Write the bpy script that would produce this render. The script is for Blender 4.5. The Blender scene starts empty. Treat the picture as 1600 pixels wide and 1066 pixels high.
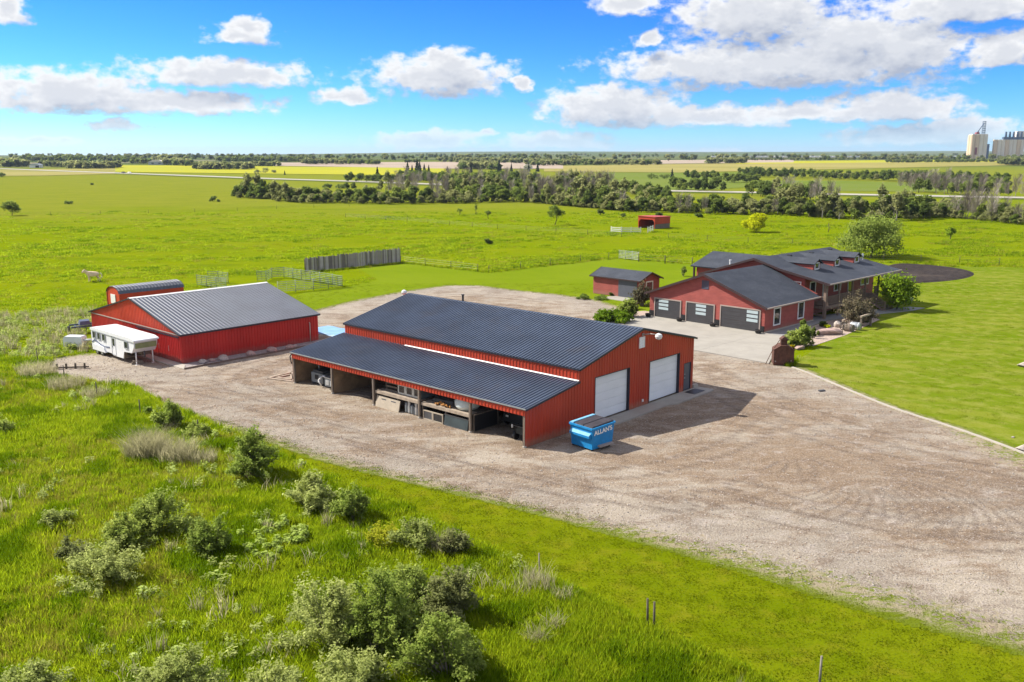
import bpy, bmesh, math, random
import numpy as np
from mathutils import Vector, Matrix

rnd = random.Random(11)
R = math.radians
SC = bpy.context.scene
COL = SC.collection

# ------------------------------------------------------------------ camera
CAM_H = 18.0
PITCH = R(11.5013)
FPX = 1425.17                     # focal length in pixels of a 1600 px wide frame
cam_d = bpy.data.cameras.new('camera')
cam_d.sensor_width = 36.0
cam_d.lens = FPX / 1600 * 36
cam_d.clip_start = 0.5
cam_d.clip_end = 40000
cam = bpy.data.objects.new('camera', cam_d)
cam.location = (0, 0, CAM_H)
cam.rotation_euler = (R(90) - PITCH, 0, 0)
COL.objects.link(cam)
SC.camera = cam

# ------------------------------------------------------------------ render / colour
SC.view_settings.view_transform = 'Standard'
SC.view_settings.look = 'None'
SC.view_settings.gamma = 1
SC.view_settings.use_curve_mapping = False
SC.view_settings.exposure = 0.95
SC.cycles.use_denoising = True
SC.cycles.max_bounces = 6
SC.cycles.diffuse_bounces = 3
SC.cycles.glossy_bounces = 2
SC.cycles.transmission_bounces = 3
SC.cycles.transparent_max_bounces = 6
SC.cycles.volume_bounces = 0
SC.cycles.sample_clamp_indirect = 4

# sun: travels along (1.077, -.367, -1) over the ground
SUN_T = Vector((1.077, -0.367, -1.0)).normalized()
SUN_EL = math.asin(-SUN_T.z)
SUN_AZ = math.atan2(-SUN_T.x, -SUN_T.y)      # clockwise from +Y
sd_ = bpy.data.lights.new('sun', 'SUN')
sd_.energy = 4.3
sd_.angle = R(0.6)
sd_.color = (1.0, 0.95, 0.86)
sun = bpy.data.objects.new('sun', sd_)
sun.rotation_euler = SUN_T.to_track_quat('-Z', 'Y').to_euler()
sun.location = (-100, 40, 120)
COL.objects.link(sun)


# ------------------------------------------------------------------ pixel -> ground
_cp, _sp = math.cos(PITCH), math.sin(PITCH)
_TY = [0, 700, 1000, 1300, 2000, 4000, 9000, 16000]
_TZ = [0, 0, 2.0, 4.5, 11.0, 15.5, 38.0, 30.0]


def tz(y):
    return float(np.interp(y, _TY, _TZ))


def ray(u, v):
    X = (u - 800) / FPX
    Y = -(v - 533) / FPX
    return Vector((X, _cp + Y * _sp, -_sp + Y * _cp))


def G(u, v, z=None):
    """the spot on the land (or at height z) that the photograph shows at pixel u, v"""
    d = ray(u, v)
    if z is not None:
        return Vector((0, 0, CAM_H)) + d * ((z - CAM_H) / d.z)
    k = d.z / d.y
    for y0, y1, z0, z1 in zip(_TY[:-1], _TY[1:], _TZ[:-1], _TZ[1:]):
        r1 = CAM_H + k * y1
        if r1 <= z1:
            m = (z1 - z0) / (y1 - y0)
            y = (CAM_H - z0 + m * y0) / (m - k)
            return Vector((0, 0, CAM_H)) + d * (y / d.y)
    return Vector((0, 0, CAM_H)) + d * (9000 / d.y)


def PX(P):
    x, y, z = P[0], P[1], P[2] - CAM_H
    d = y * _cp - z * _sp
    return 800 + FPX * x / d, 533 - FPX * (y * _sp + z * _cp) / d


# ------------------------------------------------------------------ materials
def lin(c):
    return c / 12.92 if c <= 0.04045 else ((c + 0.055) / 1.055) ** 2.4


def hx(r, g, b):
    return (lin(r / 255), lin(g / 255), lin(b / 255))


class NT:
    """short-hand for a node tree"""
    def __init__(self, tree):
        self.t = tree
        self.n = tree.nodes
        self.l = tree.links

    def new(self, typ, **kw):
        nd = self.n.new(typ)
        for k, v in kw.items():
            setattr(nd, k, v)
        return nd

    def put(self, sock, v):
        if v is None:
            return
        if isinstance(v, bpy.types.NodeSocket):
            self.l.new(v, sock)
        elif isinstance(v, (tuple, list)):
            if sock.type == 'RGBA' and len(v) == 3:
                v = (*v, 1)
            sock.default_value = v
        else:
            sock.default_value = v

    def math(self, op, a, b=None, c=None, clamp=False):
        nd = self.new('ShaderNodeMath', operation=op, use_clamp=clamp)
        for i, v in enumerate((a, b, c)):
            self.put(nd.inputs[i], v)
        return nd.outputs[0]

    def vm(self, op, a, b=None, c=None, s=None):
        nd = self.new('ShaderNodeVectorMath', operation=op)
        for i, v in enumerate((a, b, c)):
            if v is not None:
                self.put(nd.inputs[i], v)
        if s is not None:
            self.put(nd.inputs['Scale'], s)
        return nd.outputs['Value'] if op in ('LENGTH', 'DOT_PRODUCT', 'DISTANCE') else nd.outputs[0]

    def mix(self, f, a, b, blend='MIX'):
        nd = self.new('ShaderNodeMix', data_type='RGBA', blend_type=blend)
        self.put(nd.inputs[0], f)
        self.put(nd.inputs[6], a)
        self.put(nd.inputs[7], b)
        return nd.outputs[2]

    def noise(self, vec, scale, detail=2.0, rough=0.5, dist=0.0, dims='3D', out=0, lac=2.0):
        nd = self.new('ShaderNodeTexNoise', noise_dimensions=dims)
        self.put(nd.inputs['Vector'], vec)
        nd.inputs['Scale'].default_value = scale
        nd.inputs['Detail'].default_value = detail
        nd.inputs['Roughness'].default_value = rough
        nd.inputs['Distortion'].default_value = dist
        nd.inputs['Lacunarity'].default_value = lac
        return nd.outputs[out]

    def ramp(self, v, lo, hi, a=0.0, b=1.0, smooth=True):
        nd = self.new('ShaderNodeMapRange', interpolation_type='SMOOTHSTEP' if smooth else 'LINEAR', clamp=True)
        self.put(nd.inputs[0], v)
        for i, x in enumerate((lo, hi, a, b)):
            self.put(nd.inputs[i + 1], x)
        return nd.outputs[0]

    def pos(self):
        return self.new('ShaderNodeNewGeometry').outputs['Position']

    def obj(self):
        return self.new('ShaderNodeTexCoord').outputs['Object']

    def scale(self, vec, s):
        nd = self.new('ShaderNodeMapping', vector_type='POINT')
        self.put(nd.inputs[0], vec)
        nd.inputs['Scale'].default_value = s
        return nd.outputs[0]

    def attr(self, name, out='Fac'):
        nd = self.new('ShaderNodeAttribute', attribute_name=name)
        return nd.outputs[out]

    def bump(self, h, strength=0.3, dist=0.05):
        nd = self.new('ShaderNodeBump')
        nd.inputs['Strength'].default_value = strength
        nd.inputs['Distance'].default_value = dist
        self.put(nd.inputs['Height'], h)
        return nd.outputs[0]


MATS = {}


def material(name):
    m = bpy.data.materials.new(name)
    m.use_nodes = True
    m.node_tree.nodes.clear()
    t = NT(m.node_tree)
    out = t.new('ShaderNodeOutputMaterial')
    MATS[name] = m
    return m, t, out


def principled(t, out, color, rough=0.8, metal=0.0, normal=None, spec=0.5, alpha=None):
    p = t.new('ShaderNodeBsdfPrincipled')
    t.put(p.inputs['Base Color'], color)
    t.put(p.inputs['Roughness'], rough)
    t.put(p.inputs['Metallic'], metal)
    t.put(p.inputs['Specular IOR Level'], spec)
    if normal is not None:
        t.put(p.inputs['Normal'], normal)
    t.l.new(p.outputs[0], out.inputs[0])
    return p


def paint(name, col, rough=0.55, metal=0.0, var=0.18, scale=1.3, spec=0.4, streak=(1, 1, 1), bump=0.0, dirt=None, dscale=0.6, damt=0.4, mud=None):
    """a plain coat with soft unevenness and, if asked, dirt in blotches"""
    m, t, out = material(name)
    o = t.scale(t.obj(), streak)
    n = t.noise(o, scale, 4, 0.6)
    f = t.ramp(n, 0.25, 0.75, 1 - var, 1 + var)
    c = t.mix(1.0, col, t.new('ShaderNodeCombineColor').outputs[0], 'MULTIPLY')
    cc = c.node.inputs[7].links[0].from_node
    for i in range(3):
        t.l.new(f, cc.inputs[i])
    if dirt is not None:
        n2 = t.noise(o, dscale, 5, 0.65, 0.4)
        c = t.mix(t.ramp(n2, 0.5, 0.75, 0, damt), c, dirt)
    if mud is not None:
        # splashed dust along the foot of a wall, in the wall's own height
        sz = t.new('ShaderNodeSeparateXYZ')
        t.l.new(t.obj(), sz.inputs[0])
        hz = t.math('ADD', sz.outputs[2], t.math('MULTIPLY', t.noise(t.obj(), 2.3, 4, 0.7), -0.75))
        c = t.mix(t.ramp(hz, -0.25, 0.35, 0.65, 0), c, mud)
    nm = t.bump(t.noise(o, scale * 14, 3), bump, 0.02) if bump else None
    principled(t, out, c, rough, metal, nm, spec)
    return m


def leafy(name, c1, c2, c3=None, trans=0.35, nscale=0.9, up=0.45):
    """foliage: two or three greens broken up per plant and through the crown, light passing through"""
    m, t, out = material(name)
    info = t.new('ShaderNodeObjectInfo').outputs['Random']
    p = t.pos()
    n = t.noise(p, nscale, 3, 0.6)
    n2 = t.noise(p, nscale * 9, 2, 0.5)
    f = t.math('ADD', t.math('MULTIPLY', n, 0.75), t.math('MULTIPLY', n2, 0.45))
    f = t.math('ADD', f, t.math('MULTIPLY', t.math('SUBTRACT', info, 0.5), 0.28))
    c = t.mix(t.ramp(f, 0.38, 0.82), c1, c2)
    if c3 is not None:
        c = t.mix(t.ramp(n2, 0.62, 0.74), c, c3)
    # leaves are soft and many-sided: lean the shading normal towards the sky they all reach for
    gn = t.new('ShaderNodeNewGeometry').outputs['Normal']
    nn = t.vm('NORMALIZE', t.vm('ADD', t.vm('SCALE', gn, s=1.0 - up), (0, 0, up)))
    d = t.new('ShaderNodeBsdfDiffuse')
    t.put(d.inputs[0], c)
    t.l.new(nn, d.inputs['Normal'])
    tr = t.new('ShaderNodeBsdfTranslucent')
    t.put(tr.inputs[0], c)
    mx = t.new('ShaderNodeMixShader')
    mx.inputs[0].default_value = trans
    t.l.new(d.outputs[0], mx.inputs[1])
    t.l.new(tr.outputs[0], mx.inputs[2])
    t.l.new(mx.outputs[0], out.inputs[0])
    return m


# ------------------------------------------------------------------ objects
def tag(o, label=None, cat=None, group=None, kind=None):
    if label:
        o['label'] = label
    if cat:
        o['category'] = cat
    if group:
        o['group'] = group
    if kind:
        o['kind'] = kind
    return o


def thing(name, label, cat, loc=(0, 0, 0), rz=0.0, group=None, scale=1.0):
    o = bpy.data.objects.new(name, None)
    o.empty_display_size = 0.3
    o.location = loc
    o.rotation_euler = (0, 0, rz)
    o.scale = (scale,) * 3
    COL.objects.link(o)
    return tag(o, label, cat, group)


KIDS = {}


def link(name, mesh, parent=None, loc=(0, 0, 0), rz=0.0, scale=None):
    o = bpy.data.objects.new(name, mesh)
    o.location = loc
    o.rotation_euler = (0, 0, rz)
    if scale is not None:
        o.scale = (scale,) * 3 if not hasattr(scale, '__len__') else scale
    COL.objects.link(o)
    if parent is not None:
        o.parent = parent
        KIDS.setdefault(parent.name, []).append(o)
    return o


def copy_tree(root, loc, rz=0.0, label=None, scale=None, parent=None):
    c = root.copy()
    COL.objects.link(c)
    if parent is None:
        c.location = loc
        c.rotation_euler = (0, 0, rz)
        if scale is not None:
            c.scale = (scale,) * 3 if not hasattr(scale, '__len__') else scale
        if label:
            c['label'] = label
    else:
        c.parent = parent
        KIDS.setdefault(parent.name, []).append(c)
    for k in KIDS.get(root.name, [])[:]:
        copy_tree(k, None, parent=c)
    return c


class MB:
    """collects faces; build() links them as ONE mesh object"""
    def __init__(self):
        self.v = []
        self.f = []
        self.smooth = []

    def add(self, pts, faces, smooth=False):
        o = len(self.v)
        self.v += [tuple(p) for p in pts]
        for f in faces:
            self.f.append([i + o for i in f])
            self.smooth.append(smooth)
        return self

    def quad(self, a, b, c, d):
        return self.add([a, b, c, d], [(0, 1, 2, 3)])

    def box(self, x0, x1, y0, y1, z0, z1):
        p = [(x0, y0, z0), (x1, y0, z0), (x1, y1, z0), (x0, y1, z0), (x0, y0, z1), (x1, y0, z1), (x1, y1, z1), (x0, y1, z1)]
        return self.add(p, [(3, 2, 1, 0), (4, 5, 6, 7), (0, 1, 5, 4), (1, 2, 6, 5), (2, 3, 7, 6), (3, 0, 4, 7)])

    def hexa(self, bot, top):
        """box with free corners: four below, four above, same turn"""
        return self.add(list(bot) + list(top), [(3, 2, 1, 0), (4, 5, 6, 7), (0, 1, 5, 4), (1, 2, 6, 5), (2, 3, 7, 6), (3, 0, 4, 7)])

    def prism(self, poly, axis, a0, a1):
        """poly of 2-D points pushed along an axis ('x','y','z')"""
        n = len(poly)

        def mk(p, a):
            if axis == 'x':
                return (a, p[0], p[1])
            if axis == 'y':
                return (p[0], a, p[1])
            return (p[0], p[1], a)
        pts = [mk(p, a0) for p in poly] + [mk(p, a1) for p in poly]
        fs = [tuple(range(n))[::-1], tuple(range(n, 2 * n))]
        fs += [(i, (i + 1) % n, n + (i + 1) % n, n + i) for i in range(n)]
        return self.add(pts, fs)

    def tube(self, p0, p1, r0, r1=None, n=8, caps=True):
        p0, p1 = Vector(p0), Vector(p1)
        r1 = r0 if r1 is None else r1
        d = (p1 - p0)
        if d.length < 1e-6:
            return self
        q = d.normalized().to_track_quat('Z', 'Y')
        pts = []
        for p, r in ((p0, r0), (p1, r1)):
            for k in range(n):
                a = 2 * math.pi * k / n
                pts.append(p + q @ Vector((math.cos(a) * r, math.sin(a) * r, 0)))
        fs = [(k, (k + 1) % n, n + (k + 1) % n, n + k) for k in range(n)]
        self.add(pts, fs, smooth=n > 5)
        if caps:
            self.add(pts, [tuple(range(n))[::-1], tuple(range(n, 2 * n))])
        return self

    def path(self, pts, r, n=6):
        for a, b in zip(pts[:-1], pts[1:]):
            self.tube(a, b, r, r, n)
        return self

    def lathe(self, prof, c=(0, 0, 0), n=16, axis='z'):
        pts = []
        for r, z in prof:
            for k in range(n):
                a = 2 * math.pi * k / n
                x, y = math.cos(a) * r, math.sin(a) * r
                p = (x, y, z) if axis == 'z' else ((z, x, y) if axis == 'x' else (x, z, y))
                pts.append((p[0] + c[0], p[1] + c[1], p[2] + c[2]))
        fs = []
        for i in range(len(prof) - 1):
            for k in range(n):
                fs.append((i * n + k, i * n + (k + 1) % n, (i + 1) * n + (k + 1) % n, (i + 1) * n + k))
        if axis == 'y':
            fs = [f[::-1] for f in fs]
        # a hard edge wherever the outline turns sharply
        for i in range(len(prof) - 1):
            self.add(pts[i * n:(i + 2) * n], [tuple(q - i * n for q in f) for f in fs[i * n:(i + 1) * n]], smooth=True)
        c0, c1 = tuple(range(n))[::-1], tuple(range(n))
        self.add(pts[:n], [c0[::-1] if axis == 'y' else c0])
        return self.add(pts[-n:], [c1[::-1] if axis == 'y' else c1])

    def sheet(self, P, U, V, N, u0, u1, v0, v1, pitch=0.30, d=0.036, kinks=(), shape='rib'):
        """a metal sheet with upright ribs from u0 to u1; its ends v0(u), v1(u) may slope"""
        P, U, V, N = Vector(P), Vector(U), Vector(V), Vector(N)
        f0 = v0 if callable(v0) else (lambda u: v0)
        f1 = v1 if callable(v1) else (lambda u: v1)
        prof = []
        k0 = int(math.floor(u0 / pitch)) - 1
        k1 = int(math.ceil(u1 / pitch)) + 1
        base = ((0, 0), (0.36, 0), (0.43, 1), (0.57, 1), (0.64, 0)) if shape == 'rib' else (((0, 0), (0.40, 0), (0.52, 1), (0.76, 1), (0.88, 0)) if shape == 'roof' else ((0, 1), (0.999, 0)))
        for k in range(k0, k1):
            for f, h in base:
                prof.append(((k + f) * pitch, h * d))
        us = sorted(set([u0, u1] + [k for k in kinks if u0 < k < u1] + [p[0] for p in prof if u0 < p[0] < u1]))
        pu = [p[0] for p in prof]
        ph = [p[1] for p in prof]
        pts = []
        for u in us:
            h = float(np.interp(u, pu, ph))
            uu = min(max(u, u0 + 1e-5), u1 - 1e-5)
            b = P + U * u + N * h
            pts.append(b + V * f0(uu))
            pts.append(b + V * f1(uu))
        fs = [(2 * i, 2 * i + 2, 2 * i + 3, 2 * i + 1) for i in range(len(us) - 1)]
        # keep the outside out
        n = (pts[2] - pts[0]).cross(pts[1] - pts[0])
        if n.dot(N) < 0:
            fs = [f[::-1] for f in fs]
        return self.add(pts, fs)

    def mesh(self, name, mat=None):
        me = bpy.data.meshes.new(name)
        me.from_pydata(self.v, [], self.f)
        if any(self.smooth):
            me.polygons.foreach_set('use_smooth', self.smooth)
        if mat is not None:
            me.materials.append(mat)
        me.update()
        if any(self.smooth):
            bm = bmesh.new()
            bm.from_mesh(me)
            bmesh.ops.remove_doubles(bm, verts=bm.verts, dist=1e-5)
            for e in bm.edges:
                if len(e.link_faces) == 2 and e.calc_face_angle(0) > 0.6:
                    e.smooth = False
            bm.to_mesh(me)
            bm.free()
        return me

    def build(self, name, mat, parent=None, loc=(0, 0, 0), rz=0.0, scale=None):
        return link(name, self.mesh(name, mat), parent, loc, rz, scale)


def np_mesh(name, verts, faces, mat, smooth=False):
    """fast mesh from arrays; faces all with the same count"""
    me = bpy.data.meshes.new(name)
    verts = np.asarray(verts, np.float32)
    faces = np.asarray(faces, np.int32)
    k = faces.shape[1]
    me.vertices.add(len(verts))
    me.vertices.foreach_set('co', verts.ravel())
    me.loops.add(faces.size)
    me.loops.foreach_set('vertex_index', faces.ravel())
    me.polygons.add(len(faces))
    me.polygons.foreach_set('loop_start', np.arange(0, faces.size, k, dtype=np.int32))
    if smooth:
        me.polygons.foreach_set('use_smooth', np.ones(len(faces), bool))
    me.update(calc_edges=True)
    if mat is not None:
        me.materials.append(mat)
    return me


def inside(poly, pts):
    """which of the points (n,2) lie in the polygon"""
    poly = np.asarray(poly, float)
    x, y = pts[:, 0], pts[:, 1]
    r = np.zeros(len(pts), bool)
    j = len(poly) - 1
    for i in range(len(poly)):
        xi, yi = poly[i]
        xj, yj = poly[j]
        c = ((yi > y) != (yj > y)) & (x < (xj - xi) * (y - yi) / (yj - yi + 1e-12) + xi)
        r ^= c
        j = i
    return r


def dist_poly(poly, pts, closed=True):
    poly = np.asarray(poly, float)
    best = np.full(len(pts), 1e9)
    n = len(poly)
    for i in range(n if closed else n - 1):
        a, b = poly[i], poly[(i + 1) % n]
        ab = b - a
        t = np.clip(((pts - a) @ ab) / (ab @ ab + 1e-12), 0, 1)
        best = np.minimum(best, np.hypot(*(pts - (a + t[:, None] * ab)).T))
    return best


def gpoly(px):
    return [(p.x, p.y) for p in (G(u, v) for u, v in px)]


def smooth_poly(poly, it=2):
    p = np.asarray(poly, float)
    for _ in range(it):
        q = np.roll(p, -1, 0)
        p = np.stack([p * .75 + q * .25, p * .25 + q * .75], 1).reshape(-1, 2)
    return p


def text_mesh(s, size, depth):
    cu = bpy.data.curves.new('lettering', 'FONT')
    cu.body = s
    cu.size = size
    cu.extrude = depth
    cu.align_x = 'CENTER'
    cu.align_y = 'CENTER'
    cu.offset = 0.035 * size
    o = bpy.data.objects.new('lettering', cu)
    COL.objects.link(o)
    dg = bpy.context.evaluated_depsgraph_get()
    me = bpy.data.meshes.new_from_object(o.evaluated_get(dg))
    bpy.data.objects.remove(o)
    return me


# ------------------------------------------------------------------ scattering of uncountable stuff
def variants_collection(name, meshes):
    c = bpy.data.collections.new(name)
    for i, me in enumerate(meshes):
        c.objects.link(bpy.data.objects.new('%s_variant_%02d' % (name, i), me))
    return c


def scatter(name, pts, rots, scales, coll, kind='stuff', idx=None):
    pts = np.asarray(pts, np.float32)
    me = bpy.data.meshes.new(name)
    me.vertices.add(len(pts))
    me.vertices.foreach_set('co', pts.ravel())
    a = me.attributes.new('spin', 'FLOAT', 'POINT')
    a.data.foreach_set('value', np.asarray(rots, np.float32))
    a = me.attributes.new('grow', 'FLOAT_VECTOR', 'POINT')
    sc = np.asarray(scales, np.float32)
    if sc.ndim == 1:
        sc = np.repeat(sc[:, None], 3, 1)
    a.data.foreach_set('vector', sc.ravel())
    a = me.attributes.new('pick', 'INT', 'POINT')
    k = len(coll.objects)
    a.data.foreach_set('value', (np.random.RandomState(3).randint(0, k, len(pts)) if idx is None else np.asarray(idx)).astype(np.int32))
    me.update()
    o = link(name, me)
    tag(o, kind=kind)
    ng = bpy.data.node_groups.new(name + '_spread', 'GeometryNodeTree')
    ng.interface.new_socket('Geometry', in_out='INPUT', socket_type='NodeSocketGeometry')
    ng.interface.new_socket('Geometry', in_out='OUTPUT', socket_type='NodeSocketGeometry')
    gi = ng.nodes.new('NodeGroupInput')
    go = ng.nodes.new('NodeGroupOutput')
    ci = ng.nodes.new('GeometryNodeCollectionInfo')
    ci.inputs['Collection'].default_value = coll
    ci.inputs['Separate Children'].default_value = True
    ci.inputs['Reset Children'].default_value = True
    ip = ng.nodes.new('GeometryNodeInstanceOnPoints')
    ip.inputs['Pick Instance'].default_value = True

    def named(nm, typ):
        nd = ng.nodes.new('GeometryNodeInputNamedAttribute')
        nd.data_type = typ
        nd.inputs[0].default_value = nm
        return nd.outputs[0]
    cx = ng.nodes.new('ShaderNodeCombineXYZ')
    ng.links.new(named('spin', 'FLOAT'), cx.inputs[2])
    L = ng.links.new
    L(gi.outputs[0], ip.inputs['Points'])
    L(ci.outputs[0], ip.inputs['Instance'])
    L(named('pick', 'INT'), ip.inputs['Instance Index'])
    L(cx.outputs[0], ip.inputs['Rotation'])
    L(named('grow', 'FLOAT_VECTOR'), ip.inputs['Scale'])
    L(ip.outputs[0], go.inputs[0])
    md = o.modifiers.new('spread', 'NODES')
    md.node_group = ng
    return o

# ------------------------------------------------------------------ world: blue sky with fair-weather cumulus
def azel(u, v):
    d = ray(u, v)
    return math.degrees(math.atan2(d.x, d.y)), math.degrees(math.atan2(d.z, math.hypot(d.x, d.y)))


def cloud_group():
    """cloud thickness for a direction given as (azimuth, elevation) in degrees"""
    g = bpy.data.node_groups.new('cloud_field', 'ShaderNodeTree')
    g.interface.new_socket('P', in_out='INPUT', socket_type='NodeSocketVector')
    g.interface.new_socket('D', in_out='OUTPUT', socket_type='NodeSocketFloat')
    t = NT(g)
    gi = t.new('NodeGroupInput')
    go = t.new('NodeGroupOutput')
    P = gi.outputs[0]
    st = t.vm('MULTIPLY', P, (1.0, 1.55, 1.0))
    w = t.noise(st, 0.55, 3, 0.6, out=1)
    w2 = t.vm('MULTIPLY', t.vm('SUBTRACT', w, (0.5, 0.5, 0.5)), (1.9, 0.9, 0))
    Q = t.vm('ADD', P, w2)
    sp = t.new('ShaderNodeSeparateXYZ')
    t.l.new(Q, sp.inputs[0])
    spp = t.new('ShaderNodeSeparateXYZ')
    t.l.new(P, spp.inputs[0])
    field = None
    # (centre u, centre v, half width, half height, base v)
    blobs = [(1180, 20, 150, 62, 75), (1230, 100, 300, 52, 143), (1090, 105, 160, 34, 128), (1400, 75, 120, 55, 132),
             (1330, 60, 130, 50, 140), (1500, 8, 140, 40, 40), (1572, 82, 60, 38, 108), (960, 168, 140, 44, 203), (1090, 185, 170, 26, 203),
             (1390, 172, 130, 38, 194), (1250, 178, 120, 22, 192), (1420, 214, 130, 22, 231), (1500, 203, 90, 22, 232), (870, 222, 110, 20, 236),
             (668, 222, 100, 22, 236), (690, 118, 130, 40, 158), (700, 100, 60, 30, 150), (345, 116, 165, 27, 140), (280, 160, 160, 24, 182),
             (110, 145, 150, 38, 182), (540, 152, 62, 20, 166), (378, 56, 62, 20, 72), (395, 45, 30, 22, 72), (180, 198, 50, 14, 208), (50, 222, 80, 11, 232),
             (980, 8, 60, 24, 28), (815, 133, 18, 14, 147), (1080, 240, 120, 8, 247), (1020, 62, 22, 16, 78), (15, 14, 30, 28, 40), (760, 210, 24, 9, 217)]
    for (u, v, ru, rv, bv) in blobs:
        a, e = azel(u, v)
        ra = ru / FPX * 57.3
        re = rv / FPX * 57.3
        be = azel(u, bv)[1]
        q = t.vm('MULTIPLY_ADD', Q, (1 / ra, 1 / re, 0), (-a / ra, -e / re, 0))
        m = t.math('SUBTRACT', 1.0, t.vm('LENGTH', q))
        fl = t.math('MULTIPLY_ADD', spp.outputs[1], 1.5, -be * 1.5)
        m = t.math('MINIMUM', m, fl)
        field = m if field is None else t.math('MAXIMUM', field, m)
    # the same sort of clouds over the unseen sky, cover raised to lighten shade
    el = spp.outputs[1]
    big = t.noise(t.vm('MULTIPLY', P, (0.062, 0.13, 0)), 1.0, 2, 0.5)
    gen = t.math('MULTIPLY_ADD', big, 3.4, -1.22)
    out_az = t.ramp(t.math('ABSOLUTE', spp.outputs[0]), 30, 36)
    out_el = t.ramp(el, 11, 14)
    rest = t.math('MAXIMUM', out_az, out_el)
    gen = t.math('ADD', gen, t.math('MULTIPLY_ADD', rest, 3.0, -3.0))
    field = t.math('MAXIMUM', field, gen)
    field = t.math('MAXIMUM', field, -0.6)
    fb = t.noise(st, 0.9, 7, 0.58)
    b1 = t.math('MULTIPLY_ADD', fb, 1.5, -0.79)
    d = t.math('ADD', t.math('ADD', field, b1), -0.1)
    t.l.new(d, go.inputs[0])
    return g


world = bpy.data.worlds.new('World')
SC.world = world
world.use_nodes = True
world.node_tree.nodes.clear()
W = NT(world.node_tree)
w_out = W.new('ShaderNodeOutputWorld')
bg = W.new('ShaderNodeBackground')
bg.inputs[1].default_value = 0.10
W.l.new(bg.outputs[0], w_out.inputs[0])
sky = W.new('ShaderNodeTexSky', sky_type='NISHITA', sun_disc=False)
sky.sun_elevation = SUN_EL
sky.sun_rotation = SUN_AZ
sky.altitude = 600
sky.air_density = 1.0
sky.dust_density = 0.2
sky.ozone_density = 4.0
sky.altitude = 2000
# the photograph's deep prairie blue: a contrast curve over the whole sky, kept from blowing out round the sun
scol = W.new('ShaderNodeSeparateColor')
W.l.new(sky.outputs[0], scol.inputs[0])
ccmb = W.new('ShaderNodeCombineColor')
for i, (k, g) in enumerate(((8.0, 2.3), (8.6, 1.66), (9.0, 0.95))):
    s_ = W.math('MINIMUM', W.math('MULTIPLY', scol.outputs[i], 0.1), 1.0)
    W.l.new(W.math('MULTIPLY', W.math('POWER', s_, g), k), ccmb.inputs[i])
SKYTINT = ccmb.outputs[0]
dirv = W.new('ShaderNodeTexCoord').outputs['Generated']
sx = W.new('ShaderNodeSeparateXYZ')
W.l.new(dirv, sx.inputs[0])
az = W.math('MULTIPLY', W.math('ARCTAN2', sx.outputs[0], sx.outputs[1]), 57.29578)
el = W.math('MULTIPLY', W.math('ARCSINE', sx.outputs[2]), 57.29578)
pv = W.new('ShaderNodeCombineXYZ')
W.l.new(az, pv.inputs[0])
W.l.new(el, pv.inputs[1])
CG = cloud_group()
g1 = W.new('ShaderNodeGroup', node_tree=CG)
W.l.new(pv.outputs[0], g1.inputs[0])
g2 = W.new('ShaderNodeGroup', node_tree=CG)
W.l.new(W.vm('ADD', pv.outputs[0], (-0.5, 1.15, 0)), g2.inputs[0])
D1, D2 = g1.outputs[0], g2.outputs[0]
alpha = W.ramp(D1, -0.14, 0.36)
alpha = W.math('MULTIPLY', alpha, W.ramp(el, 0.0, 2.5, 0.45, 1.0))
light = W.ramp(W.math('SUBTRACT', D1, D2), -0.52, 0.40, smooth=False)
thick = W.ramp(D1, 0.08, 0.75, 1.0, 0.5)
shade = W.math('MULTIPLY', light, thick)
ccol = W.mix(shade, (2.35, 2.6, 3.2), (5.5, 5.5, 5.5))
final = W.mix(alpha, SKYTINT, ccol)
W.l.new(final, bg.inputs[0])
world.cycles.sampling_method = 'MANUAL'
world.cycles.sample_map_resolution = 1024

# ------------------------------------------------------------------ colours of the land
GR_BRIGHT = (0.152, 0.200, 0.002)     # lush pasture
GR_DARK = (0.078, 0.128, 0.004)
GR_DRY = (0.245, 0.245, 0.045)
GR_OLIVE = (0.200, 0.212, 0.022)


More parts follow.
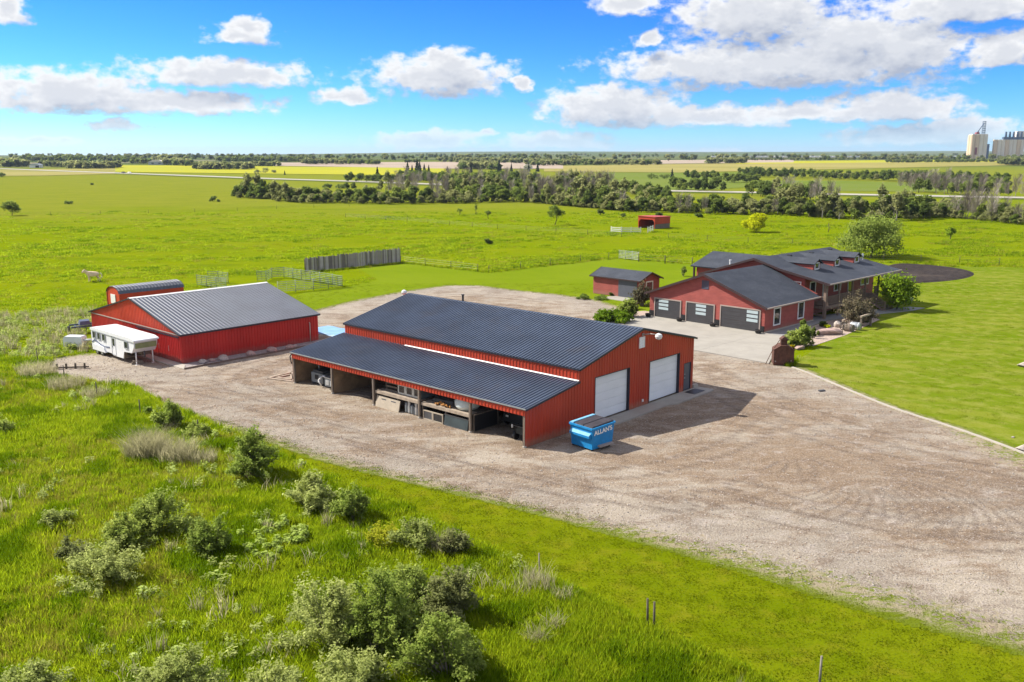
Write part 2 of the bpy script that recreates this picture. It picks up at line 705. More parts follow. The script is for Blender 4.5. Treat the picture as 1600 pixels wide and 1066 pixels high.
def ground_group():
    """pasture colour for a place: lush and dull patches at several sizes"""
    g = bpy.data.node_groups.new('pasture_colour', 'ShaderNodeTree')
    g.interface.new_socket('Color', in_out='OUTPUT', socket_type='NodeSocketColor')
    g.interface.new_socket('Height', in_out='OUTPUT', socket_type='NodeSocketFloat')
    t = NT(g)
    go = t.new('NodeGroupOutput')
    p = t.pos()
    st = t.scale(p, (0.55, 1.0, 1.0))
    n1 = t.noise(st, 0.022, 4, 0.6, 0.6)
    n2 = t.noise(st, 0.11, 4, 0.62, 0.4)
    n3 = t.noise(t.scale(p, (0.7, 1, 1)), 0.55, 4, 0.65)
    n4 = t.noise(p, 3.0, 3, 0.6)
    c = t.mix(t.ramp(n1, 0.38, 0.66), GR_BRIGHT, (0.166, 0.200, 0.004))
    c = t.mix(t.ramp(n2, 0.50, 0.72, 0, 0.6), c, GR_DARK)
    c = t.mix(t.ramp(n2, 0.30, 0.46, 0.55, 0), c, (0.196, 0.220, 0.007))
    c = t.mix(t.ramp(n3, 0.56, 0.78, 0, 0.6), c, GR_DARK)
    c = t.mix(t.ramp(n3, 0.22, 0.42, 0.45, 0), c, (0.20, 0.226, 0.010))
    c = t.mix(t.ramp(n4, 0.5, 0.8, 0, 0.35), c, GR_DARK)
    sp = t.new('ShaderNodeSeparateXYZ')
    t.l.new(p, sp.inputs[0])
    # beyond the near pasture the land is grazed and dull
    yy = t.math('ADD', sp.outputs[1], t.math('MULTIPLY', t.math('SUBTRACT', n1, 0.5), 260))
    yy = t.math('SUBTRACT', yy, t.math('MULTIPLY', sp.outputs[0], 0.35))
    far = t.ramp(yy, 250, 400)
    ol = t.mix(t.ramp(n2, 0.35, 0.7), GR_OLIVE, (0.165, 0.190, 0.016))
    ol = t.mix(t.ramp(n3, 0.5, 0.8, 0, 0.5), ol, (0.085, 0.11, 0.02))
    c = t.mix(t.math('MULTIPLY', far, 0.9), c, ol)
    far2 = t.ramp(sp.outputs[1], 900, 1500)
    mo = t.noise(t.scale(p, (0.3, 1, 1)), 0.0035, 4, 0.6, 1.0)
    fc = t.mix(t.ramp(mo, 0.40, 0.5), (0.12, 0.15, 0.025), (0.07, 0.10, 0.03))
    fc = t.mix(t.ramp(mo, 0.56, 0.60), fc, (0.22, 0.2, 0.12))
    fc = t.mix(t.ramp(mo, 0.64, 0.68), fc, (0.10, 0.15, 0.03))
    c = t.mix(far2, c, fc)
    t.l.new(c, go.inputs[0])
    h = t.math('ADD', t.math('MULTIPLY', n3, 1.2), t.math('MULTIPLY', n4, 0.35))
    t.l.new(h, go.inputs[1])
    return g


PASTURE = ground_group()


def mat_pasture():
    m, t, out = material('pasture')
    g = t.new('ShaderNodeGroup', node_tree=PASTURE)
    principled(t, out, g.outputs[0], 0.95, 0, t.bump(g.outputs[1], 0.75, 0.35), 0.0)
    return m


def mat_lawn(name, a, b, dry, stripe=None, dry_amt=0.5, dry_lo=0.55):
    m, t, out = material(name)
    p = t.pos()
    n1 = t.noise(t.scale(p, (0.6, 1, 1)), 0.10, 4, 0.6, 0.8)
    n2 = t.noise(p, 0.7, 4, 0.65)
    n3 = t.noise(p, 7.0, 4, 0.7)
    c = t.mix(t.ramp(n1, 0.35, 0.65), a, b)
    if stripe is not None:
        ang, w, amt = stripe
        d = t.vm('DOT_PRODUCT', p, (math.cos(ang), math.sin(ang), 0))
        d = t.math('ADD', d, t.math('MULTIPLY', n1, w * 5))
        s = t.math('SINE', t.math('MULTIPLY', d, math.pi / w))
        c = t.mix(t.ramp(s, -0.5, 0.5, 0, amt), c, b)
    c = t.mix(t.ramp(n2, dry_lo, dry_lo + 0.25, 0, dry_amt), c, dry)
    c = t.mix(t.ramp(n3, 0.45, 0.75, 0, 0.5), c, (a[0] * 0.5, a[1] * 0.55, a[2] * 0.6))
    c = t.mix(t.ramp(n3, 0.25, 0.42, 0.30, 0), c, (dry[0], dry[1] * 1.08, dry[2]))
    h = t.math('ADD', n3, t.math('MULTIPLY', n2, 0.6))
    principled(t, out, c, 0.95, 0, t.bump(h, 0.6, 0.06), 0.0)
    return m


def mat_gravel():
    m, t, out = material('gravel')
    p = t.pos()
    edge = t.attr('edge')
    track = t.attr('track')
    worn = t.attr('worn')
    n1 = t.noise(p, 0.10, 4, 0.6, 0.5)
    n2 = t.noise(t.scale(p, (0.6, 1.0, 1)), 0.45, 5, 0.68, 0.6)
    n3 = t.noise(p, 3.2, 4, 0.7)
    n4 = t.noise(p, 13.0, 3, 0.75)
    pale = (0.415, 0.352, 0.272)
    grey = (0.325, 0.277, 0.218)
    brown = (0.262, 0.180, 0.108)
    c = t.mix(t.ramp(n1, 0.36, 0.62), pale, grey)
    w = t.math('ADD', worn, t.math('MULTIPLY', t.math('SUBTRACT', n2, 0.5), 1.5))
    c = t.mix(t.ramp(w, 0.06, 0.50, 0, 0.85), c, brown)
    n5 = t.noise(t.scale(p, (0.5, 1.0, 1)), 1.1, 4, 0.7, 0.8)
    c = t.mix(t.ramp(n5, 0.50, 0.66, 0, 0.40), c, (0.195, 0.150, 0.118))
    c = t.mix(t.ramp(n5, 0.34, 0.48, 0.5, 0), c, (0.46, 0.395, 0.34))
    c = t.mix(t.ramp(t.math('ADD', t.math('MULTIPLY', n2, 0.7), t.math('MULTIPLY', n3, 0.3)), 0.50, 0.62, 0, 0.5), c, (0.165, 0.118, 0.082))
    c = t.mix(t.math('MULTIPLY', track, t.ramp(n3, 0.3, 0.55, 0.55, 0.95)), c, (0.130, 0.096, 0.072))
    c = t.mix(t.ramp(n4, 0.30, 0.47, 0.75, 0), c, (0.10, 0.080, 0.07))
    c = t.mix(t.ramp(n4, 0.54, 0.68, 0, 0.75), c, (0.56, 0.50, 0.46))
    # ragged weedy margin
    e = t.math('ADD', edge, t.math('MULTIPLY', t.math('SUBTRACT', n3, 0.5), 1.6))
    e = t.math('ADD', e, t.math('MULTIPLY', t.math('SUBTRACT', n5, 0.5), 0.9))
    e = t.math('ADD', e, t.math('MULTIPLY', t.math('SUBTRACT', n2, 0.5), 0.7))
    weed = t.mix(t.ramp(n5, 0.42, 0.56), (0.34, 0.28, 0.19), (0.150, 0.190, 0.014))
    weed = t.mix(t.ramp(n4, 0.5, 0.65, 0, 0.6), weed, (0.40, 0.33, 0.22))
    c = t.mix(t.ramp(e, 0.36, 0.56, 1, 0), c, weed)
    eg = t.math('ADD', edge, t.math('MULTIPLY', t.math('SUBTRACT', n5, 0.5), 0.9))
    c = t.mix(t.ramp(eg, 0.03, 0.20, 1, 0), c, (0.135, 0.172, 0.006))
    h = t.math('ADD', t.math('MULTIPLY', n4, 0.7), t.math('ADD', t.math('MULTIPLY', n3, 0.6), t.math('MULTIPLY', n2, 1.2)))
    principled(t, out, c, 0.95, 0, t.bump(h, 0.9, 0.14), 0.1)
    return m


def mat_soil():
    m, t, out = material('tilled_soil')
    p = t.pos()
    n = t.noise(p, 1.2, 5, 0.7)
    n2 = t.noise(p, 0.15, 3, 0.5)
    c = t.mix(t.ramp(n, 0.3, 0.7), (0.024, 0.019, 0.018), (0.055, 0.043, 0.038))
    c = t.mix(t.ramp(n2, 0.5, 0.75, 0, 0.5), c, (0.10, 0.078, 0.06))
    principled(t, out, c, 0.95, 0, t.bump(n, 0.9, 0.15), 0.1)
    return m


def mat_concrete(name='concrete', col=(0.365, 0.338, 0.292)):
    m, t, out = material(name)
    p = t.pos()
    n = t.noise(p, 0.5, 5, 0.6, 0.4)
    n2 = t.noise(p, 5, 4, 0.7)
    c = t.mix(t.ramp(n, 0.3, 0.75), col, tuple(x * 0.84 for x in col))
    c = t.mix(t.ramp(n2, 0.45, 0.8, 0, 0.22), c, tuple(x * 0.6 for x in col))
    principled(t, out, c, 0.85, 0, t.bump(n2, 0.15, 0.01), 0.2)
    return m


def mat_far(name, a, b, sc=0.02, st=(0.3, 1, 1)):
    m, t, out = material(name)
    p = t.scale(t.pos(), st)
    n = t.noise(p, sc, 4, 0.65, 0.5)
    n2 = t.noise(p, sc * 12, 3, 0.65)
    c = t.mix(t.ramp(n, 0.32, 0.68), a, b)
    c = t.mix(t.ramp(n2, 0.5, 0.8, 0, 0.4), c, tuple(0.65 * x for x in a))
    principled(t, out, c, 0.95, 0, None, 0.05)
    return m


M_PAST = mat_pasture()
M_STRIP = mat_lawn('mown_verge', (0.112, 0.150, 0.002), (0.150, 0.182, 0.004), (0.198, 0.180, 0.012), (R(62), 1.5, 0.45), 0.55, 0.46)
M_BACK = mat_lawn('mown_lawn', (0.140, 0.200, 0.006), (0.165, 0.220, 0.010), (0.205, 0.228, 0.024), (R(30), 1.6, 0.25), 0.4, 0.55)
M_LAWN = mat_lawn('house_lawn', (0.185, 0.212, 0.022), (0.122, 0.178, 0.006), (0.250, 0.252, 0.055), (R(62), 1.7, 0.7), 0.65, 0.44)
M_GRAVEL = mat_gravel()
M_SOIL = mat_soil()
M_CONC = mat_concrete()
M_PATH = mat_concrete('path_concrete', (0.30, 0.295, 0.285))
M_CURB = mat_concrete('pale_kerb', (0.44, 0.40, 0.34))


# ------------------------------------------------------------------ the land: one sheet to the horizon
def build_ground():
    ys = np.concatenate([np.arange(-60, 700, 20), np.arange(700, 2000, 50), np.arange(2000, 9000, 250), np.arange(9000, 16001, 1000)])
    ys = np.unique(np.concatenate([ys, [700, 1000, 1300, 2000, 4000, 9000, 16000]])).astype(float)
    xs = np.concatenate([-np.geomspace(12000, 400, 14), np.linspace(-380, 380, 39), np.geomspace(400, 12000, 14)])
    X, Y = np.meshgrid(xs, ys)
    Z = np.interp(Y, _TY, _TZ)
    rs = np.random.RandomState(5)
    amp = np.interp(Y, [0, 4500, 9000, 16000], [0, 0, 26, 10])
    Z = Z + amp * (np.sin(X / 2100.0 + 1.0) * 0.5 + np.sin(X / 870.0 + 2.1) * 0.3 + np.sin(X / 4300.0) * 0.7)
    V = np.stack([X, Y, Z], -1).reshape(-1, 3)
    nx = len(xs)
    i, j = np.meshgrid(np.arange(nx - 1), np.arange(len(ys) - 1))
    a = (j * nx + i).ravel()
    F = np.stack([a, a + 1, a + nx + 1, a + nx], 1)
    tag(link('pasture', np_mesh('pasture', V, F, M_PAST, True)), kind='structure')


build_ground()


def flat(name, poly, z, mat, kind='structure'):
    """a level sheet with the outline poly"""
    mb = MB()
    n = len(poly)
    mb.add([(p[0], p[1], z) for p in poly], [tuple(range(n))])
    me = mb.mesh(name, mat)
    bm = bmesh.new()
    bm.from_mesh(me)
    bm.normal_update()
    for f in bm.faces:
        if f.normal.z < 0:
            f.normal_flip()
    bmesh.ops.triangulate(bm, faces=bm.faces[:])
    bm.to_mesh(me)
    bm.free()
    return tag(link(name, me), kind=kind)


def slab(name, poly, z0, z1, mat, kind='structure'):
    a = sum(poly[i][0] * poly[(i + 1) % len(poly)][1] - poly[(i + 1) % len(poly)][0] * poly[i][1] for i in range(len(poly)))
    if a < 0:
        poly = poly[::-1]
    mb = MB().prism(poly, 'z', z0, z1)
    return tag(mb.build(name, mat), kind=kind)


# outlines, walked round on the ground
LOW_EDGE = [(60, 584), (115, 594), (165, 600), (205, 603), (240, 625), (275, 640), (330, 655), (385, 672), (430, 687), (500, 712), (560, 728), (640, 747), (720, 766),
            (800, 785), (880, 805), (960, 828), (1050, 852), (1120, 872), (1200, 895), (1300, 928), (1400, 958), (1500, 985), (1600, 1012), (1750, 1050)]
HIGH_EDGE = [(1900, 842), (1600, 708), (1500, 671), (1400, 640), (1330, 611), (1250, 577), (1205, 568), (1100, 530), (1000, 492), (960, 480), (930, 470), (870, 461),
             (800, 454), (745, 447), (700, 447), (640, 455), (560, 470), (490, 487), (420, 500), (300, 540), (215, 553), (130, 555), (85, 562)]
GRAVEL = np.array(gpoly(LOW_EDGE + HIGH_EDGE))
STRIP_LOW = [(2000, 1500), (1500, 1190), (1290, 1110), (1200, 1066), (1100, 1022), (1020, 985), (950, 948), (850, 902), (780, 868), (720, 838), (640, 800), (560, 766), (470, 728), (400, 694),
             (300, 650), (240, 618), (190, 596), (120, 584)]
STRIP = np.array(gpoly(STRIP_LOW[::-1] + [(2300, 1500), (1900, 1100), (1750, 1046), (1500, 980), (1200, 890), (960, 822), (720, 761), (560, 722), (430, 680), (275, 634), (205, 598), (115, 588)][0:0] +
                       [(2300, 1400), (1900, 1000), (1500, 960), (1200, 860), (960, 800), (720, 740), (500, 690), (385, 650), (275, 620), (205, 590), (115, 586)]))
BACK_LAWN = np.array(gpoly([(470, 500), (455, 470), (470, 458), (500, 455), (540, 449), (590, 437), (560, 420), (626, 411), (690, 418), (764, 426.5), (850, 416), (965, 403), (1060, 411), (1120, 417),
                            (1180, 440), (1100, 470), (1010, 500), (930, 480), (745, 455), (560, 478)]))
HOUSE_LAWN = np.array(gpoly([(1236, 578), (1250, 560), (1300, 530), (1345, 505), (1390, 488), (1400, 440), (1300, 416), (1390, 413), (1520, 417), (1600, 418), (1800, 424), (2100, 560), (1900, 850), (1600, 711),
                             (1500, 674), (1400, 643), (1330, 614)]))
SOIL = smooth_poly(gpoly([(1370, 432), (1390, 411), (1440, 413), (1500, 419), (1528, 428), (1505, 437), (1440, 443), (1400, 442)]), 2)

flat('mown_verge', [tuple(p) for p in STRIP], 0.004, M_STRIP)
flat('back_lawn', [tuple(p) for p in BACK_LAWN], 0.004, M_BACK)
flat('house_lawn', [tuple(p) for p in HOUSE_LAWN], 0.008, M_LAWN)
tag(MB().add([(p[0], p[1], 0.012) for p in SOIL] + [(p[0] * 0.9 + SOIL[:, 0].mean() * 0.1, p[1] * 0.9 + SOIL[:, 1].mean() * 0.1, 0.16) for p in SOIL],
             [(i, (i + 1) % len(SOIL), len(SOIL) + (i + 1) % len(SOIL), len(SOIL) + i) for i in range(len(SOIL))] + [tuple(range(len(SOIL), 2 * len(SOIL)))]).build('tilled_soil', M_SOIL), kind='structure')


def px_line(px):
    return np.array([(p.x, p.y) for p in (G(u, v) for u, v in px)])


def along(line):
    seg = np.hypot(*np.diff(line, axis=0).T)
    return np.concatenate([[0], np.cumsum(seg)])


def resample(line, step):
    s = along(line)
    q = np.arange(0, s[-1], step)
    return np.stack([np.interp(q, s, line[:, 0]), np.interp(q, s, line[:, 1])], 1)


def chaikin(line, it=3):
    p = np.asarray(line, float)
    for _ in range(it):
        p = np.concatenate([p[:1], np.stack([p[:-1] * .75 + p[1:] * .25, p[:-1] * .25 + p[1:] * .75], 1).reshape(-1, 2), p[-1:]])
    return p


TRACKS = [[(470, 640), (430, 625), (385, 612), (352, 598), (352, 583), (390, 572), (440, 560), (470, 552)],
          [(520, 655), (450, 625), (405, 605), (398, 590), (420, 575), (452, 566)],
          [(1160, 760), (1240, 790), (1330, 808), (1430, 825), (1520, 832), (1640, 830)],
          [(1110, 775), (1180, 800), (1290, 822), (1400, 845), (1500, 852), (1640, 846)],
          [(1640, 760), (1500, 740), (1400, 725), (1300, 690), (1200, 655), (1130, 620), (1090, 590)],
          [(1640, 735), (1500, 715), (1400, 690), (1300, 660), (1180, 610), (1100, 575)],
          [(860, 740), (980, 742), (1080, 720), (1160, 690), (1210, 655)],
          [(560, 690), (680, 722), (800, 752), (940, 775), (1060, 790)],
          [(230, 600), (330, 612), (420, 640), (540, 680), (700, 722)],
          [(640, 470), (700, 462), (760, 462), (840, 470)], [(580, 492), (640, 476), (700, 472), (780, 480)]]


def vnoise(p, s, seed):
    r = np.random.RandomState(seed)
    g = r.rand(256, 256)
    q = p / s
    i = np.floor(q).astype(int)
    f = q - i
    f = f * f * (3 - 2 * f)
    a = g[i[:, 0] % 256, i[:, 1] % 256]
    b = g[(i[:, 0] + 1) % 256, i[:, 1] % 256]
    c = g[i[:, 0] % 256, (i[:, 1] + 1) % 256]
    d = g[(i[:, 0] + 1) % 256, (i[:, 1] + 1) % 256]
    return (a * (1 - f[:, 0]) + b * f[:, 0]) * (1 - f[:, 1]) + (c * (1 - f[:, 0]) + d * f[:, 0]) * f[:, 1]


def build_gravel():
    cs = 0.2
    P = GRAVEL
    lo = P.min(0) - 1.5
    hi = np.minimum(P.max(0) + 1.5, [70, 140])
    xs = np.arange(lo[0], hi[0], cs)
    ys = np.arange(lo[1], hi[1], cs)
    X, Y = np.meshgrid(xs, ys)
    pts = np.stack([X.ravel(), Y.ravel()], 1)
    # only what lies near the camera's wedge, with a wide margin
    keep = np.abs(pts[:, 0]) < pts[:, 1] * 0.75 + 12
    sd = np.full(len(pts), -9.0)
    k = np.where(keep)[0]
    ins = inside(P, pts[k])
    dd = dist_poly(P, pts[k])
    sd[k] = np.where(ins, dd, -dd)
    rs = np.random.RandomState(2)
    tr = np.zeros(len(pts))
    for q in TRACKS:
        ln = chaikin(px_line(q))
        d = np.full(len(pts), 9.0)
        near = np.where((sd > -1) & (pts[:, 0] > ln[:, 0].min() - 3) & (pts[:, 0] < ln[:, 0].max() + 3) & (pts[:, 1] > ln[:, 1].min() - 3) & (pts[:, 1] < ln[:, 1].max() + 3))[0]
        d[near] = dist_poly(ln, pts[near], closed=False)
        st = np.exp(-((np.abs(d) - 0.85) / 0.30) ** 2)
        lug = 0.55 + 0.45 * np.sin(pts[:, 0] * 5.2 + pts[:, 1] * 7.7)
        tr = np.maximum(tr, st * lug * rs.uniform(0.7, 1.0))
    # scrub marks where machines turned: fans of curved lugs
    for (u, v, r0, r1, a0, a1, n_) in ((1330, 770, 2.2, 8.5, -2.4, 0.3, 44), (1475, 790, 2.0, 8.5, -2.4, 0.3, 48), (1250, 735, 1.5, 5.0, -2.4, -0.4, 24), (395, 590, 1.5, 6.0, 1.8, 3.6, 10), (1190, 650, 1.0, 4.5, -1.8, .6, 12)):
        c_ = G(u, v)
        dx, dy = pts[:, 0] - c_.x, pts[:, 1] - c_.y - 3.5
        rr, aa = np.hypot(dx, dy), np.arctan2(dy, dx)
        band = np.clip((rr - r0) / 1.0, 0, 1) * np.clip((r1 - rr) / 1.5, 0, 1) * np.clip((aa - a0) / .3, 0, 1) * np.clip((a1 - aa) / .3, 0, 1)
        wv = np.sin((aa + 0.10 * rr) * n_ + 0.6 * np.sin(rr * 1.3))
        tr = np.maximum(tr, band * np.clip(wv - 0.1, 0, 1) * (0.45 + 0.45 * vnoise(pts, 2.2, 9)))
    wn = np.zeros(len(pts))
    for (u, v, r, a) in [(1150, 640, 9, 0.5), (1290, 720, 10, 0.5), (1060, 720, 7, 0.45), (980, 740, 5, 0.35), (1450, 735, 8, 0.45), (650, 690, 8, 0.3), (480, 640, 5, 0.35), (820, 745, 6, 0.3), (1130, 575, 6, 0.35),
                         (560, 650, 6, 0.4), (300, 615, 7, 0.3), (1560, 790, 7, 0.3)]:
        c = G(u, v)
        wn = np.maximum(wn, a * np.exp(-(((pts[:, 0] - c.x) / (r * 1.4)) ** 2 + ((pts[:, 1] - c.y) / (r * 0.8)) ** 2)))
    wide = np.clip((pts[:, 0] - 2) / 14, 0, 1) * np.clip((62 - pts[:, 1]) / 8, 0, 1) * 3.2
    wn = np.maximum(wn, 0.30 * np.clip((sd - 2.5) / 5, 0, 1))
    S = sd.reshape(X.shape)
    ok = (S[:-1, :-1] > -0.9) & (S[1:, :-1] > -0.9) & (S[:-1, 1:] > -0.9) & (S[1:, 1:] > -0.9)
    jj, ii = np.where(ok)
    nx = len(xs)
    F = np.stack([jj * nx + ii, jj * nx + ii + 1, (jj + 1) * nx + ii + 1, (jj + 1) * nx + ii], 1)
    used = np.unique(F)
    mp = np.full(len(pts), -1)
    mp[used] = np.arange(len(used))
    z = 0.014 + 0.02 * rs.rand(len(pts)) * (sd > 0.3) - 0.0 * tr
    V = np.stack([pts[:, 0], pts[:, 1], z], 1)[used]
    me = np_mesh('gravel_yard', V, mp[F], M_GRAVEL, True)
    for nm, arr in (('edge', np.clip((sd + 0.9) / (2.2 + wide), 0, 1)), ('track', np.clip(tr, 0, 1)), ('worn', wn)):
        at = me.attributes.new(nm, 'FLOAT', 'POINT')
        at.data.foreach_set('value', arr[used].astype(np.float32))
    tag(link('gravel_yard', me), kind='structure')


build_gravel()


# frames of the buildings: origin on the ground, local x runs away to the right, local y away to the left
def frame(x, y, deg):
    a = R(deg)
    return Vector((x, y, 0)), a


def loc2w(fr, x, y, z=0.0):
    o, a = fr
    return Vector((o.x + math.cos(a) * x - math.sin(a) * y, o.y + math.sin(a) * x + math.cos(a) * y, z))


SHOP = frame(0.816, 54.71, 47.868)
BARN = frame(-28.956, 78.135, 47.504)
HOUSE = frame(25.974, 92.244, 44.53)
SHEDF = frame(16.188, 114.906, 44.543)


def fpoly(fr, pts):
    return [(q.x, q.y) for q in (loc2w(fr, *p) for p in pts)]


# concrete in front of the garage, cut in four bays by joints
pads = [(-12.2, -6.2, -7.6, -0.2), (-6.2, -0.03, -7.6, -0.2), (-12.2, -6.2, -0.2, 7.2), (-6.2, -0.03, -0.2, 7.2), (-12.2, -6.2, 7.2, 15.2), (-6.2, -0.03, 7.2, 15.2)]
pad = tag(MB().prism(fpoly(HOUSE, [(-12.2, -7.6), (-0.03, -2.2), (-0.03, 15.2), (-12.2, 15.2)]), 'z', -0.05, 0.055).build('driveway_pad', M_PATH), kind='structure')
for (x0, x1, y0, y1) in pads:
    g_ = 0.012
    q = [(x0 + g_, y0 + g_), (x1 - g_, y0 + g_), (x1 - g_, y1 - g_), (x0 + g_, y1 - g_)]
    if y0 < -7:
        f = lambda x: -7.6 + (x + 12.2) / 12.17 * 5.4
        q = [(x0 + g_, f(x0)), (x1 - g_, f(x1)), (x1 - g_, y1 - g_), (x0 + g_, y1 - g_)]
    MB().prism(fpoly(HOUSE, q), 'z', 0.056, 0.10).build('concrete_panel', M_CONC, pad)
slab('garden_path', fpoly(HOUSE, [(-0.1, -2.0), (-0.1, -0.06), (10.0, -0.06), (12.0, 1.6), (17, 0.2), (22, -1.2), (27.5, -3.6), (28.0, -5.2), (25.0, -4.9), (18, -2.6), (11.6, -1.0)]), -0.05, 0.06, M_PATH)
slab('shed_apron', fpoly(SHEDF, [(-2.6, 0.6), (-2.4, 4.6), (-0.02, 3.9), (-0.02, 0.4)]), -0.05, 0.07, M_CONC)
# apron in front of the workshop doors
slab('workshop_apron', fpoly(SHOP, [(6.9, -1.35), (7.1, -0.02), (19.9, -0.02), (20.6, -0.1), (20.6, -1.5), (19.4, -1.6), (15.2, -1.6), (14.6, -1.25)]), -0.05, 0.12, M_CONC)
# edging along the lawn
edge = chaikin(px_line([(1238, 575), (1262, 583), (1330, 612), (1400, 641), (1500, 672), (1600, 709), (1700, 750)]), 2)
mb = MB()
for a, b in zip(edge[:-1], edge[1:]):
    d = b - a
    d = d / np.hypot(*d)
    n = np.array([-d[1], d[0]]) * 0.09
    mb.hexa([(a[0] - n[0], a[1] - n[1], 0), (b[0] - n[0], b[1] - n[1], 0), (b[0] + n[0], b[1] + n[1], 0), (a[0] + n[0], a[1] + n[1], 0)],
            [(a[0] - n[0], a[1] - n[1], 0.1), (b[0] - n[0], b[1] - n[1], 0.1), (b[0] + n[0], b[1] + n[1], 0.1), (a[0] + n[0], a[1] + n[1], 0.1)])
tag(mb.build('lawn_kerb', M_CURB), kind='structure')
# gravelled garden bed beside the house
M_BED = paint('bed_gravel', (0.40, 0.31, 0.25), 0.95, var=0.3, scale=6, bump=0.6, dirt=(0.2, 0.15, 0.12))
flat('garden_bed', fpoly(HOUSE, [(-2.2, -6.6), (-3.4, -3.6), (0.2, -2.1), (6, -1.6), (11.6, -1.1), (18, -2.8), (16.5, -4.8), (11.5, -5.5), (5, -6.3)]), 0.028, M_BED)
flat('foundation_bed', fpoly(HOUSE, [(-4.6, 15.3), (-7.4, 15.3), (-6.5, 18.2), (-2.5, 19.0), (2.4, 17.2), (2.4, 14.8), (-0.05, 14.8), (-0.05, 15.3)]), 0.03, M_BED)
flat('barn_gravel_margin', fpoly(BARN, [(-0.8, -1.9), (14.6, -1.6), (14.6, 0.05), (-0.8, 0.05)]), 0.052, paint('margin_gravel', (0.30, 0.26, 0.245), 0.95, var=0.35, scale=5, bump=0.6))

# ------------------------------------------------------------------ far fields and the highway
def band(name, px_top, px_bot, mat, lift, n=40):
    """a field between two lines on the land"""
    us = np.linspace(px_top[0][0], px_top[-1][0], n)
    vt = np.interp(us, [p[0] for p in px_top], [p[1] for p in px_top])
    vb = np.interp(us, [p[0] for p in px_bot], [p[1] for p in px_bot])
    V, F = [], []
    m = 8
    for i, u in enumerate(us):
        a, b = G(u, vb[i]), G(u, vt[i])
        for k in range(m + 1):
            q = a.lerp(b, k / m)
            V.append((q.x, q.y, tz(q.y) + lift))
    for i in range(n - 1):
        for k in range(m):
            j = i * (m + 1) + k
            F.append((j, j + m + 1, j + m + 2, j + 1))
    return tag(link(name, np_mesh(name, V, F, mat, True)), kind='structure')


M_CANOLA = mat_far('canola_bloom', (0.40, 0.37, 0.012), (0.32, 0.33, 0.020), 0.012)
M_FALLOW = mat_far('fallow', (0.42, 0.335, 0.26), (0.34, 0.27, 0.20), 0.01)
M_STUB = mat_far('stubble', (0.33, 0.28, 0.085), (0.24, 0.22, 0.05), 0.01)
M_HAY = mat_far('green_crop', (0.125, 0.175, 0.012), (0.15, 0.185, 0.03), 0.012)
M_ROAD = mat_far('pale_asphalt', (0.42, 0.39, 0.32), (0.38, 0.36, 0.30), 0.05)
band('stubble_field', [(-60, 266), (70, 264.6), (180, 263)], [(-60, 276), (70, 275), (180, 272)], M_STUB, 0.25)
band('canola_field', [(180, 258.2), (420, 260.5), (640, 262), (700, 262)], [(180, 269), (420, 272), (640, 274.5), (700, 274.5)], M_CANOLA, 0.28)
band('fallow_field', [(330, 255.0), (540, 254), (700, 253.2), (880, 254.8)], [(330, 258.0), (540, 261.2), (700, 264), (880, 264)], M_FALLOW, 0.32)
band('fallow_field', [(1020, 250.6), (1180, 250.0), (1240, 250.2)], [(1020, 256.5), (1180, 254.6), (1240, 254.0)], M_FALLOW, 0.32)
band('stubble_field', [(850, 259.5), (1060, 256.5), (1240, 254.2), (1600, 250.8)], [(850, 268.5), (1060, 270), (1240, 266), (1600, 258)], M_STUB, 0.24)
band('green_field', [(940, 270), (1120, 270), (1180, 268)], [(940, 300), (1120, 296), (1180, 292)], M_HAY, 0.1)
band('canola_field', [(1150, 252.6), (1400, 250.4), (1640, 250.2)], [(1150, 256.5), (1400, 254.2), (1640, 253.2)], M_CANOLA, 0.3)
band('green_field', [(1180, 282), (1330, 283), (1480, 288)], [(1180, 296), (1330, 299), (1480, 300)], M_HAY, 0.1)

HW = [(-60, 263.2), (0, 264.0), (270, 274.2), (540, 283.6), (700, 289.5), (800, 293.5), (1000, 298.5), (1160, 301.4), (1350, 305.5), (1600, 310.2), (1680, 312)]


def build_road():
    c = resample(px_line(HW), 12)
    d = np.gradient(c, axis=0)
    d /= np.hypot(d[:, 0], d[:, 1])[:, None]
    n = np.stack([-d[:, 1], d[:, 0]], 1)
    out = []
    for (o, w, z, nm, mt) in ((0, 8.5, 0.40, 'highway', M_ROAD), (0, 15.5, 0.16, 'road_bank', M_HAY)):
        V, F = [], []
        for i in range(len(c)):
            for s in (-1, 1):
                q = c[i] + n[i] * s * w
                V.append((q[0], q[1], tz(c[i][1]) + z))
        for i in range(len(c) - 1):
            F.append((2 * i, 2 * i + 1, 2 * i + 3, 2 * i + 2))
        tag(link(nm, np_mesh(nm, V, F, mt)), kind='structure')
    return c, d


ROAD_C, ROAD_D = build_road()

# ------------------------------------------------------------------ building coats
M_SHOPRED = paint('shop_red_steel', (0.44, 0.045, 0.018), 0.45, var=0.16, scale=0.5, streak=(1, 1, 0.25), spec=0.45, mud=(0.30, 0.17, 0.11))
M_BARNRED = paint('barn_red_steel', (0.42, 0.018, 0.016), 0.40, var=0.18, scale=0.4, streak=(1, 1, 0.25), spec=0.45, mud=(0.27, 0.11, 0.085))
M_SHEDRED = paint('arched_shed_red', (0.50, 0.048, 0.018), 0.5, var=0.12, scale=0.6)
M_SIDING = paint('house_red_siding', (0.31, 0.074, 0.060), 0.65, var=0.14, scale=0.8, streak=(1, 1, 3), spec=0.3, mud=(0.30, 0.15, 0.11))
M_NAVY = paint('navy_roof_steel', (0.060, 0.080, 0.118), 0.36, metal=0.0, var=0.22, scale=0.35, spec=0.6, dirt=(0.075, 0.062, 0.058), dscale=0.25, damt=0.5)
M_ZINC = paint('pale_roof_steel', (0.075, 0.085, 0.112), 0.50, metal=0.0, var=0.15, scale=0.5, spec=0.35)
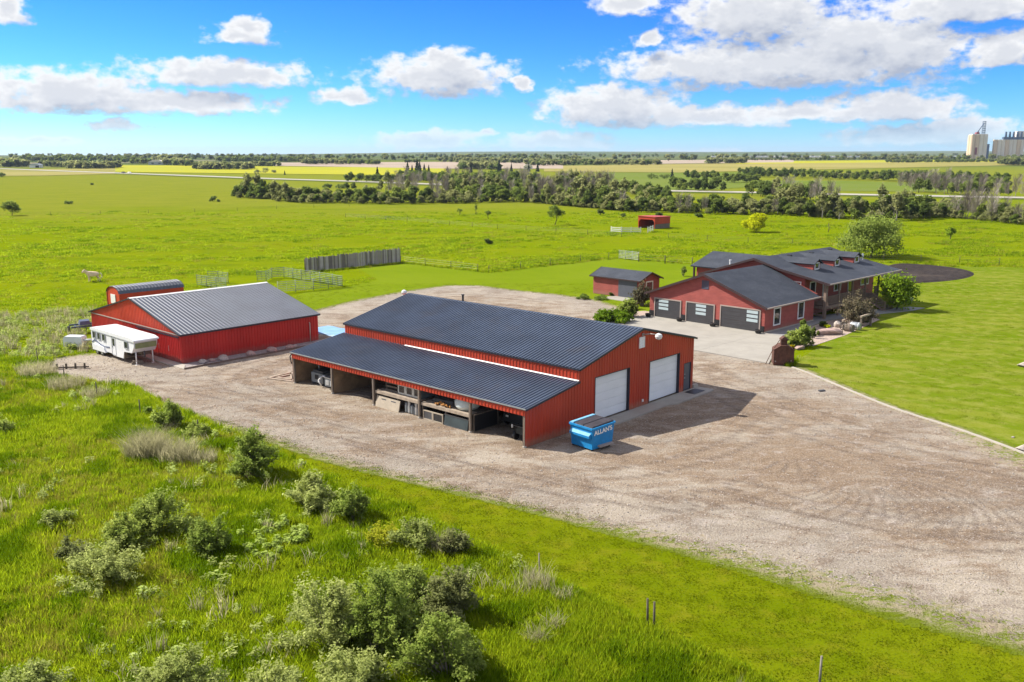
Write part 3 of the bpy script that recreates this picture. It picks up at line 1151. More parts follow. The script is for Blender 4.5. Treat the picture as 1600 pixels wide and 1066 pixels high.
M_TRIM = paint('navy_trim', (0.022, 0.022, 0.034), 0.45, var=0.15, scale=2)
M_WHITE = paint('white_paint', (0.76, 0.76, 0.74), 0.5, var=0.06, scale=1.0, dirt=(0.5, 0.47, 0.42), dscale=1.2, damt=0.25)
M_DOORWHITE = paint('door_white', (0.80, 0.82, 0.83), 0.45, var=0.04, scale=0.6)
M_GREYDOOR = paint('grey_door', (0.085, 0.09, 0.11), 0.5, var=0.08)
M_BLACKDOOR = paint('charcoal_door', (0.050, 0.048, 0.052), 0.5, var=0.1)
M_TAUPE = paint('taupe_trim', (0.33, 0.27, 0.235), 0.6, var=0.08)
M_WOODGREY = paint('weathered_wood', (0.17, 0.135, 0.105), 0.9, var=0.35, scale=3, streak=(6, 6, 0.6), bump=0.3)
M_PLY = paint('stained_plywood', (0.30, 0.20, 0.115), 0.85, var=0.35, scale=1.2, dirt=(0.07, 0.05, 0.035), dscale=0.9, damt=0.7)
M_DECKWOOD = paint('brown_deck_wood', (0.23, 0.165, 0.125), 0.8, var=0.25, scale=3, streak=(5, 5, 0.8))
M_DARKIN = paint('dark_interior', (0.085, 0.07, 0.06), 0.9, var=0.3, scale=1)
M_GALV = paint('galvanised', (0.42, 0.44, 0.45), 0.4, metal=0.6, var=0.15, scale=4)
M_BLACK = paint('black_plastic', (0.018, 0.018, 0.02), 0.5, var=0.1)
M_STEEL = paint('dark_steel', (0.10, 0.10, 0.105), 0.5, metal=0.3, var=0.2)


def mat_shingle():
    m, t, out = material('charcoal_shingles')
    o = t.obj()
    n = t.noise(t.scale(o, (1, 1, 3)), 0.5, 4, 0.6)
    n2 = t.noise(o, 5.5, 4, 0.75)
    c = t.mix(t.ramp(n, 0.35, 0.68), (0.034, 0.041, 0.056), (0.058, 0.066, 0.084))
    c = t.mix(t.ramp(n2, 0.42, 0.62, 0, 0.65), c, (0.024, 0.027, 0.035))
    c = t.mix(t.ramp(n2, 0.60, 0.72, 0, 0.6), c, (0.105, 0.108, 0.118))
    principled(t, out, c, 0.75, 0, t.bump(n2, 0.5, 0.03), 0.35)
    return m


M_SHINGLE = mat_shingle()


def mat_glass(name='window_glass', tint=(0.02, 0.025, 0.03)):
    m, t, out = material(name)
    principled(t, out, tint, 0.06, 0, None, 0.9)
    return m


M_GLASS = mat_glass()
M_FROST = paint('frosted_pane', (0.42, 0.50, 0.52), 0.25, var=0.06, scale=1.5)


def obox(mb, P, U, N, u0, u1, z0, z1, n0, n1):
    """box on a wall: u along it, z up, n out of it"""
    P, U, N = Vector(P), Vector(U), Vector(N)
    Z = Vector((0, 0, 1))

    def q(u, n, z):
        return P + U * u + N * n + Z * z
    b = [q(u0, n0, z0), q(u1, n0, z0), q(u1, n1, z0), q(u0, n1, z0)]
    t = [q(u0, n0, z1), q(u1, n0, z1), q(u1, n1, z1), q(u0, n1, z1)]
    if U.cross(N).z < 0:
        b, t = b[::-1], t[::-1]
    mb.hexa(b, t)


def rect_frame(mb, P, U, N, u0, u1, z0, z1, w, n0, n1, bottom=True):
    obox(mb, P, U, N, u0 - w, u0, z0 - (w if bottom else 0), z1 + w, n0, n1)
    obox(mb, P, U, N, u1, u1 + w, z0 - (w if bottom else 0), z1 + w, n0, n1)
    obox(mb, P, U, N, u0, u1, z1, z1 + w, n0, n1)
    if bottom:
        obox(mb, P, U, N, u0, u1, z0 - w, z0, n0, n1)


def window(root, P, U, N, u0, u1, z0, z1, w=0.12, mat=None, bars=1, glass=None, name='window'):
    mb = MB()
    rect_frame(mb, P, U, N, u0, u1, z0, z1, w, 0.0, 0.07)
    for k in range(1, bars + 1):
        u = u0 + (u1 - u0) * k / (bars + 1)
        obox(mb, P, U, N, u - 0.025, u + 0.025, z0, z1, 0.0, 0.05)
    fr = mb.build(name, mat or M_WHITE, root)
    for k in range(bars + 1):
        a = u0 + (u1 - u0) * k / (bars + 1) + (0.026 if k else 0)
        b = u0 + (u1 - u0) * (k + 1) / (bars + 1) - (0.026 if k < bars else 0)
        g = MB()
        obox(g, P, U, N, a + 0.001, b - 0.001, z0 + 0.001, z1 - 0.001, 0.004, 0.02)
        g.build('pane', glass or M_GLASS, fr)
    return fr


def slope(root, A, B, C, mat, pitch=0.30, d=0.06, D=None, thick=0.09, name='roof'):
    """a roof slope: eave from A to B, ridge above A at C (and above B at D); ribbed sheet with an underside"""
    A, B, C = Vector(A), Vector(B), Vector(C)
    D = Vector(D) if D is not None else C + (B - A)
    U = (B - A).normalized()
    V = (C - A) - U * (C - A).dot(U)
    h = V.length
    V.normalize()
    N = U.cross(V)
    if N.z < 0:
        N = -N
    ua, ub = (C - A).dot(U), (D - A).dot(U)
    L = (B - A).length
    mb = MB()
    if pitch:
        mb.sheet(A, U, V, N, 0, L, 0, h, pitch, d, (), 'roof')
    else:
        mb.add([A, B, D, C], [(0, 1, 2, 3)] if U.cross(V).z > 0 else [(3, 2, 1, 0)])
    # closing underside and edges
    dn = -N * thick
    e = [A - N * 0.002, B - N * 0.002, D - N * 0.002, C - N * 0.002]
    q = [p + dn for p in e]
    up = U.cross(V).z > 0
    fs = [(0, 1, 5, 4), (1, 2, 6, 5), (2, 3, 7, 6), (3, 0, 4, 7), (7, 6, 5, 4)]
    mb.add(e + q, fs if up else [f[::-1] for f in fs])
    return mb.build(name, mat, root)


def beam(mb, a, b, w, h):
    """a board from a to b, w wide across, h tall, hanging below the line"""
    a, b = Vector(a), Vector(b)
    d = (b - a).normalized()
    s = d.cross(Vector((0, 0, 1)))
    s = s.normalized() * (w / 2) if s.length > 1e-4 else Vector((w / 2, 0, 0))
    z = Vector((0, 0, h))
    mb.hexa([a - s - z, b - s - z, b + s - z, a + s - z], [a - s, b - s, b + s, a + s])


X_, Y_, Z_ = Vector((1, 0, 0)), Vector((0, 1, 0)), Vector((0, 0, 1))

# ================================================================== the workshop
SL = 24.87
shop = thing('workshop', 'long red steel workshop with a navy roof, two white overhead doors and an open lean-to', 'workshop', SHOP[0], SHOP[1])
XE, XR, XB = 5.343, 12.61, 19.88
ZLE, ZLT, ZE, ZR = 2.557, 3.34, 4.177, 5.9


def shop_top(u):
    if u <= XE:
        return ZLE + (ZLT - ZLE) * u / XE - 0.05
    return ZE + (ZR - ZE) * (1 - abs(u - XR) / (XR - XE)) - 0.04


DOORS = [(7.15, 11.25), (13.75, 17.87)]
mb = MB()
for (a, b, z0) in [(0.0, XE, 0.03), (XE, 7.15, 0.03), (7.15, 11.25, 3.27), (11.25, 13.75, 0.03), (13.75, 17.87, 3.27), (17.87, 18.47, 0.03), (18.47, 19.5, 2.3), (19.5, XB, 0.03)]:
    mb.sheet((0, 0, 0), X_, Z_, -Y_, a, b, z0, shop_top, kinks=(XR,))
mb.build('wall', M_SHOPRED, shop)
mb = MB()
mb.sheet((XE, 0, 0), Y_, Z_, -X_, 0, SL, ZLT - 0.1, ZE - 0.05)
mb.build('wall', M_SHOPRED, shop)
mb = MB()
mb.sheet((0, SL, 0), X_, Z_, Y_, 0, XB, 0.03, shop_top, kinks=(XE, XR))
mb.sheet((XB, 0, 0), Y_, Z_, X_, 0, SL, 0.03, ZE - 0.05)
mb.build('wall', M_SHOPRED, shop)
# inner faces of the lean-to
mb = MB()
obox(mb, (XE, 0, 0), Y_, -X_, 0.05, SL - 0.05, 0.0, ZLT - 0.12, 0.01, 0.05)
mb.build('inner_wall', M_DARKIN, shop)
mb = MB()
mb.hexa([(0.10, SL - 0.06, 0), (XE - .06, SL - 0.06, 0), (XE - .06, SL - 0.02, 0), (0.10, SL - 0.02, 0)],
        [(0.10, SL - 0.06, ZLE - .16), (XE - .06, SL - 0.06, ZLT - .16), (XE - .06, SL - 0.02, ZLT - .16), (0.10, SL - 0.02, ZLE - .16)])
mb.build('lining', M_PLY, shop)
mb = MB()
mb.hexa([(0.10, 19.74, 0), (XE - .06, 19.74, 0), (XE - .06, 19.80, 0), (0.10, 19.80, 0)],
        [(0.10, 19.74, 2.2), (XE - .06, 19.74, 2.7), (XE - .06, 19.80, 2.7), (0.10, 19.80, 2.2)])
mb.build('partition', M_PLY, shop)
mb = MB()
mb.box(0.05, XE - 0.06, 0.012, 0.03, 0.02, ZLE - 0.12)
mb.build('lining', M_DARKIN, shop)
for y in (24.72, 19.76, 14.8, 9.85, 4.86, 0.09):
    mb = MB()
    mb.box(-0.02, 0.14, y - 0.08, y + 0.08, 0, ZLE - 0.42)
    p = mb.build('post', M_WOODGREY, shop)
    MB().lathe([(0.13, 0), (0.13, 0.10), (0.11, 0.13)], (0.06, y, 0), 10).build('footing', M_CURB, p)
for y in (17.4, 12.4, 7.4, 22.4):
    MB().box(3.9, 4.04, y - 0.07, y + 0.07, 0, ZLT - 0.3).build('inner_post', M_WOODGREY, shop)
# header over the openings, in ribbed red
mb = MB().sheet((-0.03, 0, 0), Y_, Z_, -X_, 0, SL, ZLE - 0.47, ZLE - 0.05)
mb.box(0.0, 0.05, 0.01, SL - 0.01, ZLE - 0.47, ZLE - 0.09)
mb.build('header', M_SHOPRED, shop)
# roofs
slope(shop, (-0.08, -0.14, ZLE - 0.01), (-0.08, SL + 0.14, ZLE - 0.01), (XE - 0.01, -0.14, ZLT + 0.01), M_NAVY)
slope(shop, (XE - 0.05, -0.14, ZE - 0.01), (XE - 0.05, SL + 0.14, ZE - 0.01), (XR, -0.14, ZR), M_NAVY)
slope(shop, (XB + 0.2, -0.14, ZE - 0.05), (XB + 0.2, SL + 0.14, ZE - 0.05), (XR, -0.14, ZR), M_NAVY)
mb = MB()
for s in (-1, 1):
    mb.hexa([(XR, -0.16, ZR + .01), (XR + s * .22, -0.16, ZR - 0.045), (XR + s * .22, SL + .16, ZR - .045), (XR, SL + .16, ZR + .01)][::s],
            [(XR, -0.16, ZR + .035), (XR + s * .22, -0.16, ZR - 0.012), (XR + s * .22, SL + .16, ZR - .012), (XR, SL + .16, ZR + .035)][::s])
mb.build('ridge_cap', M_NAVY, shop)
mb = MB()
for y in (-0.165, SL + 0.165):
    beam(mb, (-0.09, y, ZLE + 0.01), (XE, y, ZLT + 0.03), 0.05, 0.13)
    beam(mb, (XE - 0.05, y, ZE + 0.01), (XR, y, ZR + 0.02), 0.05, 0.14)
    beam(mb, (XR, y, ZR + 0.02), (XB + 0.2, y, ZE - 0.03), 0.05, 0.14)
beam(mb, (XE - 0.075, -0.14, ZE + 0.0), (XE - 0.075, SL + 0.14, ZE + 0.0), 0.04, 0.11)
beam(mb, (XB + 0.225, -0.14, ZE - 0.03), (XB + 0.225, SL + 0.14, ZE - 0.03), 0.045, 0.13)
mb.build('roof_trim', M_TRIM, shop)
mb = MB()
beam(mb, (-0.11, -0.14, ZLE + 0.03), (-0.11, SL + 0.14, ZLE + 0.03), 0.05, 0.07)
mb.build('drip_edge', M_GALV, shop)
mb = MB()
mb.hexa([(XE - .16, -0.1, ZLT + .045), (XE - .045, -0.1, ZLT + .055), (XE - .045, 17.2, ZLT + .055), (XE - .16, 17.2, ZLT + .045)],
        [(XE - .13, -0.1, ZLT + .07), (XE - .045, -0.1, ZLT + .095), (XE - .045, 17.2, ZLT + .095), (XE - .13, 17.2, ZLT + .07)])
mb.build('flashing', M_WHITE, shop)  # white strip paints the reflection along part of the roof junction
for (a, b) in DOORS:
    dr = MB()
    for (u0, u1, z0, z1) in [(a, a + 0.05, 0.1, 3.27), (b - 0.05, b, 0.1, 3.27)]:
        obox(dr, (0, 0, 0), X_, -Y_, u0, u1, z0, z1, -0.30, 0.03)
    obox(dr, (0, 0, 0), X_, -Y_, a + 0.051, b - 0.051, 3.22, 3.27, -0.30, 0.03)
    dd = dr.build('overhead_door', M_TRIM, shop)
    hh = (3.215 - 0.13) / 5
    for k in range(5):
        m_ = MB()
        obox(m_, (0, 0, 0), X_, -Y_, a + 0.055, b - 0.055, 0.13 + k * hh + 0.006, 0.13 + (k + 1) * hh - 0.006, -0.26, -0.20)
        obox(m_, (0, 0, 0), X_, -Y_, a + 0.15, b - 0.15, 0.13 + k * hh + 0.12, 0.13 + (k + 1) * hh - 0.12, -0.2, -0.19)
        m_.build('door_panel', M_DOORWHITE, dd)
    m_ = MB()
    obox(m_, (0, 0, 0), X_, -Y_, a + .05, b - .05, 0.1, 3.22, -0.30, -0.27)
    m_.build('weather_seal', M_BLACK, dd)
md = MB()
rect_frame(md, (0, 0, 0), X_, -Y_, 18.52, 19.45, 0.15, 2.25, 0.05, -0.1, 0.04, bottom=False)
mdo = md.build('entry_door', M_TRIM, shop)
m_ = MB()
obox(m_, (0, 0, 0), X_, -Y_, 18.521, 19.449, 0.15, 2.249, -0.08, -0.02)
m_.build('door_leaf', M_GREYDOOR, mdo)
MB().lathe([(0.035, -0.02), (0.035, 0.07)], (18.62, 0, 1.15), 10, 'y').build('handle', M_GALV, mdo, loc=(0, -0.06, 0))
MB().lathe([(0.03, -0.02), (0.03, 0.04)], (18.62, 0, 1.45), 10, 'y').build('lock', M_GALV, mdo, loc=(0, -0.05, 0))
m_ = MB()
rect_frame(m_, (0, 0, 0), X_, -Y_, 12.33, 12.93, 4.52, 5.22, 0.05, 0.02, 0.07)
lv = m_.build('gable_vent', M_WHITE, shop)
for k in range(6):
    m_ = MB()
    z = 4.525 + k * 0.116
    m_.hexa([(12.331, -0.02, z), (12.929, -0.02, z), (12.929, -0.06, z), (12.331, -0.06, z)][::-1], [(12.331, -0.02, z + .108), (12.929, -0.02, z + .108), (12.929, -0.03, z + .108), (12.331, -0.03, z + .108)][::-1])
    m_.build('slat', M_WHITE, lv)
yl = MB().path([(12.75, -0.03, 5.42), (12.9, -0.55, 5.52), (13.2, -1.0, 5.45)], 0.045).box(12.62, 12.86, -0.08, -0.02, 5.32, 5.52).build('yard_light', M_TAUPE, shop)
M_LAMPGLASS = paint('lamp_globe', (0.75, 0.74, 0.70), 0.15, var=0.05)
MB().lathe([(0.05, 0.28), (0.22, 0.2), (0.27, 0.05), (0.22, -0.10), (0.1, -0.18)], (13.22, -1.05, 5.3), 14).build('lamp_globe', M_LAMPGLASS, yl)
yl = MB().path([(12.6, SL + 0.03, 5.5), (12.6, SL + 0.6, 5.7)], 0.04).build('yard_light', M_TAUPE, shop)
MB().lathe([(0.05, 0.28), (0.2, 0.2), (0.26, 0.05), (0.2, -0.10), (0.1, -0.18)], (12.6, SL + 0.7, 5.9), 12).build('lamp_globe', M_LAMPGLASS, yl)
MB().box(12.85, 12.99, -0.09, -0.02, 0.42, 0.6).build('outlet_box', M_WHITE, shop)
MB().lathe([(0.09, -0.5), (0.09, 0.35), (0.16, 0.36), (0.13, 0.44)], (13.9, 19.4, 5.8), 10).build('roof_vent', M_BLACK, shop)
MB().path([(0.02, SL - 0.02, ZLE - 0.05), (-0.12, SL + 0.12, ZLE - 0.35), (0.0, SL + 0.12, 1.6)], 0.05).build('downspout', M_TRIM, shop)

# ================================================================== the barn
barn = thing('red_barn', 'low red steel barn with a pale ribbed roof behind the horse trailer', 'barn', BARN[0], BARN[1])
BL, BW, BE, BR = 14.442, 18.102, 2.695, 4.955
btop = lambda u: BE + (BR - BE) * (1 - abs(u - BW / 2) / (BW / 2)) - 0.03
mb = MB().sheet((0, 0, 0), X_, Z_, -Y_, 0, BL, 0.03, BE - 0.03)
mb.build('wall', M_BARNRED, barn)
mb = MB().sheet((0, 0, 0), Y_, Z_, -X_, 0, BW, 0.03, BE - 0.18, kinks=(BW / 2,))
mb.build('wall', M_BARNRED, barn)
mb = MB().sheet((0, 0, 0), Y_, Z_, -X_, 0.3, BW - 0.3, BE - 0.08, btop, kinks=(BW / 2,))
mb.build('gable', M_SHEDRED, barn)
mb = MB().sheet((BL, 0, 0), Y_, Z_, X_, 0, BW, 0.03, btop, kinks=(BW / 2,)).sheet((0, BW, 0), X_, Z_, Y_, 0, BL, 0.03, BE - 0.03)
mb.build('wall', M_BARNRED, barn)
slope(barn, (-0.15, -0.2, BE - 0.04), (BL + 0.15, -0.2, BE - 0.04), (-0.15, BW / 2, BR + 0.01), M_ZINC, 0.38, 0.034)
slope(barn, (-0.15, BW + 0.2, BE - 0.04), (BL + 0.15, BW + 0.2, BE - 0.04), (-0.15, BW / 2, BR + 0.01), M_ZINC, 0.38, 0.034)
mb = MB()
for s in (-1, 1):
    y0 = BW / 2
    p = [(-0.17, y0, BR + .03), (BL + .17, y0, BR + .03), (BL + .17, y0 + s * .28, BR - .04), (-.17, y0 + s * .28, BR - .04)]
    q = [(x, y, z + .03) for x, y, z in p]
    mb.hexa(p[::s], q[::s])
mb.build('ridge_cap', M_WHITE, barn)
mb = MB()
beam(mb, (-0.15, -0.225, BE - 0.01), (BL + 0.15, -0.225, BE - 0.01), 0.045, 0.16)
beam(mb, (-0.175, -0.2, BE - 0.02), (-0.175, BW / 2, BR + 0.02), 0.05, 0.12)
beam(mb, (-0.175, BW / 2, BR + 0.02), (-0.175, BW + .2, BE - .02), 0.05, 0.12)
beam(mb, (BL + 0.175, -0.2, BE - 0.02), (BL + 0.175, BW / 2, BR + 0.02), 0.05, 0.12)
beam(mb, (BL + 0.175, BW / 2, BR + 0.02), (BL + 0.175, BW + .2, BE - .02), 0.05, 0.12)
mb.build('roof_trim', M_TRIM, barn)
mb = MB()
obox(mb, (0, 0, 0), Y_, -X_, 0.02, BW - 0.02, BE - 0.17, BE - 0.09, 0.0, 0.07)
mb.build('belt_trim', M_TAUPE, barn)
for y0, y1 in ((0.5, 2.25), (2.3, 4.05)):
    mb = MB().sheet((-0.05, 0, 0), Y_, Z_, -X_, y0, y1, 0.10, 2.3)
    obox(mb, (0, 0, 0), Y_, -X_, y0, y1, 0.10, 2.3, 0.01, 0.045)
    dl = mb.build('sliding_door', M_BARNRED, barn)
    mb = MB()
    obox(mb, (0, 0, 0), Y_, -X_, y1 - 0.14, y1 - 0.10, 0.9, 1.4, 0.075, 0.11)
    mb.build('handle', M_GALV, dl)
mb = MB()
obox(mb, (0, 0, 0), Y_, -X_, 0.3, 8.2, 2.32, 2.42, 0.03, 0.12)
mb.build('door_track', M_TRIM, barn)
MB().tube((13.4, -0.12, 0.05), (13.4, -0.12, 1.9), 0.045).tube((13.4, -0.12, 1.9), (13.4, -0.0, 1.95), 0.045).build('standpipe', M_CURB, barn)
slab('barn_kerb', fpoly(BARN, [(-0.95, -2.1), (-0.06, -0.6), (-0.06, 8.4), (-0.95, 8.4)]), -0.05, 0.09, M_CURB)

# ================================================================== arched shed behind the barn
pL = G(168.7, 478)
ash = thing('arched_shed', 'small red arched shed with a ribbed roof behind the barn', 'shed', (pL.x, pL.y, 0), BARN[1])
# local: x along the ridge, y to the left; the front face runs from y=0 to y=-AW
AW, AL = 3.4, 8.2
prof = [(0.0, 0.0), (0.0, 1.75), (-0.18, 2.1), (-0.75, 2.42), (-1.7, 2.55), (-2.65, 2.42), (-3.22, 2.1), (-AW, 1.75), (-AW, 0.0)]
mb = MB().prism([(y, z) for y, z in prof], 'x', 0.02, AL)
mb.build('body', M_SHEDRED, ash)
for i in range(1, 7):
    a, b = prof[i], prof[i + 1]
    A = Vector((-0.1, a[0], a[1] + 0.03))
    C = Vector((-0.1, b[0], b[1] + 0.03))
    if a[1] > b[1]:
        A, C = C, A
    m_ = MB()
    U = X_
    V = (C - A)
    h = V.length
    V = V / h
    N = U.cross(V)
    mid = (A + C) / 2
    if N.dot(Vector((0, mid.y + AW / 2, mid.z - 0.8))) < 0:
        N = -N
    m_.sheet(A, U, V, N, 0, AL + 0.2, -0.01, h + 0.01, 0.42, 0.045, (), 'roof')
    m_.build('roof_sheet', M_ZINC if i in (1, 2, 3, 4, 5) else M_NAVY, ash)
m_ = MB()
obox(m_, (0, 0, 0), Y_, -X_, -2.3, -1.1, 0.5, 1.6, 0.0, 0.06)
m_.build('door', M_WHITE, ash)
m_ = MB()
obox(m_, (0, 0, 0), Y_, -X_, -AW - .03, -AW + .06, 0.0, 1.75, 0.0, 0.05)
m_.build('corner_trim', M_SHOPRED, ash)
m_ = MB()
obox(m_, (0, 0, 0), Y_, -X_, -.06, .03, 0.0, 1.75, 0.0, 0.05)
m_.build('corner_trim', M_SHOPRED, ash)

# ================================================================== the house with its three-door garage
house = thing('house', 'sprawling red house with charcoal shingles, dormers, a raised porch and a three-door garage', 'house', HOUSE[0], HOUSE[1])
GW, GE, GRZ = 14.64, 2.88, 5.55


def lap(P, U, N, v0, v1, z0, z1, kinks=(), pitch=0.16):
    """lap siding: horizontal boards, each tipped out a little"""
    mb = MB()
    mb.sheet(P, Z_, U, N, z0, z1, v0, v1, pitch, 0.018, kinks, shape='lap')
    return mb


# garage walls
gy = GW / 2
sl = gy / (GRZ - GE)
lap((0, 0, 0), Y_, -X_, lambda z: max(0, (z - GE) * sl), lambda z: GW - max(0, (z - GE) * sl), 0.05, GRZ - 0.08, (GE,)).build('wall', M_SIDING, house)
lap((0, 0, 0), X_, -Y_, 0, 10.3, 0.18, GE).build('wall', M_SIDING, house)
MB().box(0.02, 10.28, 0.02, GW - 0.02, 0.0, GE - 0.05).build('garage_core', M_DARKIN, house)
MB().prism([(0.5, GE - 0.05), (gy, GRZ - 0.15), (GW - 0.5, GE - 0.05)], 'x', 0.05, 12.1).build('garage_loft', M_SIDING, house)
MB().box(-0.03, 10.33, -0.04, -0.021, 0.0, 0.2).build('foundation', M_CURB, house)
lap((0, GW, 0), X_, Y_, 0, 10.3, 0.05, GE).build('wall', M_SIDING, house)
EZ = GE - 0.12
slope(house, (-0.45, -0.45, EZ), (10.75, -0.45, EZ), (-0.45, gy, GRZ + 0.03), M_SHINGLE, 0, 0, D=(12.2, gy, GRZ + 0.03), thick=0.14)
slope(house, (-0.45, GW + 0.45, EZ), (10.75, GW + 0.45, EZ), (-0.45, gy, GRZ + 0.03), M_SHINGLE, 0, 0, D=(12.2, gy, GRZ + 0.03), thick=0.14)
mb = MB()
beam(mb, (-0.48, -0.45, EZ + .02), (-0.48, gy, GRZ + 0.05), 0.06, 0.26)
beam(mb, (-0.48, gy, GRZ + 0.05), (-0.48, GW + .45, EZ + .02), 0.06, 0.26)
M_FASCIA = paint('brown_fascia', (0.045, 0.024, 0.024), 0.5, var=0.1)
mb.build('fascia', M_FASCIA, house)
mb = MB()
beam(mb, (-0.45, -0.51, EZ + 0.0), (10.8, -0.51, EZ + 0.0), 0.12, 0.13)
mb.build('gutter', M_TAUPE, house)
for (y0, y1, zt, p0, p1) in ((10.45, 13.85, 2.15, 12.05, 13.35), (6.12, 9.58, 2.2, 7.10, 8.40), (0.6, 5.2, 2.3, 0.80, 2.10)):
    mb = MB()
    rect_frame(mb, (0, 0, 0), Y_, -X_, y0, y1, 0.10, zt, 0.13, 0.0, 0.09, bottom=False)
    dr = mb.build('garage_door', M_TAUPE, house)
    n = 5
    hh = (zt - 0.10) / n
    for k in range(n):
        z0 = 0.10 + k * hh
        mb = MB()
        obox(mb, (0, 0, 0), Y_, -X_, y0 + 0.002, y1 - 0.002, z0 + 0.006, z0 + hh - 0.006, 0.0, 0.045)
        mb.build('door_panel', M_BLACKDOOR, dr)
        if k >= 2:
            mb = MB()
            obox(mb, (0, 0, 0), Y_, -X_, p0, p1, z0 + 0.07, z0 + hh - 0.06, 0.045, 0.06)
            mb.build('pane', M_FROST, dr)
for y0, y1 in ((14.0, 14.62), (9.72, 10.30), (5.35, 5.98), (0.02, 0.45)):
    mb = MB()
    obox(mb, (0, 0, 0), Y_, -X_, y0, y1, 0.06, 0.75, 0.0, 0.11)
    mb.build('wainscot', M_BLACK, house)
mb = MB()
rect_frame(mb, (0, 0, 0), Y_, -X_, 6.95, 7.70, 3.95, 4.75, 0.06, 0.0, 0.05)
gv = mb.build('gable_vent', paint('blue_grey_vent', (0.07, 0.075, 0.11), 0.6), house)
for k in range(6):
    z = 3.96 + k * 0.13
    mb = MB()
    obox(mb, (0, 0, 0), Y_, -X_, 6.951, 7.699, z, z + 0.105, 0.005, 0.035)
    mb.build('slat', MATS['blue_grey_vent'], gv)
for (a, b, z0, z1) in ((1.80, 2.95, 0.72, 2.35), (6.85, 7.95, 0.80, 2.42)):
    window(house, (0, 0, 0), X_, -Y_, a, b, z0, z1, 0.14, bars=0)

# main block
MX0, MX1, FY, BY, FL = 12.2, 30.0, 2.2, 15.6, 1.45
RY, RZ, KY, KZ, EY, PZ = 8.5, 6.25, 5.0, 5.28, -1.07, 4.12
BKY, BKZ = 16.1, 3.75


def main_z(y):
    return float(np.interp(y, [EY, KY, RY, BKY], [PZ, KZ, RZ, BKZ]))


mb = MB()
ys_ = [FY, KY, RY, BY]
poly = [(FY, 0)] + [(y, main_z(y) - 0.12) for y in ys_] + [(BY, 0)]
MB().prism(poly, 'x', MX0 + 0.03, MX1 - 0.03).build('house_core', M_SIDING, house)
yz = [(FY, main_z(FY) - .12), (KY, KZ - .12), (RY, RZ - .12)]


def g_v0(z):
    return float(np.interp(z, [p[1] for p in yz], [p[0] for p in yz]))


def g_v1(z):
    return BY if z < main_z(BY) - .12 else float(np.interp(-z, [-(RZ - .12), -(main_z(BY) - .12)], [RY, BY]))


lap((MX0, 0, 0), Y_, -X_, g_v0, g_v1, 1.0, RZ - 0.13, (main_z(FY) - .12, KZ - .12, main_z(BY) - .12)).build('wall', M_SIDING, house)
lap((0, FY, 0), X_, -Y_, MX0, MX1, FL, main_z(FY) - 0.12).build('wall', M_SIDING, house)
lap((MX1, 0, 0), Y_, X_, g_v0, g_v1, 0.3, RZ - 0.13, (main_z(FY) - .12, KZ - .12, main_z(BY) - .12)).build('wall', M_SIDING, house)
RX0, RX1 = 11.6, 30.35
slope(house, (RX0, EY, PZ), (RX1, EY, PZ), (RX0, KY, KZ), M_SHINGLE, 0, 0, thick=0.14)
slope(house, (RX0, KY, KZ), (RX1, KY, KZ), (RX0, RY, RZ), M_SHINGLE, 0, 0, thick=0.14)
slope(house, (RX0, BKY, BKZ), (RX1, BKY, BKZ), (RX0, RY, RZ), M_SHINGLE, 0, 0, thick=0.14)
mb = MB()
for x in (RX0 - 0.03, RX1 + 0.03):
    mb = MB()
    for a, b in (((EY, PZ), (KY, KZ)), ((KY, KZ), (RY, RZ)), ((RY, RZ), (BKY, BKZ))):
        beam(mb, (x, a[0], a[1] + .02), (x, b[0], b[1] + .02), 0.06, 0.26)
    mb.build('fascia', M_FASCIA, house)
mb = MB()
beam(mb, (RX0, EY - 0.06, PZ + 0.0), (RX1, EY - 0.06, PZ + 0.0), 0.12, 0.14)
mb.build('gutter', M_TAUPE, house)
# porch
MB().box(MX0 + 0.1, 26.0, -0.34, FY - 0.02, FL - 0.04, FL).build('deck', M_DECKWOOD, house)
mb = MB()
obox(mb, (0, -0.34, 0), X_, -Y_, MX0 + 0.1, 26.0, FL - 0.34, FL - 0.045, -0.06, 0.0)
obox(mb, (MX0 + 0.1, 0, 0), Y_, -X_, -0.33, FY - 0.02, FL - 0.34, FL - 0.045, -0.06, 0.0)
obox(mb, (MX0 + 0.1, 0, 0), Y_, -X_, -0.33, FY - 0.02, 0.35, 0.55, -0.06, 0.0)
mb.build('deck_skirt', M_DECKWOOD, house)
PXS = (12.36, 15.6, 18.9, 22.3, 25.85)
for i, x in enumerate(PXS):
    w = 0.16 if i == 0 else 0.09
    MB().box(x - w, x + w, -0.26 - w, -0.26 + w, 0.0, PZ - 0.02 + 0.1).build('porch_post', M_DECKWOOD, house)
MB().box(MX0 + 0.05, 26.1, -0.34, -0.18, PZ - 0.08, PZ + 0.10).build('porch_beam', M_DECKWOOD, house)


def railing(pts):
    for a, b in zip(pts[:-1], pts[1:]):
        a, b = Vector(a), Vector(b)
        m_ = MB()
        beam(m_, a + Vector((0, 0, 1.06)), b + Vector((0, 0, 1.06)), 0.12, 0.05)
        rl = m_.build('railing', M_DECKWOOD, house)
        m_ = MB()
        beam(m_, a + Vector((0, 0, 0.16)), b + Vector((0, 0, 0.16)), 0.06, 0.05)
        m_.build('bottom_rail', M_DECKWOOD, rl)
        m_ = MB()
        n = max(2, int((b - a).length / 0.13))
        for k in range(1, n):
            p = a.lerp(b, k / n)
            m_.box(p.x - 0.02, p.x + 0.02, p.y - 0.02, p.y + 0.02, p.z + 0.16, p.z + 1.01)
        m_.build('balusters', M_DECKWOOD, rl)


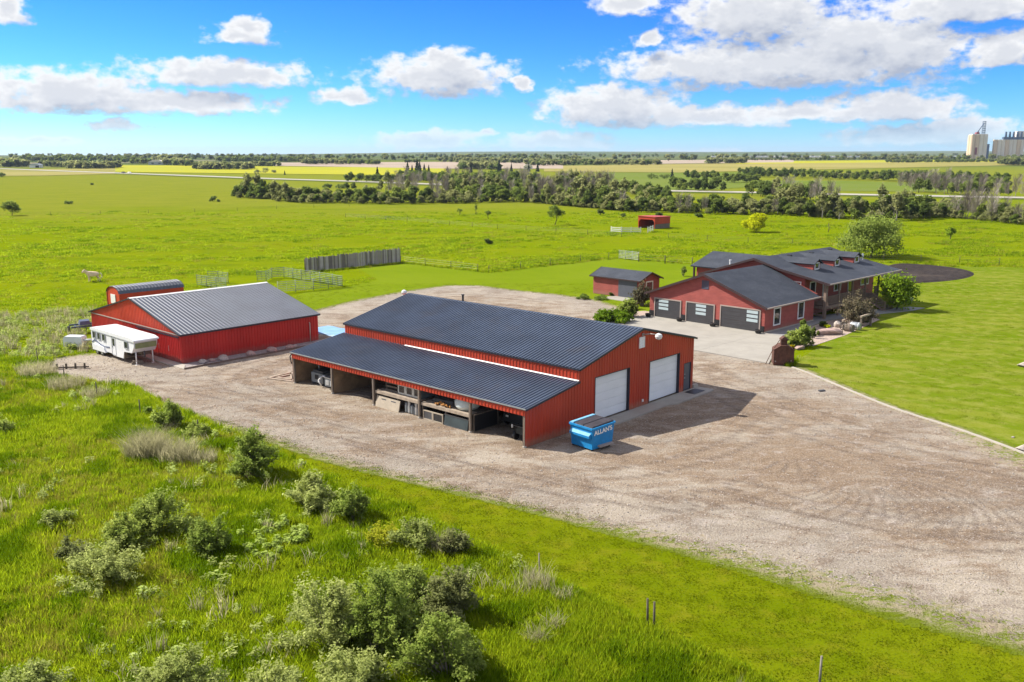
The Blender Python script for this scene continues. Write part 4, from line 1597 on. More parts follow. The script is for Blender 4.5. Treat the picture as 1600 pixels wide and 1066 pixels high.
railing([(12.55, -0.26, FL), (15.5, -0.26, FL)])
railing([(15.7, -0.26, FL), (18.8, -0.26, FL)])
railing([(19.0, -0.26, FL), (22.2, -0.26, FL)])
railing([(12.36, 2.0, FL), (12.36, -0.05, FL)])
railing([(24.6, -0.26, FL), (25.75, -0.26, FL)])
# steps down to the path
ns = 8
for k in range(ns):
    z = FL - (k + 1) * FL / (ns + 0.5)
    y = -0.36 - k * 0.30
    MB().box(22.5, 24.5, y - 0.32, y, z - 0.05, z).build('step', M_DECKWOOD, house)
for x in (22.45, 24.55):
    m_ = MB()
    beam(m_, (x, -0.34, FL), (x, -0.34 - ns * .3, 0.12), 0.06, 0.26)
    st = m_.build('stringer', M_DECKWOOD, house)
    m_ = MB()
    beam(m_, (x, -0.34, FL + 1.05), (x, -0.34 - ns * .3, 1.1), 0.09, 0.06)
    m_.box(x - .06, x + .06, -0.4 - ns * .3, -0.28 - ns * .3, 0.05, 1.15)
    for k in range(1, ns * 2):
        t_ = k / (ns * 2)
        m_.box(x - .02, x + .02, -0.34 - ns * .3 * t_ - .02, -0.34 - ns * .3 * t_ + .02, FL * (1 - t_) + .1, FL + 1.0 - t_ * (FL - 0.05))
    m_.build('handrail', M_DECKWOOD, st)
for (a, b, z0, z1, bars) in ((13.5, 14.6, 2.35, 3.75, 0), (16.6, 17.6, FL + .05, 3.7, 0), (19.4, 20.9, 2.3, 3.75, 1), (23.0, 24.0, FL + .05, 3.7, 0), (26.4, 28.4, 2.3, 3.75, 1)):
    window(house, (0, FY, 0), X_, -Y_, a, b, z0, z1, 0.14, bars=bars)
window(house, (MX0, 0, 0), Y_, -X_, 2.75, 4.65, 2.55, 3.85, 0.12, bars=2)
# cross wing at the back
WZ, WE = 5.78, 4.38
MB().prism([(14.5, 0), (14.5, WE - 0.1), (19.0, WZ - 0.12), (23.5, WE - 0.1), (23.5, 0)], 'y', 11.0, 18.3).build('rear_wing', M_SIDING, house)
slope(house, (13.95, 10.2, WE - .08), (13.95, 18.9, WE - .08), (19.0, 10.2, WZ), M_SHINGLE, 0, 0, thick=0.14)
slope(house, (24.05, 10.2, WE - .08), (24.05, 18.9, WE - .08), (19.0, 10.2, WZ), M_SHINGLE, 0, 0, thick=0.14)
MB().box(14.0, 14.2, 18.3, 18.5, 0, WE - .2).build('wing_post', M_FASCIA, house)
# dormers
for xc in (16.7, 21.75, 26.95):
    hw = 0.85
    fy = 3.22
    zb = main_z(fy) - 0.03
    ez, pz = 5.72, 6.2
    yb = 6.3
    mb = MB()
    mb.prism([(xc - hw, zb - 0.2), (xc + hw, zb - 0.2), (xc + hw, ez), (xc, pz - 0.06), (xc - hw, ez)], 'y', fy, 7.2)
    dm = mb.build('dormer', M_SIDING, house)
    slope(dm, (xc - hw - 0.22, fy - 0.3, ez - 0.09), (xc - hw - 0.22, 6.7, ez - 0.09), (xc, fy - 0.3, pz), M_SHINGLE, 0, 0, D=(xc, 8.3, pz), thick=0.10, name='dormer_roof')
    slope(dm, (xc + hw + 0.22, fy - 0.3, ez - 0.09), (xc + hw + 0.22, 6.7, ez - 0.09), (xc, fy - 0.3, pz), M_SHINGLE, 0, 0, D=(xc, 8.3, pz), thick=0.10, name='dormer_roof')
    window(dm, (0, fy, 0), X_, -Y_, xc - 0.42, xc + 0.42, zb + 0.14, zb + 0.72, 0.13, bars=0, name='dormer_window')
for (x, y) in ((18.3, 7.6), (23.3, 7.4), (28.6, 7.6)):
    z = main_z(y)
    MB().hexa([(x - .28, y - .24, z - .05), (x + .28, y - .24, z - .05), (x + .28, y + .24, z - .05), (x - .28, y + .24, z - .05)],
              [(x - .22, y - .18, z + .2), (x + .22, y - .18, z + .2), (x + .22, y + .18, z + .26), (x - .22, y + .18, z + .26)]).build('roof_vent', M_BLACK, house)
dz = main_z(3.6)
MB().tube((29.6, 3.6, dz - .05), (29.6, 3.6, dz + 0.55), 0.03).lathe([(0.02, 0.0), (0.2, 0.05), (0.30, 0.14)], (29.6, 3.55, dz + 0.55), 14, 'y').build('satellite_dish', M_WHITE, house)
MB().lathe([(0.10, -0.4), (0.10, 0.75), (0.15, 0.76), (0.15, 0.86)], (14.1, 13.2, 4.6), 10).build('flue', M_WHITE, house)

# ================================================================== garden shed
shed = thing('garden_shed', 'small red garden shed with a charcoal roof and grey sliding door beside the gravel', 'shed', SHEDF[0], SHEDF[1])
SW, SLN, SE_, SR = 4.19, 7.66, 2.5, 3.34
lap((0, 0, 0), Y_, -X_, 0, SLN, 0.06, SE_).build('wall', M_SIDING, shed)
ss = (SW / 2) / (SR - SE_)
lap((0, 0, 0), X_, -Y_, lambda z: max(0, (z - SE_) * ss), lambda z: SW - max(0, (z - SE_) * ss), 0.06, SR - 0.08, (SE_,)).build('wall', M_SIDING, shed)
lap((SW, 0, 0), Y_, X_, 0, SLN, 0.06, SE_).build('wall', M_SIDING, shed)
MB().prism([(0.02, 0), (SW - .02, 0), (SW - .02, SE_), (SW / 2, SR - .1), (0.02, SE_)], 'y', 0.02, SLN - 0.01).build('shed_core', M_SIDING, shed)
slope(shed, (-0.37, -0.37, SE_ - .1), (-0.37, SLN + .37, SE_ - .1), (SW / 2, -0.37, SR + .02), M_SHINGLE, 0, 0, thick=0.1)
slope(shed, (SW + 0.37, -0.37, SE_ - .1), (SW + 0.37, SLN + .37, SE_ - .1), (SW / 2, -0.37, SR + .02), M_SHINGLE, 0, 0, thick=0.1)
mb = MB()
for y in (-0.4, SLN + 0.4):
    beam(mb, (-0.37, y, SE_ - .08), (SW / 2, y, SR + .04), 0.05, 0.18)
    beam(mb, (SW / 2, y, SR + .04), (SW + .37, y, SE_ - .08), 0.05, 0.18)
beam(mb, (-0.4, -0.37, SE_ - .07), (-0.4, SLN + .37, SE_ - .07), 0.05, 0.14)
mb.build('fascia', M_FASCIA, shed)
mb = MB()
obox(mb, (0, 0, 0), Y_, -X_, 0.35, 3.35, 0.08, 2.25, 0.025, 0.08)
mb.build('sliding_door', M_GREYDOOR, shed)
window(shed, (0, 0, 0), X_, -Y_, 1.45, 2.65, 0.85, 2.05, 0.14, bars=0)

# ================================================================== loafing shed far out in the pasture
pF = G(1023, 358)
loaf = thing('loafing_shed', 'red open-fronted loafing shed out in the pasture behind white rails', 'shed', (pF.x, pF.y, 0), HOUSE[1])
LW, LD = 5.2, 6.4      # front runs along y, sides along x
MB().sheet((0, 0, 0), X_, Z_, -Y_, 0, LD, 1.15, 2.75).build('wall', M_SHOPRED, loaf)
for x in (0.1, 2.2, 4.3, 6.2):
    MB().box(x - .07, x + .07, 0.03, 0.17, 0, 2.7).build('post', M_WOODGREY, loaf)
MB().box(0.05, LD - .05, 0.04, 0.09, 0.0, 1.14).build('kick_boards', M_WOODGREY, loaf)
MB().box(0.05, LD, LW - 0.1, LW, 0.0, 2.75).build('wall', M_SHOPRED, loaf)
MB().box(LD - 0.1, LD, 0.1, LW - 0.11, 0.0, 2.75).build('wall', M_DARKIN, loaf)
mb = MB().prism([(0.0, 0.0), (0.18, 0.0), (0.18, 1.7), (0.75, 2.25), (LW - .75, 2.25), (LW - .18, 1.7), (LW - .18, 0.0), (LW, 0.0), (LW, 3.0), (0.0, 2.95)], 'x', -0.04, 0.03)
mb.build('front_frame', M_SHOPRED, loaf)
MB().hexa([(-0.2, -0.15, 2.82), (LD + .2, -0.15, 2.76), (LD + .2, LW + .15, 2.76), (-0.2, LW + .15, 2.98)], [(-0.2, -0.15, 3.0), (LD + .2, -0.15, 2.9), (LD + .2, LW + .15, 2.9), (-0.2, LW + .15, 3.1)]).build('roof', M_SHOPRED, loaf)

# ================================================================== blue dumpster
M_BLUE = paint('dumpster_blue', (0.008, 0.225, 0.52), 0.5, var=0.16, scale=1.8, dirt=(0.03, 0.11, 0.24), dscale=2.0, damt=0.5)
M_BLUEPALE = paint('worn_pale_blue', (0.16, 0.40, 0.58), 0.7, var=0.18, scale=3)
M_LID = paint('lid_plastic', (0.045, 0.042, 0.050), 0.5, var=0.25, scale=3)
dO = loc2w(SHOP, 2.15, -3.62)
dump = thing('dumpster', 'blue steel dumpster with dark lids and white lettering beside the workshop corner', 'dumpster', (dO.x, dO.y, 0), SHOP[1] + R(-7), None, 1.13)
# local x to the right (lettered side faces -y), y to the left-back (pocket side faces -x)
W0, D0 = 1.75, 1.72
mb = MB()
mb.hexa([(0.06, 0.06, 0.12), (W0 - .1, 0.06, 0.12), (W0 - .1, D0 - .06, 0.12), (0.06, D0 - .06, 0.12)], [(0, 0, 1.32), (W0, 0, 1.42), (W0, D0, 1.42), (0, D0, 1.32)])
mb.build('body', M_BLUE, dump)
mb = MB()
for a, b in (((-.03, -.03, 1.35), (W0 + .03, -.03, 1.45)), ((-.03, D0 + .03, 1.35), (W0 + .03, D0 + .03, 1.45)), ((-.03, -.03, 1.35), (-.03, D0 + .03, 1.35)), ((W0 + .03, -.03, 1.45), (W0 + .03, D0 + .03, 1.45))):
    beam(mb, a, b, 0.07, 0.1)
mb.build('rim', M_BLUE, dump)
for y0, y1 in ((0.02, 0.70), (0.73, 1.42)):
    MB().hexa([(0.02, y0, 1.34), (W0 - .02, y0, 1.44), (W0 - .02, y1, 1.44), (0.02, y1, 1.34)], [(0.05, y0 + .03, 1.42), (W0 - .05, y0 + .03, 1.52), (W0 - .05, y1 - .03, 1.52), (0.05, y1 - .03, 1.42)]).build('lid', M_LID, dump)
MB().hexa([(-0.02, 1.45, 1.36), (W0 + .02, 1.45, 1.46), (W0 + .02, D0, 1.46), (-0.02, D0, 1.36)], [(-0.02, 1.45, 1.44), (W0 + .02, 1.45, 1.54), (W0 + .02, D0, 1.50), (-0.02, D0, 1.40)]).build('hinge_plate', M_BLUEPALE, dump)
fp = MB().hexa([(-0.16, 0.10, 0.78), (0.02, 0.10, 0.72), (0.02, D0 - .1, 0.72), (-0.16, D0 - .1, 0.78)], [(-0.16, 0.10, 0.90), (0.02, 0.10, 1.03), (0.02, D0 - .1, 1.03), (-0.16, D0 - .1, 0.90)])
fp.build('fork_pocket', M_BLUE, dump)
MB().hexa([(-0.165, 0.11, 0.905), (0.015, 0.11, 1.035), (0.015, D0 - .11, 1.035), (-0.165, D0 - .11, 0.905)], [(-0.17, 0.11, 0.915), (0.01, 0.11, 1.045), (0.01, D0 - .11, 1.045), (-0.17, D0 - .11, 0.915)]).build('pocket_top', M_BLUEPALE, dump)
MB().hexa([(0.5, -0.14, 0.2), (1.6, -0.14, 0.2), (1.6, 0.06, 0.2), (0.5, 0.06, 0.2)], [(0.5, -0.14, 0.28), (1.6, -0.14, 0.28), (1.6, 0.06, 0.30), (0.5, 0.06, 0.30)]).build('step_plate', M_TAUPE, dump)
for x, y in ((0.15, 0.15), (W0 - .25, 0.15), (0.15, D0 - .15), (W0 - .25, D0 - .15)):
    MB().lathe([(0.09, -0.03), (0.09, 0.03)], (x, y, 0.09), 12, 'y').build('caster', M_BLACK, dump)
tm = text_mesh("ALLAN'S", 0.36, 0.006)
tm.materials.append(M_WHITE)
to = link('lettering', tm, dump)
# lettered side: plane y ~ .03 at z 1.05, facing -y
to.matrix_local = Matrix.Translation((0.86, -0.008, 1.08)) @ Matrix.Rotation(R(90), 4, 'X') @ Matrix.Rotation(R(4), 4, 'Z') @ Matrix.Scale(1.05, 4, (1, 0, 0))

# ================================================================== horse trailer
tO = G(80 + 820 / 7.273, 480 + 632 / 7.273, 0.0)
trl = thing('horse_trailer', 'white gooseneck horse trailer parked against the barn gable', 'trailer', (tO.x, tO.y, 0), BARN[1])
# local y away along the trailer (rear), nose towards -y; x across towards the barn
M_TRW = paint('trailer_white', (0.74, 0.75, 0.76), 0.35, var=0.04, scale=1)
M_TRB = paint('blue_grey_stripe', (0.10, 0.12, 0.19), 0.4, var=0.05)
M_TRG = paint('tan_underside', (0.16, 0.125, 0.09), 0.7, var=0.25)
TL, TW, T0, T1, NZ = 6.3, 2.2, 0.38, 2.32, 1.12
NL = 2.3
side = [(TL, T0 + .15), (TL, T1 - .12), (TL - .12, T1), (-NL + .2, T1), (-NL, T1 - .15), (-NL + .1, NZ + .55), (-NL + .55, NZ), (-0.25, NZ - .1), (0.0, T0), (1.9, T0 + .0), (2.3, T0 + .14)]
mb = MB().prism(side, 'x', 0.04, TW - 0.04)
mb.build('body', M_TRW, trl)
mb = MB()
rp = [(TL + .02, T1 - .05), (TL - .05, T1 + .09), (TL - .6, T1 + .15), (-NL + .6, T1 + .12), (-NL - .12, T1 - .02), (-NL - .16, T1 - .14), (-NL - .02, T1 - .18)]
mb.prism(rp + [(TL, T1 - .12)], 'x', -0.05, TW + 0.05)
mb.build('roof', M_TRW, trl)
for (a, b, z0, z1) in ((5.85, 5.35, 1.50, 2.06), (4.85, 4.40, 1.50, 2.06), (3.85, 3.35, 1.50, 2.06), (-0.55, -1.1, 1.42, 1.98)):
    window(trl, (0.03, 0, 0), Y_, -X_, b, a, z0, z1, 0.04, bars=0, mat=M_GALV)
mb = MB()
rect_frame(mb, (0.03, 0, 0), Y_, -X_, 1.35, 2.1, T0 + .1, 2.08, 0.025, 0.0, 0.02)
dr = mb.build('side_door', M_GALV, trl)
mb = MB()
obox(mb, (0.03, 0, 0), Y_, -X_, 1.55, 1.92, 1.3, 1.95, 0.0, 0.02)
mb.build('pane', M_GLASS, dr)
mb = MB()
obox(mb, (0.03, 0, 0), Y_, -X_, 2.0, 2.06, 1.1, 1.3, 0.0, 0.05)
mb.build('handle', M_GALV, dr)
# wavy stripe along the side
mb = MB()
sp = [(6.2, 1.05), (5.7, 1.28), (5.1, 1.22), (4.4, 1.02), (3.6, 0.94), (2.6, 1.02)]
for (y0, z0), (y1, z1) in zip(sp[:-1], sp[1:]):
    mb.hexa([(0.0, y0, z0 - .06), (0.0, y1, z1 - .06), (0.038, y1, z1 - .06), (0.038, y0, z0 - .06)], [(0.0, y0, z0 + .05), (0.0, y1, z1 + .05), (0.038, y1, z1 + .05), (0.038, y0, z0 + .05)])
mb.build('stripe', M_TRB, trl)
# wheels and fender
mb = MB().prism([(5.95, 0.42), (5.75, 0.86), (5.3, 0.95), (3.95, 0.95), (3.55, 0.8), (3.25, 0.42)], 'x', -0.10, 0.1)
mb.build('fender', M_TRW, trl)
for y in (5.15, 4.15):
    for x in (-0.02, TW - 0.2):
        wh = MB().lathe([(0.22, 0.0), (0.36, 0.02), (0.37, 0.2), (0.22, 0.22)], (x - 0.02, y, 0.37), 18, 'x').build('wheel', M_BLACK, trl)
        MB().lathe([(0.05, -0.005), (0.21, 0.0), (0.21, 0.225), (0.05, 0.23)], (x - 0.02, y, 0.37), 14, 'x').build('rim', M_GALV, wh)
# front of the body under the nose: spare wheel, jack legs, coupler
MB().box(0.06, TW - .06, -0.24, -0.02, 0.45, NZ - .12).build('front_panel', M_TRG, trl)
sw = MB().lathe([(0.16, 0.0), (0.34, 0.02), (0.35, 0.2), (0.16, 0.22)], (0.62, -0.48, 0.95), 18, 'y').build('spare_wheel', M_BLACK, trl)
MB().lathe([(0.04, -0.01), (0.2, 0.0), (0.2, 0.03)], (0.62, -0.49, 0.95), 14, 'y').build('rim', M_TAUPE, sw)
MB().box(1.15, 2.0, -1.3, -0.3, 0.72, 1.14).build('tack_box', M_TRG, trl)
for x in (0.35, 1.85):
    MB().tube((x, -1.85, NZ + .05), (x, -1.85, 0.30), 0.06).tube((x, -1.85, 0.32), (x, -1.85, 0.03), 0.045).box(x - .13, x + .13, -1.98, -1.72, 0.0, 0.03).build('jack_leg', M_WHITE, trl)
MB().tube((TW / 2, -1.9, NZ + .05), (TW / 2, -1.9, 0.62), 0.08).build('coupler', M_STEEL, trl)
mb = MB()
mb.hexa([(0.15, -NL - .03, 1.55), (TW - .15, -NL - .03, 1.55), (TW - .15, -NL + .05, 1.55), (0.15, -NL + .05, 1.55)][::1], [(0.15, -NL - .03, 2.02), (TW - .15, -NL - .03, 2.02), (TW - .15, -NL + .02, 2.02), (0.15, -NL + .02, 2.02)])
mb.build('nose_window', paint('reflecting_pane', (0.20, 0.23, 0.10), 0.15), trl)
for k in range(3):
    MB().box(0.05 + .03 * k, 0.9 - .04 * k, -0.0 - 2.0, -1.75, 0.0 + k * 0.14, 0.13 + k * 0.14) if False else None
b1 = G(80 + 985 / 7.273, 480 + 650 / 7.273)
blk = MB().box(-0.5, 0.5, -0.16, 0.16, 0, 0.18).box(-0.42, 0.45, -0.13, 0.15, 0.182, 0.33)
tag(blk.build('timber_block', M_WOODGREY, None, (b1.x, b1.y, 0.012), R(20)), 'short stack of grey timbers on the gravel under the trailer nose', 'timber')

# small white enclosed trailer and the heap beyond it
wO = G(114, 546)
wt = thing('box_trailer', 'small white box with rounded corners and a pale drawbar standing in the grass', 'trailer', (wO.x, wO.y, 0), R(-4), None, 0.86)
mb = MB().prism([(-1.05, 0.28), (1.0, 0.28), (1.05, 0.5), (1.05, 1.25), (0.9, 1.4), (-0.85, 1.42), (-1.05, 1.2)], 'y', 0, 1.15)
mb.build('body', M_TRW, wt)
mb = MB().path([(1.02, 0.5, 0.95), (1.9, 0.9, 0.95), (2.7, 1.3, 0.7)], 0.11, 8)
mb.build('drawbar', M_TRW, wt)
for y in (-0.02, 1.0):
    MB().lathe([(0.12, 0), (0.3, 0.02), (0.3, 0.16), (0.12, 0.18)], (0.0, y, 0.3), 14, 'y').build('wheel', M_BLACK, wt)
hO = G(134, 521)
hp = thing('farm_implement', 'dark old field implement with pale bars standing behind the horse trailer', 'implement', (hO.x, hO.y, 0), R(35))
M_IMPL = paint('dull_blue_steel', (0.07, 0.095, 0.13), 0.6, var=0.3, scale=2)
MB().box(-1.3, 1.3, -0.1, 0.1, 0.65, 0.82).box(-1.3, 1.3, 1.0, 1.16, 0.75, 0.9).box(-.9, -.75, -0.1, 1.1, 0.7, 0.8).box(.75, .9, -0.1, 1.1, 0.7, 0.8).build('frame', M_IMPL, hp)
for k in range(5):
    x = -1.1 + k * 0.55
    MB().path([(x, 0.0, 0.75), (x + .05, -0.35, 0.5), (x, -0.2, 0.1), (x, -0.45, 0.02)], 0.04, 5).build('tine', M_STEEL, hp)
for x in (-1.45, 1.45):
    MB().lathe([(0.15, -0.1), (0.42, -0.09), (0.42, 0.09), (0.15, 0.1)], (x, 0.6, 0.42), 16, 'x').build('wheel', M_BLACK, hp)
MB().hexa([(-0.5, 0.1, 0.85), (0.6, 0.1, 0.85), (0.6, 0.9, 0.9), (-0.5, 0.9, 0.9)], [(-0.4, 0.2, 1.25), (0.5, 0.2, 1.25), (0.5, 0.8, 1.35), (-0.4, 0.8, 1.35)]).build('seed_box', M_TRB, hp)

# ================================================================== stones and edging by the barn
M_ROCK = paint('pale_fieldstone', (0.42, 0.36, 0.31), 0.9, var=0.3, scale=3, bump=0.6, dirt=(0.25, 0.2, 0.17), dscale=1.5)
M_ROCKP = paint('pink_fieldstone', (0.40, 0.28, 0.24), 0.9, var=0.3, scale=3, bump=0.6)


def rock_mesh(name, seed, mat):
    bm = bmesh.new()
    bmesh.ops.create_icosphere(bm, subdivisions=3, radius=1.0)
    rs = random.Random(seed)
    ks = [(Vector((rs.uniform(-1, 1), rs.uniform(-1, 1), rs.uniform(-1, 1))).normalized(), rs.uniform(0.55, 0.95)) for _ in range(9)]
    for v in bm.verts:
        n = v.co.normalized()
        r = 1.0
        for k, h in ks:
            d = n.dot(k)
            if d > h:
                r = min(r, h / d)
        v.co = n * r * (1 + 0.04 * math.sin(9 * n.x + seed) * math.cos(8 * n.y))
        v.co.z = v.co.z * 0.72
    me = bpy.data.meshes.new(name)
    bm.to_mesh(me)
    bm.free()
    me.materials.append(mat)
    return me


ROCKS = [rock_mesh('boulder', s, M_ROCK if s % 2 else M_ROCKP) for s in (1, 2, 3, 4)]
ROCK_LABELS = [
    (318, 568, 0.42, 0, 'pale fieldstone nearest the barn corner on the gravel margin'),
    (331, 565.5, 0.30, 1, 'small pinkish stone second from the barn corner'),
    (349, 563, 0.55, 2, 'broad pale stone lying low along the barn wall, third from its corner'),
    (391, 556, 0.5, 3, 'dull low stone halfway along the barn wall'),
    (424, 550.5, 0.55, 1, 'large pinkish stone along the barn wall in front of the standpipe'),
    (453, 545, 0.42, 3, 'dark stone close to the lean-to end of the barn margin'),
    (460.5, 543, 0.28, 0, 'small whitish stone beside the dark one at the end of the barn margin')]
for i, (u, v, s, k, lb) in enumerate(ROCK_LABELS):
    p = G(u, v)
    o = link('boulder', ROCKS[k], None, (p.x, p.y, 0.05 + s * 0.28), rnd.uniform(0, 6), (s * 1.15, s * .8, s * 0.8))
    tag(o, lb, 'stone', 'stones along the barn wall')
mb = MB()
beam(mb, loc2w(BARN, -0.9, -2.0, 0.16), loc2w(BARN, 14.8, -1.68, 0.16), 0.12, 0.15)
tag(mb.build('timber_edging', M_WOODGREY), 'weathered timber edging along the gravel margin in front of the barn', 'edging')
# low timber frame beside the lean-to end
M_PALEWOOD = paint('pale_timber', (0.36, 0.29, 0.22), 0.9, var=0.25, scale=3)
q_ = [G(419, 592.5), G(457, 583), G(459.5, 598), G(432, 591.8), G(455, 586.5), G(456.5, 595)]
tf = thing('fire_pit_border', 'flat pale timber border lying on the gravel at the lean-to end', 'timber border', q_[0])
for (i, j) in ((0, 1), (1, 2), (2, 0), (3, 4), (4, 5), (5, 3)):
    mb = MB()
    beam(mb, q_[i] - q_[0] + Vector((0, 0, 0.13)), q_[j] - q_[0] + Vector((0, 0, 0.13)), 0.20, 0.12)
    mb.build('timber', M_PALEWOOD, tf)
bt = G(521, 519)
mb = MB()
for k in range(6):
    mb.hexa([(-3 + k, -1.6, 0.02), (-2 + k, -1.6, 0.02), (-2 + k, 1.6, 0.02), (-3 + k, 1.6, 0.02)], [(-3 + k, -1.55, 0.10 + 0.05 * (k % 2)), (-2 + k, -1.55, 0.10 + 0.05 * ((k + 1) % 2)), (-2 + k, 1.5, 0.12 + 0.05 * ((k + 1) % 3)), (-3 + k, 1.5, 0.12 + 0.05 * (k % 3))])
M_TARP = paint('pale_blue_tarp', (0.22, 0.40, 0.62), 0.5, var=0.12, scale=1.2)
tag(mb.build('tarpaulin', M_TARP, None, (bt.x, bt.y, 0.0), SHOP[1] + R(90)), 'pale blue tarpaulin spread on the gravel between barn and workshop', 'tarp')

# ================================================================== things under the lean-to
sh = lambda x, y, z=0.0: loc2w(SHOP, x, y, z)
M_GREYMET = paint('grey_machine_paint', (0.22, 0.24, 0.25), 0.45, metal=0.2, var=0.18, scale=3)
M_LIGHTMET = paint('bright_aluminium', (0.55, 0.57, 0.58), 0.35, metal=0.5, var=0.15, scale=4)
M_BEIGE = paint('beige_panel', (0.42, 0.355, 0.27), 0.6, var=0.12, scale=2, dirt=(0.25, 0.2, 0.14), dscale=2)
M_BARREL = paint('barrel_blue', (0.012, 0.13, 0.42), 0.4, var=0.1)
M_POLY = paint('white_poly_tank', (0.62, 0.68, 0.66), 0.35, var=0.1, scale=1.5)
M_FOAM = paint('orange_rope', (0.50, 0.24, 0.07), 0.9, var=0.35, scale=6)

t = thing('generator', 'squat grey generator box with a dark port in the first lean-to bay', 'generator', sh(1.0, 22.9), SHOP[1])
MB().box(-0.1, 1.1, -0.75, 0.75, 0.22, 1.0).build('housing', M_GREYMET, t)
MB().box(-0.13, -0.1, -0.2, 0.25, 0.5, 0.85).build('port', M_BLACK, t)
MB().box(0.0, 1.2, -0.65, 0.65, 1.0, 1.18).build('lid', M_STEEL, t)
MB().tube((0.35, 0.3, 1.15), (0.35, 0.3, 1.55), 0.05).build('exhaust', M_GALV, t)
for y in (-0.6, 0.6):
    MB().box(-0.1, 1.2, y - .06, y + .06, 0.0, 0.21).build('skid', M_STEEL, t)
t = thing('pump_trailer', 'bright grey pump unit with a curved white hose beside the first lean-to post', 'pump', sh(0.55, 20.75), SHOP[1])
MB().box(0.0, 1.3, -0.75, 0.65, 0.3, 0.92).build('housing', M_GREYMET, t)
MB().box(-0.03, 1.33, -0.8, 0.7, 0.92, 1.0).build('lid', M_LIGHTMET, t)
for y in (-0.45, 0.1):
    MB().box(-0.035, -0.002, y, y + .4, 0.4, 0.8).build('door_panel', M_LIGHTMET, t)
MB().path([(0.5, 0.7, 0.8), (0.2, 1.2, 0.95), (-0.05, 1.4, 0.6), (0.1, 1.25, 0.15)], 0.07, 8).build('hose', M_WHITE, t)
MB().tube((0.7, 0.1, 1.0), (0.7, 0.1, 1.45), 0.06).build('stack', M_LIGHTMET, t)
for y in (-0.7, 0.55):
    MB().lathe([(0.1, 0), (0.26, 0.01), (0.26, 0.14), (0.1, 0.15)], (0.6, y, 0.26), 14, 'y').build('wheel', M_BLACK, t)
t = thing('ride_on_mower', 'dark shrouded mower at the back of the first lean-to bay', 'mower', sh(3.0, 22.0), SHOP[1])
MB().hexa([(-.6, -1, .3), (.6, -1, .3), (.6, 1, .3), (-.6, 1, .3)], [(-.5, -.9, 1.0), (.5, -.9, .9), (.5, .6, .75), (-.5, .6, .85)]).build('hood', M_TRB, t)
for x, y in ((-.55, -.7), (.45, -.7), (-.55, .7), (.45, .7)):
    MB().lathe([(0.1, 0), (0.3, 0.01), (0.3, 0.19), (0.1, 0.2)], (x - .1, y, 0.3), 14, 'x').build('wheel', M_BLACK, t)
for i, (x, y, lb) in enumerate(((3.2, 15.75, 'blue plastic barrel left of the third lean-to post'), (3.15, 14.35, 'blue plastic barrel mostly hidden right of the third lean-to post'))):
    o = MB().lathe([(0.24, 0.0), (0.29, 0.03), (0.30, 0.3), (0.29, 0.34), (0.30, 0.38), (0.30, 0.62), (0.29, 0.66), (0.30, 0.7), (0.29, 0.98), (0.22, 1.02)], (0, 0, 0), 18).build('barrel', M_BARREL, None, sh(x, y, 0.55), 0)
    tag(o, lb, 'barrel', 'blue barrels in the lean-to')
    o.scale = (1.1, 1.1, 1.35)
t = thing('pallet', 'worn wooden pallet under the blue barrels', 'pallet', sh(3.2, 15.0), SHOP[1])
for k in range(6):
    MB().box(-0.7, 0.7, -1.2 + k * 0.42, -0.88 + k * 0.42, 0.48, 0.54).build('board', M_WOODGREY, t)
for x in (-0.65, 0.0, 0.6):
    MB().box(x, x + .1, -1.2, 1.25, 0.0, 0.478).build('bearer', M_WOODGREY, t)
o = MB().hexa([(-.5, -.8, .02), (.4, -.8, .02), (.4, .8, .02), (-.5, .8, .02)], [(-.48, -.78, .1), (.38, -.75, .08), (.4, .78, .12), (-.45, .75, .1)]).build('plywood_sheet', M_WOODGREY, None, sh(1.6, 17.6, 0.015), SHOP[1] + .2)
tag(o, 'grey sheet of plywood lying on the ground in the empty second bay', 'plywood')
# storage racks in bays three and four
for (y0, y1, lb) in ((9.98, 14.66, 'wooden storage rack in the third lean-to bay with cabinets on its deck'), (4.98, 9.72, 'wooden storage rack in the fourth lean-to bay with a white tank on its deck')):
    t = thing('storage_rack', lb, 'rack', sh(0, y0), SHOP[1])
    Lr = y1 - y0
    for k in range(7):
        MB().box(0.12 + k * 0.36, 0.45 + k * 0.36, 0.0, Lr, 1.16, 1.21).build('plank', M_PALEWOOD if k < 2 else M_WOODGREY, t)
    for yy in (0.0, Lr / 2 - .05, Lr - .1):
        MB().box(0.15, 2.6, yy, yy + .1, 1.03, 1.158).build('bearer', M_WOODGREY, t)
        for xx in (0.2, 2.4):
            MB().box(xx, xx + .1, yy, yy + .1, 0.0, 1.028).build('leg', M_WOODGREY, t)
    MB().box(0.08, 0.115, 0.0, Lr, 1.0, 1.2).build('edge_board', M_PALEWOOD, t)
zr = 1.212
t = thing('wooden_crate', 'old open wooden crate on the left end of the third bay rack', 'crate', sh(0.6, 13.25, zr), SHOP[1])
for z in (0.0, 0.28, 0.56):
    MB().box(0.0, 0.05, -0.45, 0.85, z, z + .12).build('slat', M_WOODGREY, t)
for y in (-0.45, 0.8):
    MB().box(0.051, 0.9, y, y + .05, 0.0, 0.68).build('end_board', M_WOODGREY, t)
MB().box(0.051, 0.85, -0.39, 0.79, 0.0, 0.04).build('base', M_WOODGREY, t)
t = thing('truck_canopy', 'grey truck canopy with three dark panes on the third bay rack', 'truck canopy', sh(0.5, 10.15, zr), SHOP[1])
mb = MB()
rect_frame(mb, (0, 0, 0), Y_, -X_, 0.16, 0.72, 0.14, 0.62, 0.12, -0.05, 0.0)
rect_frame(mb, (0, 0, 0), Y_, -X_, 0.97, 1.53, 0.14, 0.62, 0.12, -0.05, 0.0)
